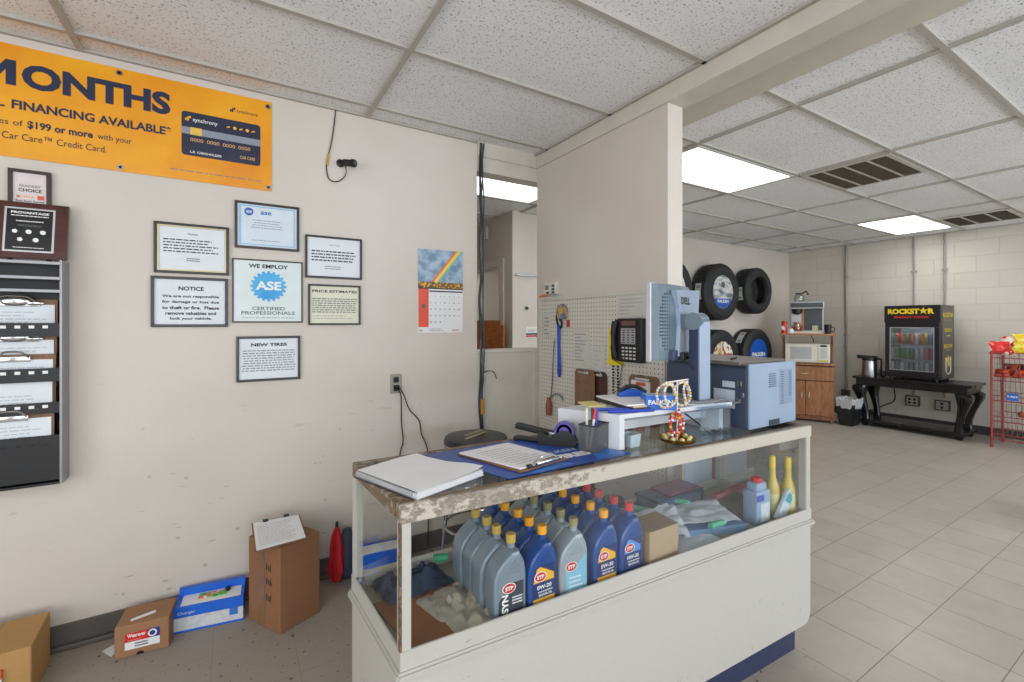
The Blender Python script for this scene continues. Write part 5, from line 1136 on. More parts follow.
for k, pts in enumerate(([(-.06, -.06, Z0+.02), (-.07, -.11, Z0-.02), (-.02, -.14, Z0-.06), (.03, -.13, Z0-.09), (.04, -.10, .03)], [(.0, -.06, Z0+.02), (-.005, -.12, Z0-.01), (.0, -.15, Z0-.05), (.035, -.13, Z0-.07)], [(-.03, -.06, Z0+.03), (-.03, -.10, Z0+.0), (-.01, -.13, Z0-.09), (-.02, -.14, .02)])):
    bm = nb(); tube(bm, smooth_path(pts), .004, 6); bx(bm, pts[0][0]-.014, -.085, Z0+.005, pts[0][0]+.014, -.055, Z0+.035, .004); part(t, 'cable', bm, BLACK if k != 1 else M('blue plug', '#3e6aa6', .4), True)
# printer
PX0, PX1, PY0, PY1 = 1.745, 2.095, 1.048, 1.45
t = thing('laser_printer', 'boxy slate and pale blue laser printer at the counter end', 'printer', (1.92, 1.25, ZT), world=True)
PD = M('dark slate printer panel', '#3c465c', .4); PLt = M('pale blue printer panel', '#8b9db4', .35)
z1 = 1.235
bm = nb(); bx(bm, PX0+.006, PY0+.006, ZT+.006, PX1, PY1, z1-.004, .004); part(t, 'chassis', bm, PD)
bm = nb(); bx(bm, PX0+.004, PY0, ZT+.010, PX1, PY0+.010, z1, .003); pl = part(t, 'side_cover', bm, PLt)
bm = nb(); bx(bm, PX0, PY0+.012, ZT+.008, PX0+.008, PY1, z1-.022, .003); bk = part(t, 'rear_cover', bm, PD)
bm = nb()
for x0_, x1_, z0_, z1_, n_ in ((1.885, 1.935, 1.135, 1.195, 7), (1.975, 1.995, 1.06, 1.20, 14), (2.035, 2.055, 1.09, 1.20, 12)):
    for k in range(n_):
        z = z0_+(z1_-z0_)*k/n_; bx(bm, x0_, PY0-.002, z, x1_, PY0+.001, z+(z1_-z0_)/n_*.5)
part(pl, 'vent_grille', bm, M('printer vent', '#51647c', .5))
bm = nb(); bx(bm, 1.966, PY0-.0015, 1.055, 2.065, PY0+.001, 1.205, .001); part(pl, 'recess', bm, M('printer recess', '#7c8da5', .4))
bm = nb(); bx(bm, 1.885, PY0-.0012, ZT+.012, 1.965, PY0+.001, ZT+.034, .001); part(pl, 'hand_grip', bm, M('grip dark', '#222b3a', .6))
bm = nb(); bx(bm, PX0-.002, PY0+.06, 1.05, PX0+.001, PY0+.155, 1.125); bx(bm, PX0-.002, PY0+.06, 1.135, PX0+.001, PY0+.115, 1.16); part(bk, 'rating_sticker', bm, M('pale sticker', '#bfc7d6', .5))
bm = nb()
for a in ((PY0+.03, PY0+.05, 1.145), (PY0+.035, PY0+.055, 1.075), (PY0+.02, PY0+.035, 1.1)): bx(bm, PX0-.004, a[0], a[2], PX0+.001, a[1], a[2]+.02, .002)
part(bk, 'port', bm, STEEL)
bm = nb(); bx(bm, PX0-.0012, PY0+.085, 1.125-.16, PX0+.001, PY0+.088, 1.04); bx(bm, PX0-.0012, PY0+.085, 1.038, PX0+.001, PY0+.35, 1.041); bx(bm, PX0-.0012, PY0+.125, .985, PX0+.001, PY0+.2, 1.03); part(bk, 'panel_seam', bm, M('seam dark', '#232b3b', .6))
bm = nb(); bx(bm, PX0-.006, PY0+.035, z1-.008, PX1-.015, PY1-.01, z1+.008, .004); part(t, 'top_tray', bm, M('taupe tray', '#6b6259', .5))
bm = nb(); bx(bm, PX0+.0, PY0+.020, z1-.016, PX0+.10, PY1-.05, z1-.007, .002); part(t, 'output_slot', bm, M('grip dark', '#222b3a', .6))
bm = nb(); tube(bm, smooth_path([(PX0-.002, PY0+.045, 1.078), (PX0-.04, PY0+.05, 1.082), (1.64, 1.09, 1.10), (1.53, 1.085, 1.098), (1.45, 1.09, 1.105), (1.40, 1.16, 1.115)]), .005, 8); solo('usb_cable', bm, M('grey cable', '#6e6f74', .5), 'grey data cable running from the printer along the riser edge', 'cable', smooth=True)
bm = nb(); tube(bm, smooth_path([(1.44, 1.13, 1.07), (1.50, 1.10, 1.02), (1.56, 1.09, .975), (1.62, 1.10, .972), (1.68, 1.13, .972), (PX0-.004, 1.16, .975)]), .0035, 6); solo('black_cable', bm, BLACK, 'thin black cable drooping under the riser towards the printer', 'cable', smooth=True)
# papers on top of the printer
bm = nb(); tube(bm, [(1.80, 1.16, z1+.0125), (1.90, 1.20, z1+.0125)], .004, 6); solo('dark_pen', bm, BLACK, 'dark pen lying on top of the printer', 'pen')

# ================================================================== PEGBOARD AND WHAT HANGS ON IT (plane x = 1.85)
PX = 1.838
t = thing('pegboard', 'white perforated pegboard with a cream top ledge on the partition', 'pegboard', (1.845, 2.1, .62), world=True)
bm = nb(); bx(bm, PX, 1.54, .62, PX+.006, 2.62, 1.555); part(t, 'perforated_board', bm, PEG)
bm = nb(); bx(bm, PX-.006, 1.535, 1.553, 1.849, 2.63, 1.580, .002); bx(bm, PX-.004, 2.615, .62, 1.849, 2.632, 1.555, .002); part(t, 'edge_strip', bm, TRIMM)
YD = (0, -1, 0)      # reading direction on this wall
def ptext(p, s, y, z, mat, h, w_=None, bold=0, align='L', x=PX-.003): return text(p, s, (x, y, z), YD, ZD, mat, h, w_, bold, align)
t = thing('thermostat', 'white thermostat box on the ledge above the pegboard', 'thermostat', (1.83, 2.47, 1.60), world=True)
bm = nb(); bx(bm, 1.815, 2.41, 1.592, 1.849, 2.545, 1.672, .004); part(t, 'housing', bm, M('white plastic', '#d6d3ca', .4))
bm = nb(); bx(bm, 1.8135, 2.49, 1.625, 1.816, 2.53, 1.655); part(t, 'display', bm, M('lcd grey', '#7b8278', .3))
bm = nb()
for yy, zz in ((2.44, 1.648), (2.44, 1.625), (2.44, 1.604), (2.50, 1.604)): bx(bm, 1.811, yy-.012, zz-.006, 1.816, yy+.012, zz+.006, .001)
part(t, 'button', bm, BLACK)
bm = nb(); cyl(bm, (1.818, 2.60, 1.584), (1.818, 2.53, 1.590), .006, .008, 10); solo('orange_earplug', bm, M('orange foam', '#e08a2a', .6), 'small orange plug lying on the ledge by the thermostat', 'plug', smooth=True)
# tape measure on a lanyard
t = thing('tape_measure', 'blue and yellow tape measure hanging on the pegboard with a blue lanyard', 'tape measure', (PX-.02, 2.36, 1.40), world=True)
bm = nb(); pts = [(2.385, 1.43), (2.40, 1.47), (2.385, 1.515), (2.345, 1.525), (2.31, 1.50), (2.305, 1.44), (2.33, 1.425)]
prism(bm, pts, lambda a, b: (PX-.03, a, b), lambda a, b: (PX-.001, a, b)); part(t, 'case', bm, M('yellow blue case', '#3c6ea6', .4, var=.6, scale=22, hex2='#d8a63a'))
bm = nb(); lathe(bm, [(0, 0), (.024, 0), (.024, .004), (0, .004)], (PX-.035, 2.345, 1.475), 18, 'X'); part(t, 'dial', bm, M('case yellow', '#caa43c', .4), True)
bm = nb(); tube(bm, smooth_path([(PX-.01, 2.40, 1.50), (PX-.012, 2.415, 1.44), (PX-.012, 2.40, 1.385), (PX-.012, 2.37, 1.37), (PX-.012, 2.36, 1.40), (PX-.012, 2.385, 1.43)]), .006, 6); part(t, 'hook_strap', bm, BLACK, True)
bm = nb(); tube(bm, smooth_path([(PX-.012, 2.385, 1.385), (PX-.012, 2.388, 1.25), (PX-.012, 2.378, 1.10), (PX-.012, 2.384, 1.052), (PX-.012, 2.398, 1.075), (PX-.012, 2.396, 1.20), (PX-.012, 2.400, 1.385)]), .007, 6); part(t, 'lanyard', bm, M('blue lanyard', '#2a44c4', .4, var=.3, scale=40), True)
bm = nb(); bx(bm, PX-.014, 2.29, 1.375, PX-.004, 2.31, 1.42, .002); part(t, 'red_tab', bm, REDINK)
# hanging screwdriver with chain, wall papers
t = thing('hanging_tool', 'chain with a red-brown wooden handled tool hanging at the pegboard edge', 'tool', (PX-.01, 2.48, .8), world=True)
bm = nb(); tube(bm, smooth_path([(PX-.008, 2.445, 1.285), (PX-.008, 2.46, 1.15), (PX-.008, 2.47, 1.0), (PX-.010, 2.485, .90)]), .0035, 6); part(t, 'chain', bm, M('dull metal edge', '#77797c', .35, .8), True)
bm = nb(); lathe(bm, [(0, -.125), (.020, -.12), (.022, -.06), (.016, -.02), (.009, 0), (0, .002)], (PX-.024, 2.487, .900), 14); part(t, 'handle', bm, M('red brown handle', '#8c4a36', .5), True)
bm = nb(); tube(bm, smooth_path([(PX-.02, 2.47, .90), (PX-.02, 2.42, .93), (PX-.02, 2.36, .925), (PX-.02, 2.34, .90)]), .005, 6); solo('wire_loop', bm, M('green wire', '#5f7f78', .5), 'bent green-grey wire beside the wooden handled tool', 'wire', smooth=True)
def pinned(y0, y1, z0, z1, lab, seed, rows=6, mat=PAPER, ink=GREYINK):
    t = thing('pinned_paper', lab, 'paper', (PX-.002, (y0+y1)/2, z0), world=True, group='papers pinned on the pegboard')
    bm = nb(); bx(bm, PX-.0025, y0, z0, PX-.0008, y1, z1); part(t, 'sheet', bm, mat)
    scribble(t, (PX-.003, y1-.02, z0+(z1-z0)*.1), YD, ZD, (y1-y0)*.8, (z1-z0)*.8, rows, ink, .3, seed, .6)
PG = M('grey white paper', '#cdcac3', .7)
pinned(2.105, 2.255, 1.14, 1.365, 'tall pinned paper beside the blue lanyard', 80, 9, PG)
pinned(1.965, 2.085, 1.13, 1.265, 'blank-looking pinned paper above the brown clipboards', 81, 4, PG, M('very faint print', '#bbb8b2', .7))
pinned(1.66, 1.865, 1.43, 1.555, 'white paper pinned above the telephone', 82, 5, PG, M('faint print', '#a9a8a4', .7))
pinned(2.50, 2.59, 1.30, 1.47, 'small pinned slip at the outer edge of the pegboard', 83, 5, PG)
# yellow hanger with black zip chains
t = thing('yellow_hook', 'yellow plastic strip with hooks and black chains beside the telephone', 'hook strip', (PX-.01, 1.88, .98), world=True)
bm = nb(); bx(bm, PX-.010, 1.905, 1.16, PX-.001, 1.930, 1.37, .002); bx(bm, PX-.02, 1.82, 1.165, PX-.001, 1.930, 1.19, .003); part(t, 'strip', bm, M('bright yellow', '#e8d21e', .4))
for yy in (1.893, 1.858):
    bm = nb(); n_ = 16
    for k in range(n_): sph(bm, (PX-.008, yy+.002*math.sin(k*2), 1.155-k*.0165), .0062, u=8, v=6)
    part(t, 'chain', bm, BLACK, True)
def wall_clipboard(y0, y1, z0, z1, lab, mat, sheet=None, yaw_=0):
    t = thing('clipboard', lab, 'clipboard', (PX-.006, (y0+y1)/2, z0), world=True, group='clipboards hanging on the pegboard')
    bm = nb(); r = .02; pts = [(y0, z0), (y1, z0), (y1, z1-r), (y1-r, z1), (y0+r, z1), (y0, z1-r)]; xo = PX-.004-yaw_
    prism(bm, pts, lambda a, b: (xo-.004, a, b), lambda a, b: (xo, a, b)); part(t, 'board', bm, mat)
    if sheet:
        bm = nb(); bx(bm, xo-.0065, y0+sheet, z0+.01, xo-.004, y1-.02, z1-.03); s_ = part(t, 'sheet', bm, PAPER)
        bm = nb(); bx(bm, xo-.0075, y0+sheet+.03, z1-.055, xo-.006, y1-.055, z1-.037); part(s_, 'orange_heading', bm, M('orange heading', '#cf5a36', .5)); scribble(s_, (xo-.0072, y1-.03, z0+.02), YD, ZD, (y1-y0)-sheet-.03, .05, 5, GREYINK, .3, 84)
    bm = nb(); ym = (y0+y1)/2; bx(bm, xo-.016, ym-.05, z1-.028, xo-.004, ym+.05, z1-.012, .003); tube(bm, smooth_path([(xo-.012, ym-.045, z1-.02), (xo-.016, ym-.03, z1-.002), (xo-.016, ym+.03, z1-.002), (xo-.012, ym+.045, z1-.02)], 4), .003, 6); part(t, 'clip', bm, CHROME, True)
HB1 = wood('tan hardboard', '#8c6a4e', '#79583f', (3, 3, 3), .6); HB2 = wood('dark hardboard', '#56301f', '#40241a', (3, 3, 3), .5)
wall_clipboard(1.945, 2.10, .87, 1.115, 'dark brown clipboard hanging behind the tan one on the pegboard', HB2)
wall_clipboard(2.03, 2.21, .86, 1.120, 'tan clipboard with wire clip hanging on the pegboard', HB1, None, .018)
wall_clipboard(1.57, 1.775, .88, 1.125, 'brown clipboard holding a form with orange heading, under the telephone', HB1, .055)
# telephone
t = thing('telephone', 'black office telephone mounted on the pegboard beside the monitor', 'telephone', (PX, 1.775, 1.185), world=True)
bm = nb(); bx(bm, PX-.045, 1.655, 1.190, PX-.002, 1.83, 1.425, .008); part(t, 'body', bm, BLACK)
bm = nb(); bx(bm, PX-.049, 1.690, 1.385, PX-.044, 1.790, 1.412, .001); part(t, 'display', bm, M('amber display', '#6a4a48', .2))
bm = nb()
bx(bm, PX-.0475, 1.693, 1.288, PX-.0445, 1.795, 1.372); part(t, 'key_card', bm, M('grey key card', '#a9aaa8', .5))
bm = nb()
for i in range(3):
    for j in range(6): bx(bm, PX-.050, 1.700+i*.033, 1.294+j*.013, PX-.047, 1.716+i*.033, 1.300+j*.013)
part(t, 'memory_key', bm, M('dark key', '#4a4b4d', .4))
bm = nb()
for i in range(4):
    for j in range(4): bx(bm, PX-.050, 1.690+i*.027, 1.207+j*.0185, PX-.044, 1.705+i*.027, 1.216+j*.0185, .001)
part(t, 'dial_key', bm, M('light key', '#d6d6d3', .4))
bm = nb(); bx(bm, PX-.050, 1.772, 1.207, PX-.044, 1.785, 1.216, .001); part(t, 'red_key', bm, REDINK)
bm = nb(); tube(bm, smooth_path([(PX-.038, 1.838, 1.405), (PX-.050, 1.842, 1.36), (PX-.054, 1.843, 1.305), (PX-.050, 1.842, 1.25), (PX-.038, 1.838, 1.205)], 5), .02, 10, [.024]*4+[.019]*4+[.015]*5+[.019]*4+[.024]*4); hs_ = part(t, 'handset', bm, BLACK, True)
bm = nb(); bx(bm, PX-.028, 1.83, 1.19, PX-.002, 1.862, 1.42, .006); part(t, 'cradle', bm, BLACK)
bm = nb(); pts = [(PX-.045, 1.85, 1.195)]+[(PX-.03+.006*math.cos(k*1.57), 1.80-.003*k*0+.006*math.sin(k*1.57)+.0008*k, 1.17-.004*k) for k in range(46)]; tube(bm, pts, .0022, 5); part(hs_, 'coiled_cord', bm, BLACK, True)

# ================================================================== BEHIND THE COUNTER AND IN THE HALL
t = thing('bar_stool', 'black round padded stool with chrome legs behind the counter', 'stool', (1.17, 2.30, 0), rz=.3)
bm = nb(); lathe(bm, [(0, .700), (.165, .700), (.178, .712), (.180, .745), (.172, .760), (.12, .768), (0, .770)], seg=36); st = part(t, 'seat', bm, M('black vinyl', '#1b1b1d', .35, bump=.2), True)
bm = nb(); lathe(bm, [(.1795, .722), (.1825, .722), (.1825, .730), (.1795, .730), (.1795, .722)], seg=36); part(st, 'chrome_band', bm, CHROME, True)
bm = nb(); bx(bm, -.11, -.02, .7695, .09, .0, .7715, rot=('Z', .2)); bx(bm, -.06, .03, .7692, .11, .05, .771, rot=('Z', .15)); part(st, 'worn_tape', bm, M('beige tape', '#a79b80', .5))
for k in range(4):
    a = PI/4+k*PI/2; c, s_ = math.cos(a), math.sin(a); bm = nb(); tube(bm, smooth_path([(c*.11, s_*.11, .70), (c*.15, s_*.15, .45), (c*.205, s_*.205, .01)]), .011, 10); lg = part(t, 'leg', bm, CHROME, True)
    bm = nb(); cyl(bm, (c*.205, s_*.205, 0), (c*.203, s_*.203, .03), .014, seg=12); part(lg, 'rubber_foot', bm, BLACK, True)
for z, rr in ((.27, .178), (.52, .148)):
    bm = nb(); pts = [(rr*math.cos(2*PI*k/36), rr*math.sin(2*PI*k/36), z) for k in range(37)]; tube(bm, pts, .008, 8); part(t, 'foot_ring', bm, CHROME, True)
t = thing('office_chair', 'dark office chair behind the counter, seen through the display glass', 'chair', (1.42, 1.90, 0), rz=2.4)
DK = M('dark charcoal upholstery', '#2b2d31', .8, bump=.3)
bm = nb(); bx(bm, -.23, -.22, .42, .23, .22, .49, .03); part(t, 'seat', bm, DK)
bm = nb(); bx(bm, -.21, .19, .50, .21, .25, .77, .03, rot=('X', .12)); part(t, 'backrest', bm, DK)
bm = nb(); bx(bm, -.03, .22, .42, .03, .25, .62, .005); part(t, 'back_support', bm, BLACK)
bm = nb(); cyl(bm, (0, 0, .09), (0, 0, .42), .028); part(t, 'gas_column', bm, BLACK, True)
for k in range(5):
    a = 2*PI*k/5; c, s_ = math.cos(a), math.sin(a); bm = nb(); tube(bm, [(0, 0, .10), (c*.26, s_*.26, .065)], .02, 8); lg = part(t, 'leg', bm, BLACK)
    bm = nb(); cyl(bm, (c*.26-s_*.02, s_*.26+c*.02, .028), (c*.26+s_*.02, s_*.26-c*.02, .028), .028, seg=14); cyl(bm, (c*.26, s_*.26, .03), (c*.26, s_*.26, .07), .008); part(lg, 'caster', bm, BLACK, True)
# hallway bits
bm = nb(); bx(bm, 2.505, 4.655, 2.375, 2.529, 4.735, 2.52, .004); solo('motion_sensor', bm, M('white plastic', '#d6d3ca', .4), 'small white sensor box high on the hallway wall', 'sensor')
HX = FY-.002
bm = nb(); bx(bm, 2.565, HX-.025, 1.905, 2.83, HX, 1.925, .003); solo('wall_rail', bm, STEEL, 'short steel rail on the pale wall seen past the partition', 'rail')
t = thing('wall_sign', 'small white sign with red and blue stripe on the hallway corner wall', 'sign', (2.77, HX, 1.24), world=True)
bm = nb(); bx(bm, 2.70, HX-.004, 1.24, 2.87, HX, 1.36); part(t, 'panel', bm, PAPER)
bm = nb(); bx(bm, 2.70, HX-.005, 1.248, 2.87, HX-.004, 1.268); part(t, 'red_stripe', bm, REDINK); bm = nb(); bx(bm, 2.70, HX-.005, 1.272, 2.87, HX-.004, 1.29); part(t, 'blue_stripe', bm, NAVY)
scribble(t, (2.72, HX-.0045, 1.30), XD, ZD, .12, .04, 3, GREYINK, .4, 90)
bm = nb(); lathe(bm, [(0, 0), (.018, 0), (.016, -.02), (0, -.022)], (2.705, HX, 1.56), 14, 'Y'); solo('door_stop', bm, BLACK, 'small black round knob on the pale wall past the partition', 'knob', smooth=True)
WD = wood('orange oak', '#a5642f', '#7f4620', (3, 3, 10), .4)
t = thing('wooden_chair', 'orange-brown high-backed wooden chair standing by the hallway doorway', 'chair', (2.215, 4.30, 0), rz=-1.2)
for sx_ in (-1, 1):
    bm = nb(); bx(bm, sx_*.19-.018, .16, 0, sx_*.19+.018, .195, 1.38, .004); part(t, 'rear_leg', bm, WD)
    bm = nb(); bx(bm, sx_*.19-.018, -.19, 0, sx_*.19+.018, -.155, .44, .004); part(t, 'front_leg', bm, WD)
bm = nb(); bx(bm, -.21, -.20, .44, .21, .20, .47, .006); part(t, 'seat', bm, WD)
bm = nb(); bx(bm, -.172, .165, .75, .172, .188, 1.43, .012); part(t, 'backrest', bm, WD)

# ================================================================== THE FAR ROOM
# --- tyres on the far wall
SIDEW = M('tyre sidewall', '#222324', .65, var=.25, scale=12, bump=.15)
def tyre(name, label, cx, cz, R, hole, y0=3.855, y1=4.118, disc=None, lab_side=True):
    t = thing(name, label, 'tyre', (cx, y1, cz), world=False, group='tyres on the wall')
    w_ = y1-y0; f = -w_
    prof = [(hole, f+.035), (hole+.008, f+.012), (hole+.03, f+.004), (R*.80, f-.0), (R*.92, f+.012), (R*.965, f+.03),
            (R*.985, f+.034), (R, f+.05), (R, f+.085), (R*.972, f+.088), (R*.972, f+.096), (R, f+.099), (R, f+.125), (R*.972, f+.128), (R*.972, f+.136), (R, f+.139), (R, f+.165), (R*.972, f+.168), (R*.972, f+.176), (R, f+.179), (R, f+.215),
            (R*.985, -.03), (R*.95, -.01), (R*.8, 0), (hole+.03, 0), (hole, -.02), (hole-.004, -.05), (hole+.02, -.08), (R*.86, -.09), (R*.9, f*.5), (R*.86, f+.09), (hole+.02, f+.08), (hole-.004, f+.05), (hole, f+.035)]
    bm = nb(); seg = 96
    tread = {7, 8, 11, 12, 15, 16, 19, 20}
    def mod(j, i):
        if j in tread: return 1 if (i+(j//4)) % 4 else .975
        if j in (4, 5, 6): return 1 if i % 4 else .985
        return 1
    lathe_open(bm, prof, seg, mod)
    part(t, 'casing', bm, SIDEW, True)
    bm = nb()
    for r_ in (R*.80, R*.62): 
        ring_flat(bm, r_, .004, f-.0015)
    part(t, 'sidewall_ridge', bm, M('tyre ridge', '#35373a', .6))
    if disc:
        bm = nb(); lathe(bm, [(0, f+.016), (hole+.006, f+.016), (hole+.006, f+.020), (0, f+.020)], (0, 0, 0), 48, 'Y'); d = part(t, 'advert_disc', bm, disc[0], label=disc[2])
        return t, d, f+.0155
    return t, None, f
def lathe_open(bm, prof, seg, mod):
    rings = []
    for j, (r, h) in enumerate(prof[:-1]):
        rings.append([bm.verts.new((r*mod(j, i)*math.cos(2*PI*i/seg), h, r*mod(j, i)*math.sin(2*PI*i/seg))) for i in range(seg)])
    for k in range(len(rings)):
        a, b = rings[k], rings[(k+1) % len(rings)]
        for i in range(seg): bm.faces.new((a[i], a[(i+1) % seg], b[(i+1) % seg], b[i]))
def ring_flat(bm, r, w_, y, seg=64):
    a = [bm.verts.new((r*math.cos(2*PI*i/seg), y, r*math.sin(2*PI*i/seg))) for i in range(seg)]; b = [bm.verts.new(((r+w_)*math.cos(2*PI*i/seg), y, (r+w_)*math.sin(2*PI*i/seg))) for i in range(seg)]
    for i in range(seg): bm.faces.new((a[i], a[(i+1) % seg], b[(i+1) % seg], b[i]))
def half_disc(bm, r, zc, y, below=True, seg=24):
    """segment of a disc under height zc"""
    a0 = math.asin(max(-1, min(1, zc/r))); pts = [(r*math.cos(a), y, r*math.sin(a)) for a in [PI-a0+(PI+2*a0)*k/seg for k in range(seg+1)]]
    bm.faces.new([bm.verts.new(p) for p in pts])
SILV = blotches('silver wheel photograph', ['#5f666b', '#9a9fa2', '#c4c8ca', '#d3cfc6', '#aab4b0', '#c9c9c4'], 5, .3, (1, 1, 2.4))
POST = blotches('colour vehicle photograph', ['#3c3c36', '#b8a23a', '#d4d4cc', '#b04832', '#e8e6da', '#4a6a4a', '#a8b4bc'], 4.5, .3)
BD = M('advert blue', '#1f58b4', .35)
t, d, y = tyre('tyre', 'large tyre with a silver and blue picture disc, upper row', 5.82, 1.834, .40, .225, disc=(SILV, 0, 'silver picture disc'))
bm = nb(); half_disc(bm, .228, -.095, y-.001); bd = part(d, 'blue_band', bm, BD)
text(bd, 'FALKEN', (0, y-.0022, -.152), XD, ZD, WHITE, .042, .25, .04, 'C')
bm = nb(); lathe(bm, [(0, 0), (.05, 0), (.05, -.0006), (0, -.0006)], (0, y-.0012, .1), 5, 'Y'); part(d, 'wheel_print', bm, M('dark wheel print', '#4a5056', .4))
tyre('tyre', 'open tyre without a picture disc, upper row by the corner', 6.72, 1.884, .345, .205)
t, d, y = tyre('tyre', 'tyre mostly hidden behind the white partition, upper row', 4.79, 1.84, .392, .225, disc=(M('white advert disc', '#d5d8da', .4), 0, None))
text(d, 'AZENIS', (.10, y-.0022, -.02), XD, ZD, INK, .05, .18, .04, 'C')
t, d, y = tyre('tyre', 'large tyre with a colourful picture disc, lower row behind the printer', 5.82, .912, .395, .225, disc=(POST, 0, 'colourful picture disc'))
t, d, y = tyre('tyre', 'tyre with a plain blue disc, lower row above the printer', 6.69, .935, .378, .225, disc=(BD, 0, 'blue disc'))
text(d, 'FALKEN', (0, y-.002, -.03), XD, ZD, WHITE, .06, .33, .05, 'C')
bm = nb(); half_disc(bm, .21, -.13, y-.001); part(d, 'pale_band', bm, M('pale advert blue', '#8fb2de', .35))
# size labels stuck on the treads
def tread_label(cx, cz, R, lab, a_mid):
    t = thing('tread_sticker', lab, 'sticker', (cx, 3.98, cz), group='paper stickers on the tyre treads')
    bm = nb(); n_ = 8; rr = R+.003
    a = [bm.verts.new((rr*math.cos(a_mid-.28+.56*k/n_), -.045, rr*math.sin(a_mid-.28+.56*k/n_))) for k in range(n_+1)]; b = [bm.verts.new((rr*math.cos(a_mid-.28+.56*k/n_), .045, rr*math.sin(a_mid-.28+.56*k/n_))) for k in range(n_+1)]
    for k in range(n_): bm.faces.new((a[k], a[k+1], b[k+1], b[k]))
    part(t, 'paper_strip', bm, M('sticker paper', '#c9c8c4', .6, var=.1))
    for i, aa in enumerate((.17, -.16)):
        bm = nb(); c_ = a_mid+aa
        for k in range(3): 
            a1 = c_-.03+.03*k; q = [(rr+.0015)*1.0]
            v = [bm.verts.new(((rr+.0015)*math.cos(a1+da), yy, (rr+.0015)*math.sin(a1+da))) for da, yy in ((0, -.028), (.016, -.028), (.016, .028), (0, .028))]; bm.faces.new(v)
        part(t, 'printed_text', bm, INK)
tread_label(5.82, 1.834, .40, 'white sticker on the tread of the tyre with the silver disc', PI)
tread_label(6.72, 1.884, .345, 'white sticker on the tread of the open tyre', PI+.15)
tread_label(6.69, .935, .378, 'white sticker on the shoulder of the blue-disc tyre', PI-.75)
bm = nb(); bx(bm, 7.35, FY-.006, 1.985, 7.50, FY-.001, 1.995); solo('wall_hook', bm, STEEL, 'thin hook bar on the wall past the open tyre', 'hook')

# --- microwave cart, turned out of the corner; local frame: x into the cart, y along its front from the near end
CRZ = math.radians(25.0); CLOC = Vector((7.11, 3.045, 0)); CW = .64
def CL(x, y, z=0): return (CLOC.x+x*math.cos(CRZ)-y*math.sin(CRZ), CLOC.y+x*math.sin(CRZ)+y*math.cos(CRZ), z)
OAK = wood('cart oak', '#a5714a', '#7f4f30', (5, 5, 1), .4); OAKD = wood('cart oak dark', '#8f5a38', '#6a3d25', (5, 5, 1), .4)
t = thing('microwave_cart', 'oak laminate kitchen cart with drawer, two doors and an upper shelf', 'cart', tuple(CLOC), rz=CRZ)
bm = nb(); bx(bm, .012, 0, .05, .45, .018, .80, .002); part(t, 'side_panel', bm, OAKD)
bm = nb(); bx(bm, .012, CW-.018, .05, .45, CW, .80, .002); part(t, 'side_panel', bm, OAKD)
bm = nb(); bx(bm, -.01, -.010, .80, .47, CW+.010, .826, .004); part(t, 'middle_top', bm, OAK)
bm = nb(); bx(bm, .02, .018, .055, .45, CW-.018, .075); bx(bm, .43, .018, .075, .448, CW-.018, .80); part(t, 'carcass', bm, OAKD)
bm = nb(); bx(bm, .006, .005, .03, .025, CW-.005, .085, .002); part(t, 'plinth_rail', bm, OAKD)
bm = nb(); bx(bm, 0, .01, .585, .018, CW-.01, .785, .004); dr = part(t, 'drawer', bm, OAK)
def pull(par, y, z, vert):
    bm = nb()
    p = [(0, y, z-.045), (-.022, y, z-.03), (-.026, y, z), (-.022, y, z+.03), (0, y, z+.045)] if vert else [(0, y-.05, z), (-.022, y-.035, z-.004), (-.026, y, z-.006), (-.022, y+.035, z-.004), (0, y+.05, z)]
    tube(bm, smooth_path(p, 4), .007, 8); part(par, 'handle', bm, M('pale brass pull', '#d8c9a4', .3, .6), True)
pull(dr, .36, .69, False)
ym = .34
for a, b, hy in ((.01, ym-.003, ym-.045), (ym+.003, CW-.01, ym+.045)):
    bm = nb(); bx(bm, 0, a, .09, .018, b, .575, .004); bx(bm, -.003, a+.05, .14, .002, b-.05, .525, .003); d_ = part(t, 'door', bm, OAK); pull(d_, hy, .37, True)
for y in (.025, CW-.025):
    bm = nb(); prism(bm, [(.02, .826), (.42, .826), (.42, 1.225), (-.01, 1.225), (-.02, 1.19), (.05, 1.12), (.08, 1.0), (.07, .88)], lambda a, b: (a, y-.010, b), lambda a, b: (a, y+.010, b)); part(t, 'bracket_panel', bm, OAKD)
bm = nb(); bx(bm, -.04, -.015, 1.225, .45, CW+.015, 1.250, .005); part(t, 'upper_shelf', bm, wood('shelf oak', '#b77d4c', '#a06a3e', (2, 8, 2), .35))
for x in (.05, .40):
    for y in (.03, CW-.03):
        bm = nb(); cyl(bm, (x, y-.01, .018), (x, y+.01, .018), .018, seg=14); cyl(bm, (x, y, .02), (x, y, .052), .006); part(t, 'caster', bm, M('pale caster', '#b5a58c', .5), True)
t = thing('microwave', 'cream microwave oven on the oak cart', 'microwave', CL(0, 0, .826), rz=CRZ)
MWC = M('cream enamel', '#d9d4c5', .35)
bm = nb(); bx(bm, .045, .050, .006, .37, .59, .279, .006); part(t, 'housing', bm, MWC)
bm = nb(); bx(bm, .030, .20, .016, .047, .588, .272, .006); dd = part(t, 'door', bm, MWC)
bm = nb(); bx(bm, .027, .265, .059, .032, .525, .229, .002); part(dd, 'window', bm, M('grey oven window', '#b0b2ae', .2))
bm = nb(); bx(bm, .034, .062, .016, .047, .187, .272, .003); cp = part(t, 'control_panel', bm, M('pale control panel', '#dcd9d0', .4))
bm = nb(); bx(bm, .032, .085, .235, .035, .165, .262); part(cp, 'display', bm, BLACK)
bm = nb(); bx(bm, .0325, .085, .064, .035, .165, .214); part(cp, 'key_pad', bm, M('key pad grey', '#c7c6c2', .4, var=.25, scale=60))
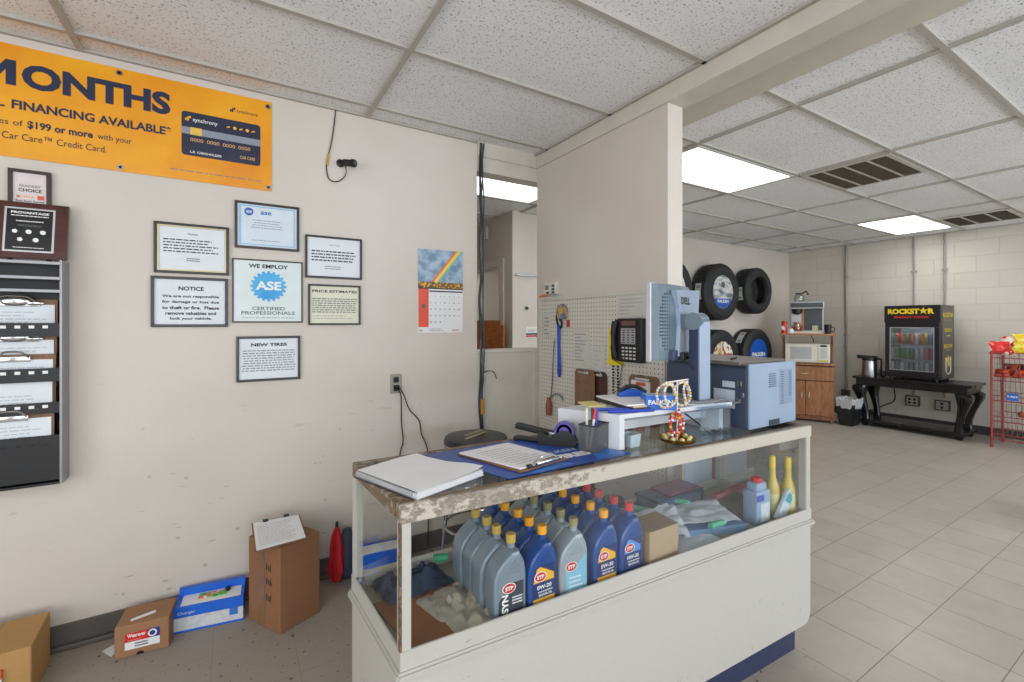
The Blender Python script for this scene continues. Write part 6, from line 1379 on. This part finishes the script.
bm = nb(); bx(bm, .0325, .075, .022, .035, .175, .050); part(cp, 'yellow_sticker', bm, M('yellow sticker', '#dcc95a', .5))
for y in (.08, .56):
    for x in (.07, .34): bm = nb(); cyl(bm, (x, y, 0), (x, y, .008), .012, seg=10); part(t, 'rubber_foot', bm, BLACK)
t = thing('coffee_brewer', 'black and silver commercial coffee brewer on the cart shelf', 'coffee maker', CL(0, 0, 1.25), rz=CRZ)
SB = M('silver trim', '#b4b6b6', .3, .3); CB = M('charcoal brewer front', '#3a4044', .35)
bm = nb(); bx(bm, .04, .125, 0, .36, .545, .030, .006); part(t, 'base', bm, M('cream enamel', '#d9d4c5', .35))
bm = nb(); bx(bm, .20, .125, .030, .34, .525, .36, .006); part(t, 'back_column', bm, SB)
bm = nb(); bx(bm, .192, .135, .045, .202, .365, .36, .002); part(t, 'front_panel', bm, CB)
bm = nb(); bx(bm, .045, .118, .355, .34, .532, .455, .008); hd = part(t, 'brew_head', bm, SB)
bm = nb(); bx(bm, .040, .130, .372, .047, .520, .440, .002); part(hd, 'black_fascia', bm, CB)
bm = nb(); lathe(bm, [(.022, 0), (.06, .02), (.068, .07), (.068, .085), (0, .085)], (.115, .445, .272), 24); part(t, 'filter_basket', bm, BLACK, True)
bm = nb(); bx(bm, .188, .36, .045, .193, .385, .35); part(t, 'orange_edge_print', bm, M('amber print', '#c8803a', .5))
def carafe(name, label, x, y, z, liquid, hcol):
    t = thing(name, label, 'carafe', CL(x, y, z), rz=CRZ)
    bm = nb(); lathe(bm, [(0, 0), (.058, .0), (.068, .03), (.066, .07), (.045, .105), (.038, .115), (.044, .125), (.040, .125), (.035, .115), (.042, .104), (.062, .069), (.064, .03), (.055, .004), (0, .004)], seg=28); part(t, 'glass_bowl', bm, glass('carafe glass', (.90, .92, .92), .08), True)
    if liquid: bm = nb(); lathe(bm, [(0, .005), (.054, .005), (.063, .03), (.061, .062), (0, .062)], seg=24); part(t, 'red_label', bm, M('carafe red', '#c03a22', .4), True)
    bm = nb(); lathe(bm, [(.038, .112), (.047, .114), (.047, .130), (.0, .134)], seg=24); part(t, 'collar', bm, M('carafe %s' % hcol, hcol, .4), True)
    bm = nb(); tube(bm, smooth_path([(-.01, -.040, .124), (-.01, -.085, .155), (-.01, -.100, .130), (-.01, -.115, .10)] if not liquid else [(-.045, 0, .12), (-.09, 0, .12), (-.10, 0, .08), (-.095, 0, .04)], 4), .010, 8); part(t, 'handle', bm, M('carafe %s' % hcol, hcol, .4), True)
carafe('glass_carafe', 'empty glass carafe with black handle standing on top of the brewer', .15, .42, 1.706, False, '#1a1a1c')
carafe('glass_carafe', 'glass carafe with red label on the brewer plate', .115, .445, 1.281, True, '#c8702a')
t = thing('red_canister', 'red creamer canister with white swirl at the end of the cart shelf', 'canister', CL(.0, .60, 1.250), rz=CRZ)
bm = nb(); lathe(bm, [(0, 0), (.034, 0), (.036, .01), (.033, .10), (.035, .145), (.032, .155)], seg=22); part(t, 'body', bm, M('red canister', '#cf3a2c', .35, var=.2, scale=14), True)
bm = nb(); lathe(bm, [(.034, .152), (.034, .176), (0, .178)], seg=22); part(t, 'lid', bm, REDINK, True)
bm = nb(); quad(bm, (-.0365, .02, .05), (0, -1, 0), (0, .3, 1), .035, .06); part(t, 'swirl_print', bm, WHITE)
bm = nb(); c_ = CL(-.005, .52, 1.250); lathe(bm, [(0, 0), (.04, 0), (.045, .03), (.036, .06), (.02, .07), (0, .07)], c_, 7); solo('napkin_bundle', bm, PAPER, 'white bundle of napkins between the red canister and carafe', 'napkins')
bm = nb(); bx(bm, .06, .19, .031, .09, .26, .115, .004); bmesh.ops.rotate(bm, verts=bm.verts[:], cent=(0, 0, 0), matrix=Matrix.Rotation(CRZ, 3, 'Z')); bmesh.ops.translate(bm, verts=bm.verts[:], vec=CL(0, 0, 1.25)); solo('sugar_packet_box', bm, M('pale green box', '#b9bd98', .5, var=.2, scale=30), 'pale green packet box standing before the brewer', 'box')
t = thing('black_mug', 'black lidded mug at the near end of the cart shelf', 'mug', CL(.01, .075, 1.250), rz=CRZ)
bm = nb(); lathe(bm, [(0, 0), (.036, 0), (.044, .11), (.044, .118), (0, .118)], seg=22); part(t, 'body', bm, BLACK, True)
bm = nb(); tube(bm, smooth_path([(0, -.042, .095), (0, -.07, .085), (0, -.07, .04), (0, -.038, .03)], 4), .006, 8); part(t, 'handle', bm, BLACK, True)
bm = nb(); lathe(bm, [(.045, .116), (.046, .124), (.03, .132), (0, .132)], seg=22); part(t, 'lid', bm, BLACK, True)
bm = nb(); tube(bm, smooth_path([CL(.2, .28, 1.222), CL(.22, .25, 1.17), CL(.26, .24, 1.11)]), .005, 6); solo('appliance_cord', bm, BLACK, 'dark cord dropping between the cart shelf and the microwave', 'cord', smooth=True)
# bin
t = thing('waste_bin', 'black waste bin lined with a white bag beside the cart', 'bin', (7.22, 2.915, 0))
bm = nb(); 
def rr_prism(bm, w0, d0, w1, d1, z0, z1):
    lo = [bm.verts.new(p) for p in ((-d0, -w0, z0), (d0, -w0, z0), (d0, w0, z0), (-d0, w0, z0))]; hi = [bm.verts.new(p) for p in ((-d1, -w1, z1), (d1, -w1, z1), (d1, w1, z1), (-d1, w1, z1))]
    bm.faces.new(lo[::-1]); [bm.faces.new((lo[i], lo[(i+1) % 4], hi[(i+1) % 4], hi[i])) for i in range(4)]
rr_prism(bm, .085, .10, .118, .14, 0, .30); bmesh.ops.bevel(bm, geom=bm.edges[:], offset=.012, segments=2, affect='EDGES'); part(t, 'body', bm, M('black bin plastic', '#1c1d1f', .4))
bm = nb(); n_ = 28
R1 = []; 
for z, k in ((.24, 1.0), (.31, 1.07), (.36, 1.10), (.372, 1.02), (.34, .93)):
    ring = []
    for i in range(n_):
        a = 2*PI*i/n_; sq = 1/max(abs(math.cos(a)), abs(math.sin(a))); wv = 1+.03*math.sin(i*5.3+z*40)
        ring.append(bm.verts.new((.135*k*wv*min(sq, 1.25)*math.cos(a), .115*k*wv*min(sq, 1.25)*math.sin(a), z+.012*math.sin(i*2.7))))
    R1.append(ring)
for a, b in zip(R1, R1[1:]):
    for i in range(n_): bm.faces.new((a[i], a[(i+1) % n_], b[(i+1) % n_], b[i]))
part(t, 'bag_liner', bm, M('white bin bag', '#b9bcbc', .4, bump=.4, bscale=20), True)
bm = nb(); bx(bm, FX-.05, 3.22, .28, FX, 3.33, .38, .004); solo('junction_box', bm, M('dark junction box', '#46433f', .5), 'dark junction box at the foot of the pipe conduit', 'outlet')

# --- console table
t = thing('console_table', 'black carved console table with four cabriole legs and a low shelf', 'table', (7.56, 2.26, 0), world=True)
TX0, TX1, TY0, TY1, TZ = 7.33, 7.82, 1.755, 2.88, .672
bm = nb(); bx(bm, TX0-.03, TY0-.04, TZ-.030, TX1+.03, TY1+.03, TZ, .006); part(t, 'tabletop', bm, BLACKM)
bm = nb(); bx(bm, TX0, TY0, .555, TX1, TY1, TZ-.028, .006); ap = part(t, 'apron', bm, BLACKM)
bm = nb(); bx(bm, TX0-.004, TY0+.02, .575, TX0+.001, TY1-.02, .583); bx(bm, TX0-.004, TY0+.02, .615, TX0+.001, TY1-.02, .621); bx(bm, TX0+.02, TY0-.004, .575, TX1-.02, TY0+.001, .583); part(ap, 'edge_moulding', bm, BLACKM)
bm = nb(); bx(bm, TX0+.12, TY0-.046, .61, TX0+.35, TY0-.028, TZ-.004, .003); part(ap, 'brass_plate', bm, M('worn gilt', '#6a5f45', .4, .4))
bm = nb(); bx(bm, TX0+.01, TY0+.03, .055, TX1-.01, TY1-.03, .095, .006); part(t, 'low_shelf', bm, BLACKM)
for x, sx_ in ((TX0+.07, -1), (TX1-.07, 1)):
    for y, sy_ in ((TY0+.09, -1), (TY1-.09, 1)):
        bm = nb(); lev = [(.555, .085, .045), (.53, .095, .055), (.48, .085, .058), (.40, .060, .045), (.30, .045, .020), (.20, .040, .0), (.12, .042, -.006), (.09, .055, .0), (.05, .050, .004), (.015, .035, .004), (0, .03, .004)]
        rings = []
        for z, r_, o in lev:
            ring = []
            for k in range(16):
                a = 2*PI*k/16+PI/16; sq = min(1.2, 1/max(abs(math.cos(a)), abs(math.sin(a)))); fl = 1+.05*math.cos(a*8); ring.append(bm.verts.new((x+sx_*o*.5+r_*sq*fl*math.cos(a)*.8, y+sy_*o+r_*sq*fl*math.sin(a)*.8, z)))
            rings.append(ring)
        for a, b in zip(rings, rings[1:]):
            for k in range(16): bm.faces.new((a[k], b[k], b[(k+1) % 16], a[(k+1) % 16]))
        bm.faces.new(rings[0]); bm.faces.new(rings[-1][::-1]); lg = part(t, 'leg', bm, BLACKM, True)
        bm = nb(); xf = x+sx_*.022-.07*(1 if sx_ < 0 else 0)
        for k in range(3): tube(bm, smooth_path([(xf-.008, y+sy_*(.05)+(k-1)*.022, .53), (xf-.016, y+sy_*.052+(k-1)*.026, .47), (xf+.010, y+sy_*.04+(k-1)*.016, .39), (xf+.026, y+sy_*.018+(k-1)*.010, .29)], 4), .009, 6, [.011]*6+[.008]*4+[.004]*3)
        part(lg, 'carving', bm, BLACKM, True)
# kettle / airpot
t = thing('coffee_urn', 'steel thermal pot with a black lid and handle on the console table', 'coffee pot', (7.45, 2.765, TZ))
bm = nb(); lathe(bm, [(0, 0), (.082, 0), (.084, .01), (.080, .20), (.076, .215)], seg=30); part(t, 'body', bm, STEEL, True)
bm = nb(); lathe(bm, [(.078, .213), (.084, .22), (.084, .255), (.05, .275), (0, .278)], seg=26); bx(bm, -.03, .05, .235, .03, .135, .27, .008); part(t, 'lid', bm, BLACK, True)
bm = nb(); tube(bm, smooth_path([(0, -.075, .235), (0, -.125, .24), (0, -.135, .20), (0, -.125, .06), (0, -.08, .03)], 5), .012, 8); part(t, 'handle', bm, BLACK, True)
bm = nb(); tube(bm, [(-.02, -.10, .27), (-.02, .14, .275)], .010, 8); part(t, 'pump_bar', bm, BLACK, True)
# fridge
GX0, GX1, GY0, GY1, GZ0, GZ1 = 7.37, 7.86, 2.01, 2.565, .70, 1.622
t = thing('drinks_cooler', 'black countertop drinks cooler with yellow lettering on its header', 'cooler', (7.6, 2.29, TZ), world=True)
CK = M('black cooler enamel', '#1a191c', .3); CGR = M('graphite side decal', '#4a4541', .3, var=.2, scale=6)
bm = nb()
bx(bm, GX1-.02, GY0, GZ0, GX1, GY1, GZ1, .003); bx(bm, GX0+.03, GY1-.02, GZ0, GX1-.02, GY1, GZ1, .003); bx(bm, GX0+.03, GY0, GZ0, GX1-.02, GY0+.02, GZ1, .003); bx(bm, GX0+.03, GY0+.02, GZ0, GX1-.02, GY1-.02, GZ0+.05); bx(bm, GX0+.03, GY0+.02, GZ1-.22, GX1-.02, GY1-.02, GZ1)
part(t, 'cabinet', bm, CK)
bm = nb(); bx(bm, GX0+.06, GY0-.003, GZ0+.02, GX1-.03, GY0+.001, GZ1-.02); sd = part(t, 'side_decal', bm, CGR)
bm = nb(); bx(bm, GX0-.005, GY0-.005, 1.405, GX0+.035, GY1+.005, GZ1+.003, .006); hd = part(t, 'header', bm, CK)
YEL = M('cooler yellow', '#e3c81f', .4); YD2 = (0, -1, 0)
hx = GX0-.0065
text(hd, 'ROCKST', (hx, GY1-.035, 1.515), YD2, ZD, YEL, .068, .322, .055); text(hd, 'R', (hx, GY0+.115, 1.515), YD2, ZD, YEL, .068, .062, .055)
bm = nb(); c_ = (hx, GY0+.158, 1.552); pts = []
for k in range(10):
    a = PI/2+k*PI/5; r_ = .048 if k % 2 == 0 else .019; pts.append((hx, c_[1]-r_*math.cos(a), c_[2]+r_*math.sin(a)))
bm.faces.new([bm.verts.new(p) for p in pts]); part(hd, 'star_logo', bm, YEL)
text(hd, 'ENERGY DRINK', (hx, GY1-.10, 1.462), YD2, ZD, REDINK, .026, .36, .05)
bm = nb()
for a in ((GY0+.004, GY1-.004, .735, .790), (GY0+.004, GY1-.004, 1.345, 1.408), (GY0+.004, GY0+.055, .79, 1.345), (GY1-.055, GY1-.004, .79, 1.345)): bx(bm, GX0-.004, a[0], a[2], GX0+.028, a[1], a[3], .004)
dr = part(t, 'door', bm, CK)
bm = nb()
for a in ((GY0+.055, GY1-.055, .79, .797), (GY0+.055, GY1-.055, 1.338, 1.345), (GY0+.055, GY0+.062, .797, 1.338), (GY1-.062, GY1-.055, .797, 1.338)): bx(bm, GX0-.006, a[0], a[2], GX0+.0, a[1], a[3])
part(dr, 'silver_edge', bm, M('silver trim', '#b4b6b6', .3, .5))
bm = nb(); bx(bm, GX0+.008, GY0+.055, .79, GX0+.012, GY1-.055, 1.345); part(dr, 'door_glass', bm, glass('cooler glass', (.86, .90, .92), .16, .12, .5))
bm = nb(); bx(bm, GX1-.03, GY0+.02, .75, GX1-.021, GY1-.02, 1.40); part(t, 'inner_liner', bm, M('inner liner', '#8f979c', .4))
for z in (.93, 1.12):
    bm = nb()
    for k in range(14): bx(bm, GX0+.05, GY0+.03+k*.037, z, GX1-.04, GY0+.034+k*.037, z+.004)
    bx(bm, GX0+.05, GY0+.022, z-.002, GX0+.055, GY1-.022, z+.005); part(t, 'shelf', bm, STEEL)
bm = nb()
for y in (GY0+.05, GY1-.05):
    for x in (GX0+.06, GX1-.05): cyl(bm, (x, y, TZ), (x, y, GZ0), .016, seg=12)
part(t, 'rubber_foot', bm, BLACK)
bm = nb(); bx(bm, GX0+.045, GY0+.04, 1.392, GX0+.075, GY1-.04, 1.400); part(t, 'strip_lamp', bm, emit('cooler lamp', '#dfeeff', 70.0))
# side print
sy = GY0-.0045
def stext(s, x, z, m_, h, w_): text(sd, s, (x, sy, z), XD, ZD, m_, h, w_, .03, 'C')
xm = (GX0+GX1)/2+.015
stext('ROCKSTAR', xm, 1.470, YEL, .060, .35); stext('ENERGY', xm, 1.425, M('tan print', '#a58a5e', .5), .026, .26)
stext('ZERO', xm, 1.290, YEL, .042, .26); stext('CARB', xm, 1.235, WHITE, .014, .14); stext('BOOM', xm, 1.085, YEL, .055, .28); stext('juiced', xm, 1.055, WHITE, .014, .14)
bm = nb(); pts = []
for k in range(21):
    a = -.25+k*(PI+.5)/20+PI; pts.append((xm+.085*math.cos(a), sy, .83+.07*math.sin(a)))
tube(bm, [(xm-.085, sy, .97)]+pts+[(xm+.085, sy, .97)], .006, 5); part(sd, 'arc_logo', bm, WHITE)
XS = 1.5; bm = nb(); pts = [(xm-.06, .79), (xm-.01, .86), (xm-.03, .92), (xm-.075, .96), (xm-.03, .96), (xm+.0, 1.0), (xm+.02, .955), (xm+.06, .985), (xm+.03, .92), (xm+.05, .84), (xm+.01, .87)]
f_ = [bm.verts.new((xm+(a-xm)*XS, sy-.001, .80+(b-.80)*1.05)) for a, b in pts]; bm.faces.new(f_); part(sd, 'splash_print', bm, YEL)
# cans on the shelves
canc = {0: ['#3f7f4a', '#c43a2a', '#d2482c', '#3f8a5a', '#d0563a', '#dfe0de', '#d8702c', '#c8b03a', '#3f66b8', '#8f979e'], 1: ['#9aa4a8', '#3f8a5a', '#2e6f48', '#4f9a6a', '#2f7a50', '#b8bec0', '#a8aeb2', '#d65a7a', '#c2426a', '#9aa2a8'], 2: ['#b4bcc0', '#6a7480', '#c8ccd0', '#8a949c', '#5c6a74', '#b0b8bc', '#9aa4ac', '#c4cace', '#4a78c0', '#7a8490']}
rown = {0: 'top', 1: 'middle', 2: 'bottom'}
coln = {'#3f7f4a': 'green', '#c43a2a': 'red', '#d2482c': 'orange red', '#3f8a5a': 'sea green', '#d0563a': 'coral', '#dfe0de': 'white', '#d8702c': 'orange', '#c8b03a': 'yellow', '#3f66b8': 'blue', '#8f979e': 'grey', '#9aa4a8': 'pale grey', '#2e6f48': 'dark green', '#4f9a6a': 'light green', '#2f7a50': 'bottle green', '#b8bec0': 'silver', '#a8aeb2': 'dull silver', '#d65a7a': 'pink', '#c2426a': 'magenta', '#9aa2a8': 'steel grey', '#b4bcc0': 'pale silver', '#6a7480': 'slate', '#c8ccd0': 'near-white', '#8a949c': 'mid grey', '#5c6a74': 'dark slate', '#b0b8bc': 'light silver', '#9aa4ac': 'blue grey', '#c4cace': 'bright silver', '#4a78c0': 'bright blue', '#7a8490': 'gunmetal'}
for r_, z in ((0, 1.125), (1, .935), (2, .752)):
    for k, hx_ in enumerate(canc[r_]):
        y = GY1-.052-k*.0505; t = thing('drink_can', '%s drink can on the %s shelf of the cooler' % (coln[hx_], rown[r_]), 'can', (GX0+.085+.01*(k % 2), y, z), group='drink cans in the cooler')
        bm = nb(); lathe(bm, [(0, 0), (.019, 0), (.0235, .008), (.0235, .128), (.019, .140)], seg=16); part(t, 'body', bm, M('can %s' % hx_, hx_, .3, .3, var=.3, scale=40), True)
        bm = nb(); lathe(bm, [(.0195, .138), (.0195, .143), (.017, .141), (0, .141)], seg=16); part(t, 'lid', bm, STEEL, True)
# small dark things by the pot, cords, outlets
bm = nb(); sph(bm, (7.42, 2.60, TZ+.045), .045, .8, .8, 1.0); sph(bm, (7.42, 2.63, TZ+.10), .018); solo('black_dispenser', bm, BLACK, 'small black rounded dispenser between the steel pot and the cooler', 'dispenser', smooth=True)
bm = nb(); tube(bm, smooth_path([(7.90, 2.66, .66), (7.95, 2.655, .45), (7.98, 2.67, .30), (7.96, 2.78, .22), (7.92, 2.86, .16), (7.93, 2.95, .12)]), .008, 6); solo('appliance_cord', bm, BLACK, 'black cord hanging in a curve behind the console table', 'cord', smooth=True)
for y0_, y1_, z0_, z1_, n_, lab in ((2.395, 2.545, .255, .395, 2, 'four-gang outlet box under the table below the thin conduit'), (2.085, 2.235, .24, .375, 1, 'steel double outlet box under the table nearer the snack rack')):
    t = thing('wall_outlet', lab, 'outlet', (FX, (y0_+y1_)/2, z0_), world=True)
    bm = nb(); bx(bm, FX-.045, y0_, z0_, FX, y1_, z1_, .004); part(t, 'box', bm, M('dark box edge', '#3a3938', .5))
    bm = nb(); bx(bm, FX-.048, y0_+.012, z0_+.012, FX-.044, y1_-.012, z1_-.012, .002); part(t, 'cover_plate', bm, M('grey cover', '#a8a6a0', .4, .3))
    for a in range(n_):
        for b in range(2):
            bm = nb(); yc = (y0_+y1_)/2+(a-(n_-1)/2)*.055; zc = (z0_+z1_)/2+(b-.5)*.05; lathe(bm, [(0, 0), (.016, 0), (.016, -.004), (0, -.004)], (FX-.047, yc, zc), 16, 'X'); part(t, 'socket', bm, BLACK)
# --- snack rack
RKX0, RKX1, RKY1, RKY0 = 7.31, 7.74, 1.555, .72
RED = M('red wire', '#9c3a38', .45, .1); GRW = M('dull lattice wire', '#8c6660', .5, .1); 
t = thing('snack_rack', 'red wire snack rack with sloping baskets against the block wall', 'rack', (7.52, 1.14, 0), world=True)
for x, y in ((RKX0, RKY1), (RKX1, RKY1), (RKX0, RKY0), (RKX1, RKY0)):
    bm = nb(); cyl(bm, (x, y, .03), (x, y, 1.09 if x < 7.5 else 1.16), .011, seg=10); cyl(bm, (x, y, 0), (x, y, .035), .016, seg=10); part(t, 'upright', bm, RED, True)
for y in (RKY1, RKY0):
    bm = nb()
    for k in range(16):
        z = .10+k*.062; cyl(bm, (RKX0, y, z+.05), (RKX1, y, z), .0022, seg=5)
        
    for k in range(3): cyl(bm, (RKX0+.11+k*.11, y, .08), (RKX0+.11+k*.11, y, 1.10), .0022, seg=5)
    part(t, 'side_lattice', bm, GRW)
for k, z in enumerate((.10, .30, .53, .755, 1.01)):
    for xx, zz, rr in ((RKX0-.01, z, .006), (RKX0-.01, z+.055, .005), (RKX1, z+.06, .005)):
        bm = nb(); cyl(bm, (xx, RKY0, zz), (xx, RKY1, zz), rr, seg=8); part(t, 'basket_rail', bm, RED)
    bm = nb()
    n_ = 16
    for j in range(n_+1):
        y = RKY0+(RKY1-RKY0)*j/n_; tube(bm, [(RKX0-.01, y, z+.055), (RKX0-.01, y, z), (RKX1, y, z+.06), (RKX1, y, z+.15)], .0018, 4)
    part(t, 'wire_basket', bm, GRW)
bm = nb()
for j in range(22):
    y = RKY0+(RKY1-RKY0)*j/21; cyl(bm, (RKX1+.006, y, .08), (RKX1+.006, y+.03, 1.12), .0025, seg=4)
part(t, 'back_lattice', bm, GRW)
bm = nb(); bx(bm, RKX0-.018, 1.345, .545, RKX0-.013, 1.435, .625); tg = part(t, 'price_tag', bm, M('tag blue', '#2f66c4', .4))
text(tg, 'Lays', (RKX0-.019, 1.428, .575), YD2, ZD, WHITE, .028, .08, .03)
def chip_bag(x, y, z, w_, h_, tilt, cols, lab, seed, group, spin=0):
    t = thing('snack_bag', lab, 'snack bag', (x, y, z), rz=spin, group=group)
    bm = nb(); n_, m_ = 13, 11; F_, B_ = [], []; rnd = random.Random(seed)
    for i in range(n_):
        fr, br = [], []
        for j in range(m_):
            u = i/(n_-1)*2-1; v = j/(m_-1); th = .042*(1-u*u)**.5*(math.sin(PI*v)**.6 if 0 < v < 1 else 0); th *= 1+rnd.uniform(-.28, .28)
            yy = -u*w_/2*(1-.06*math.sin(PI*v)); zz = v*h_; xx = -zz*math.sin(tilt)*-1; zz2 = zz*math.cos(tilt)
            fr.append(bm.verts.new((xx-th, yy, zz2))); br.append(bm.verts.new((xx+th+.001, yy, zz2)))
        F_.append(fr); B_.append(br)
    for i in range(n_-1):
        for j in range(m_-1): bm.faces.new((F_[i][j], F_[i+1][j], F_[i+1][j+1], F_[i][j+1])); bm.faces.new((B_[i][j+1], B_[i+1][j+1], B_[i+1][j], B_[i][j]))
    bmesh.ops.remove_doubles(bm, verts=bm.verts[:], dist=.0011); part(t, 'pouch', bm, blotches('bag print '+cols[0]+cols[1], cols, 9, .25), True)
    return t
RY_ = ['#c22a2a', '#d8342c', '#e8e0d0', '#c22a2a']; YY_ = ['#e8c62a', '#e8d23a', '#c8382a', '#e8c62a']
TG = 'snack bags on the top of the rack'
AMB = ['#e0a02a', '#e8c62a', '#b8382a', '#e0a02a']
for k, (x, y, z, w_, h_, tl, cols, lab, sp) in enumerate((
    (7.335, 1.495, 1.05, .17, .155, .40, RY_, 'red snack bag at the end of the top rack basket', .35),
    (7.43, 1.440, 1.085, .18, .18, .45, ['#c83030', '#d8c8b8', '#a02020', '#c83030'], 'red and cream snack bag behind the end bag on the top basket', -.1),
    (7.310, 1.420, 1.045, .12, .11, .80, ['#d8c8b8', '#c83030', '#e8e0d0', '#a02020'], 'cream and red snack bag drooping over the front of the top basket', .1),
    (7.325, 1.345, 1.06, .18, .15, .55, YY_, 'yellow snack bag slumped over the front of the top basket', -.3),
    (7.45, 1.330, 1.10, .19, .19, .35, YY_, 'yellow snack bag standing tallest at the back of the top basket', .15),
    (7.36, 1.205, 1.06, .17, .17, .45, AMB, 'amber snack bag past the slumped yellow one on the top basket', .2),
    (7.46, 1.180, 1.10, .18, .18, .35, RY_, 'red snack bag standing behind the amber one', -.1),
    (7.36, 1.04, 1.055, .17, .16, .4, RY_, 'red snack bag next after the amber one on the top basket', 0),
    (7.36, .830, 1.055, .17, .16, .4, YY_, 'yellow snack bag at the hidden end of the top basket', 0))):
    chip_bag(x, y, z, w_, h_, tl, cols, lab, k+1, TG, sp)
OG = 'orange snack bags on the second basket'
for k in range(6):
    chip_bag(7.345, 1.485-k*.125, .79, .13, .105, .45, ['#c4502a', '#8a2a20', '#d8763a', '#c4502a'], 'small orange and maroon snack bag on the second basket, ' + ['at the corner post', 'next after the corner bag', 'third along', 'fourth along', 'fifth along', 'sixth along'][k], 20+k, OG, .1*((k % 3)-1))
    if k < 5: chip_bag(7.47, 1.44-k*.13, .83, .13, .12, .4, ['#a8402c', '#6a2a24', '#c8683a', '#a8402c'], 'maroon snack bag in the back row of the second basket, ' + ['behind the corner bag', 'second from the corner', 'third from the corner', 'fourth from the corner', 'fifth from the corner'][k], 40+k, OG)
bm = nb(); sph(bm, (7.40, 1.34, .39), .035, .8, 1, 1); solo('orange_pouch', bm, M('rust pouch', '#8a4a34', .4), 'small rust pouch in the lower middle basket of the snack rack', 'pouch', smooth=True)
# chair whose leg just shows at the frame's edge
t = thing('waiting_chair', 'black and green metal-framed chair whose leg just enters the view', 'chair', (4.98, .55, 0), rz=2.3)
FRM = M('black chair frame', '#17191a', .4)
for s_ in (-1, 1):
    bm = nb(); tube(bm, smooth_path([(s_*.23, .20, .82), (s_*.23, .17, .45), (s_*.23, .22, .02)]), .012, 8); part(t, 'leg', bm, FRM, True)
    bm = nb(); tube(bm, smooth_path([(s_*.23, .17, .44), (s_*.23, -.20, .44), (s_*.23, -.235, .40), (s_*.23, -.235, .02)]), .012, 8); part(t, 'leg', bm, FRM, True)
GRN = M('green chair fabric', '#2f5a44', .8)
bm = nb(); bx(bm, -.215, -.21, .435, .215, .17, .485, .02); part(t, 'seat', bm, GRN)
bm = nb(); bx(bm, -.215, .165, .55, .215, .20, .84, .015); part(t, 'backrest', bm, GRN)
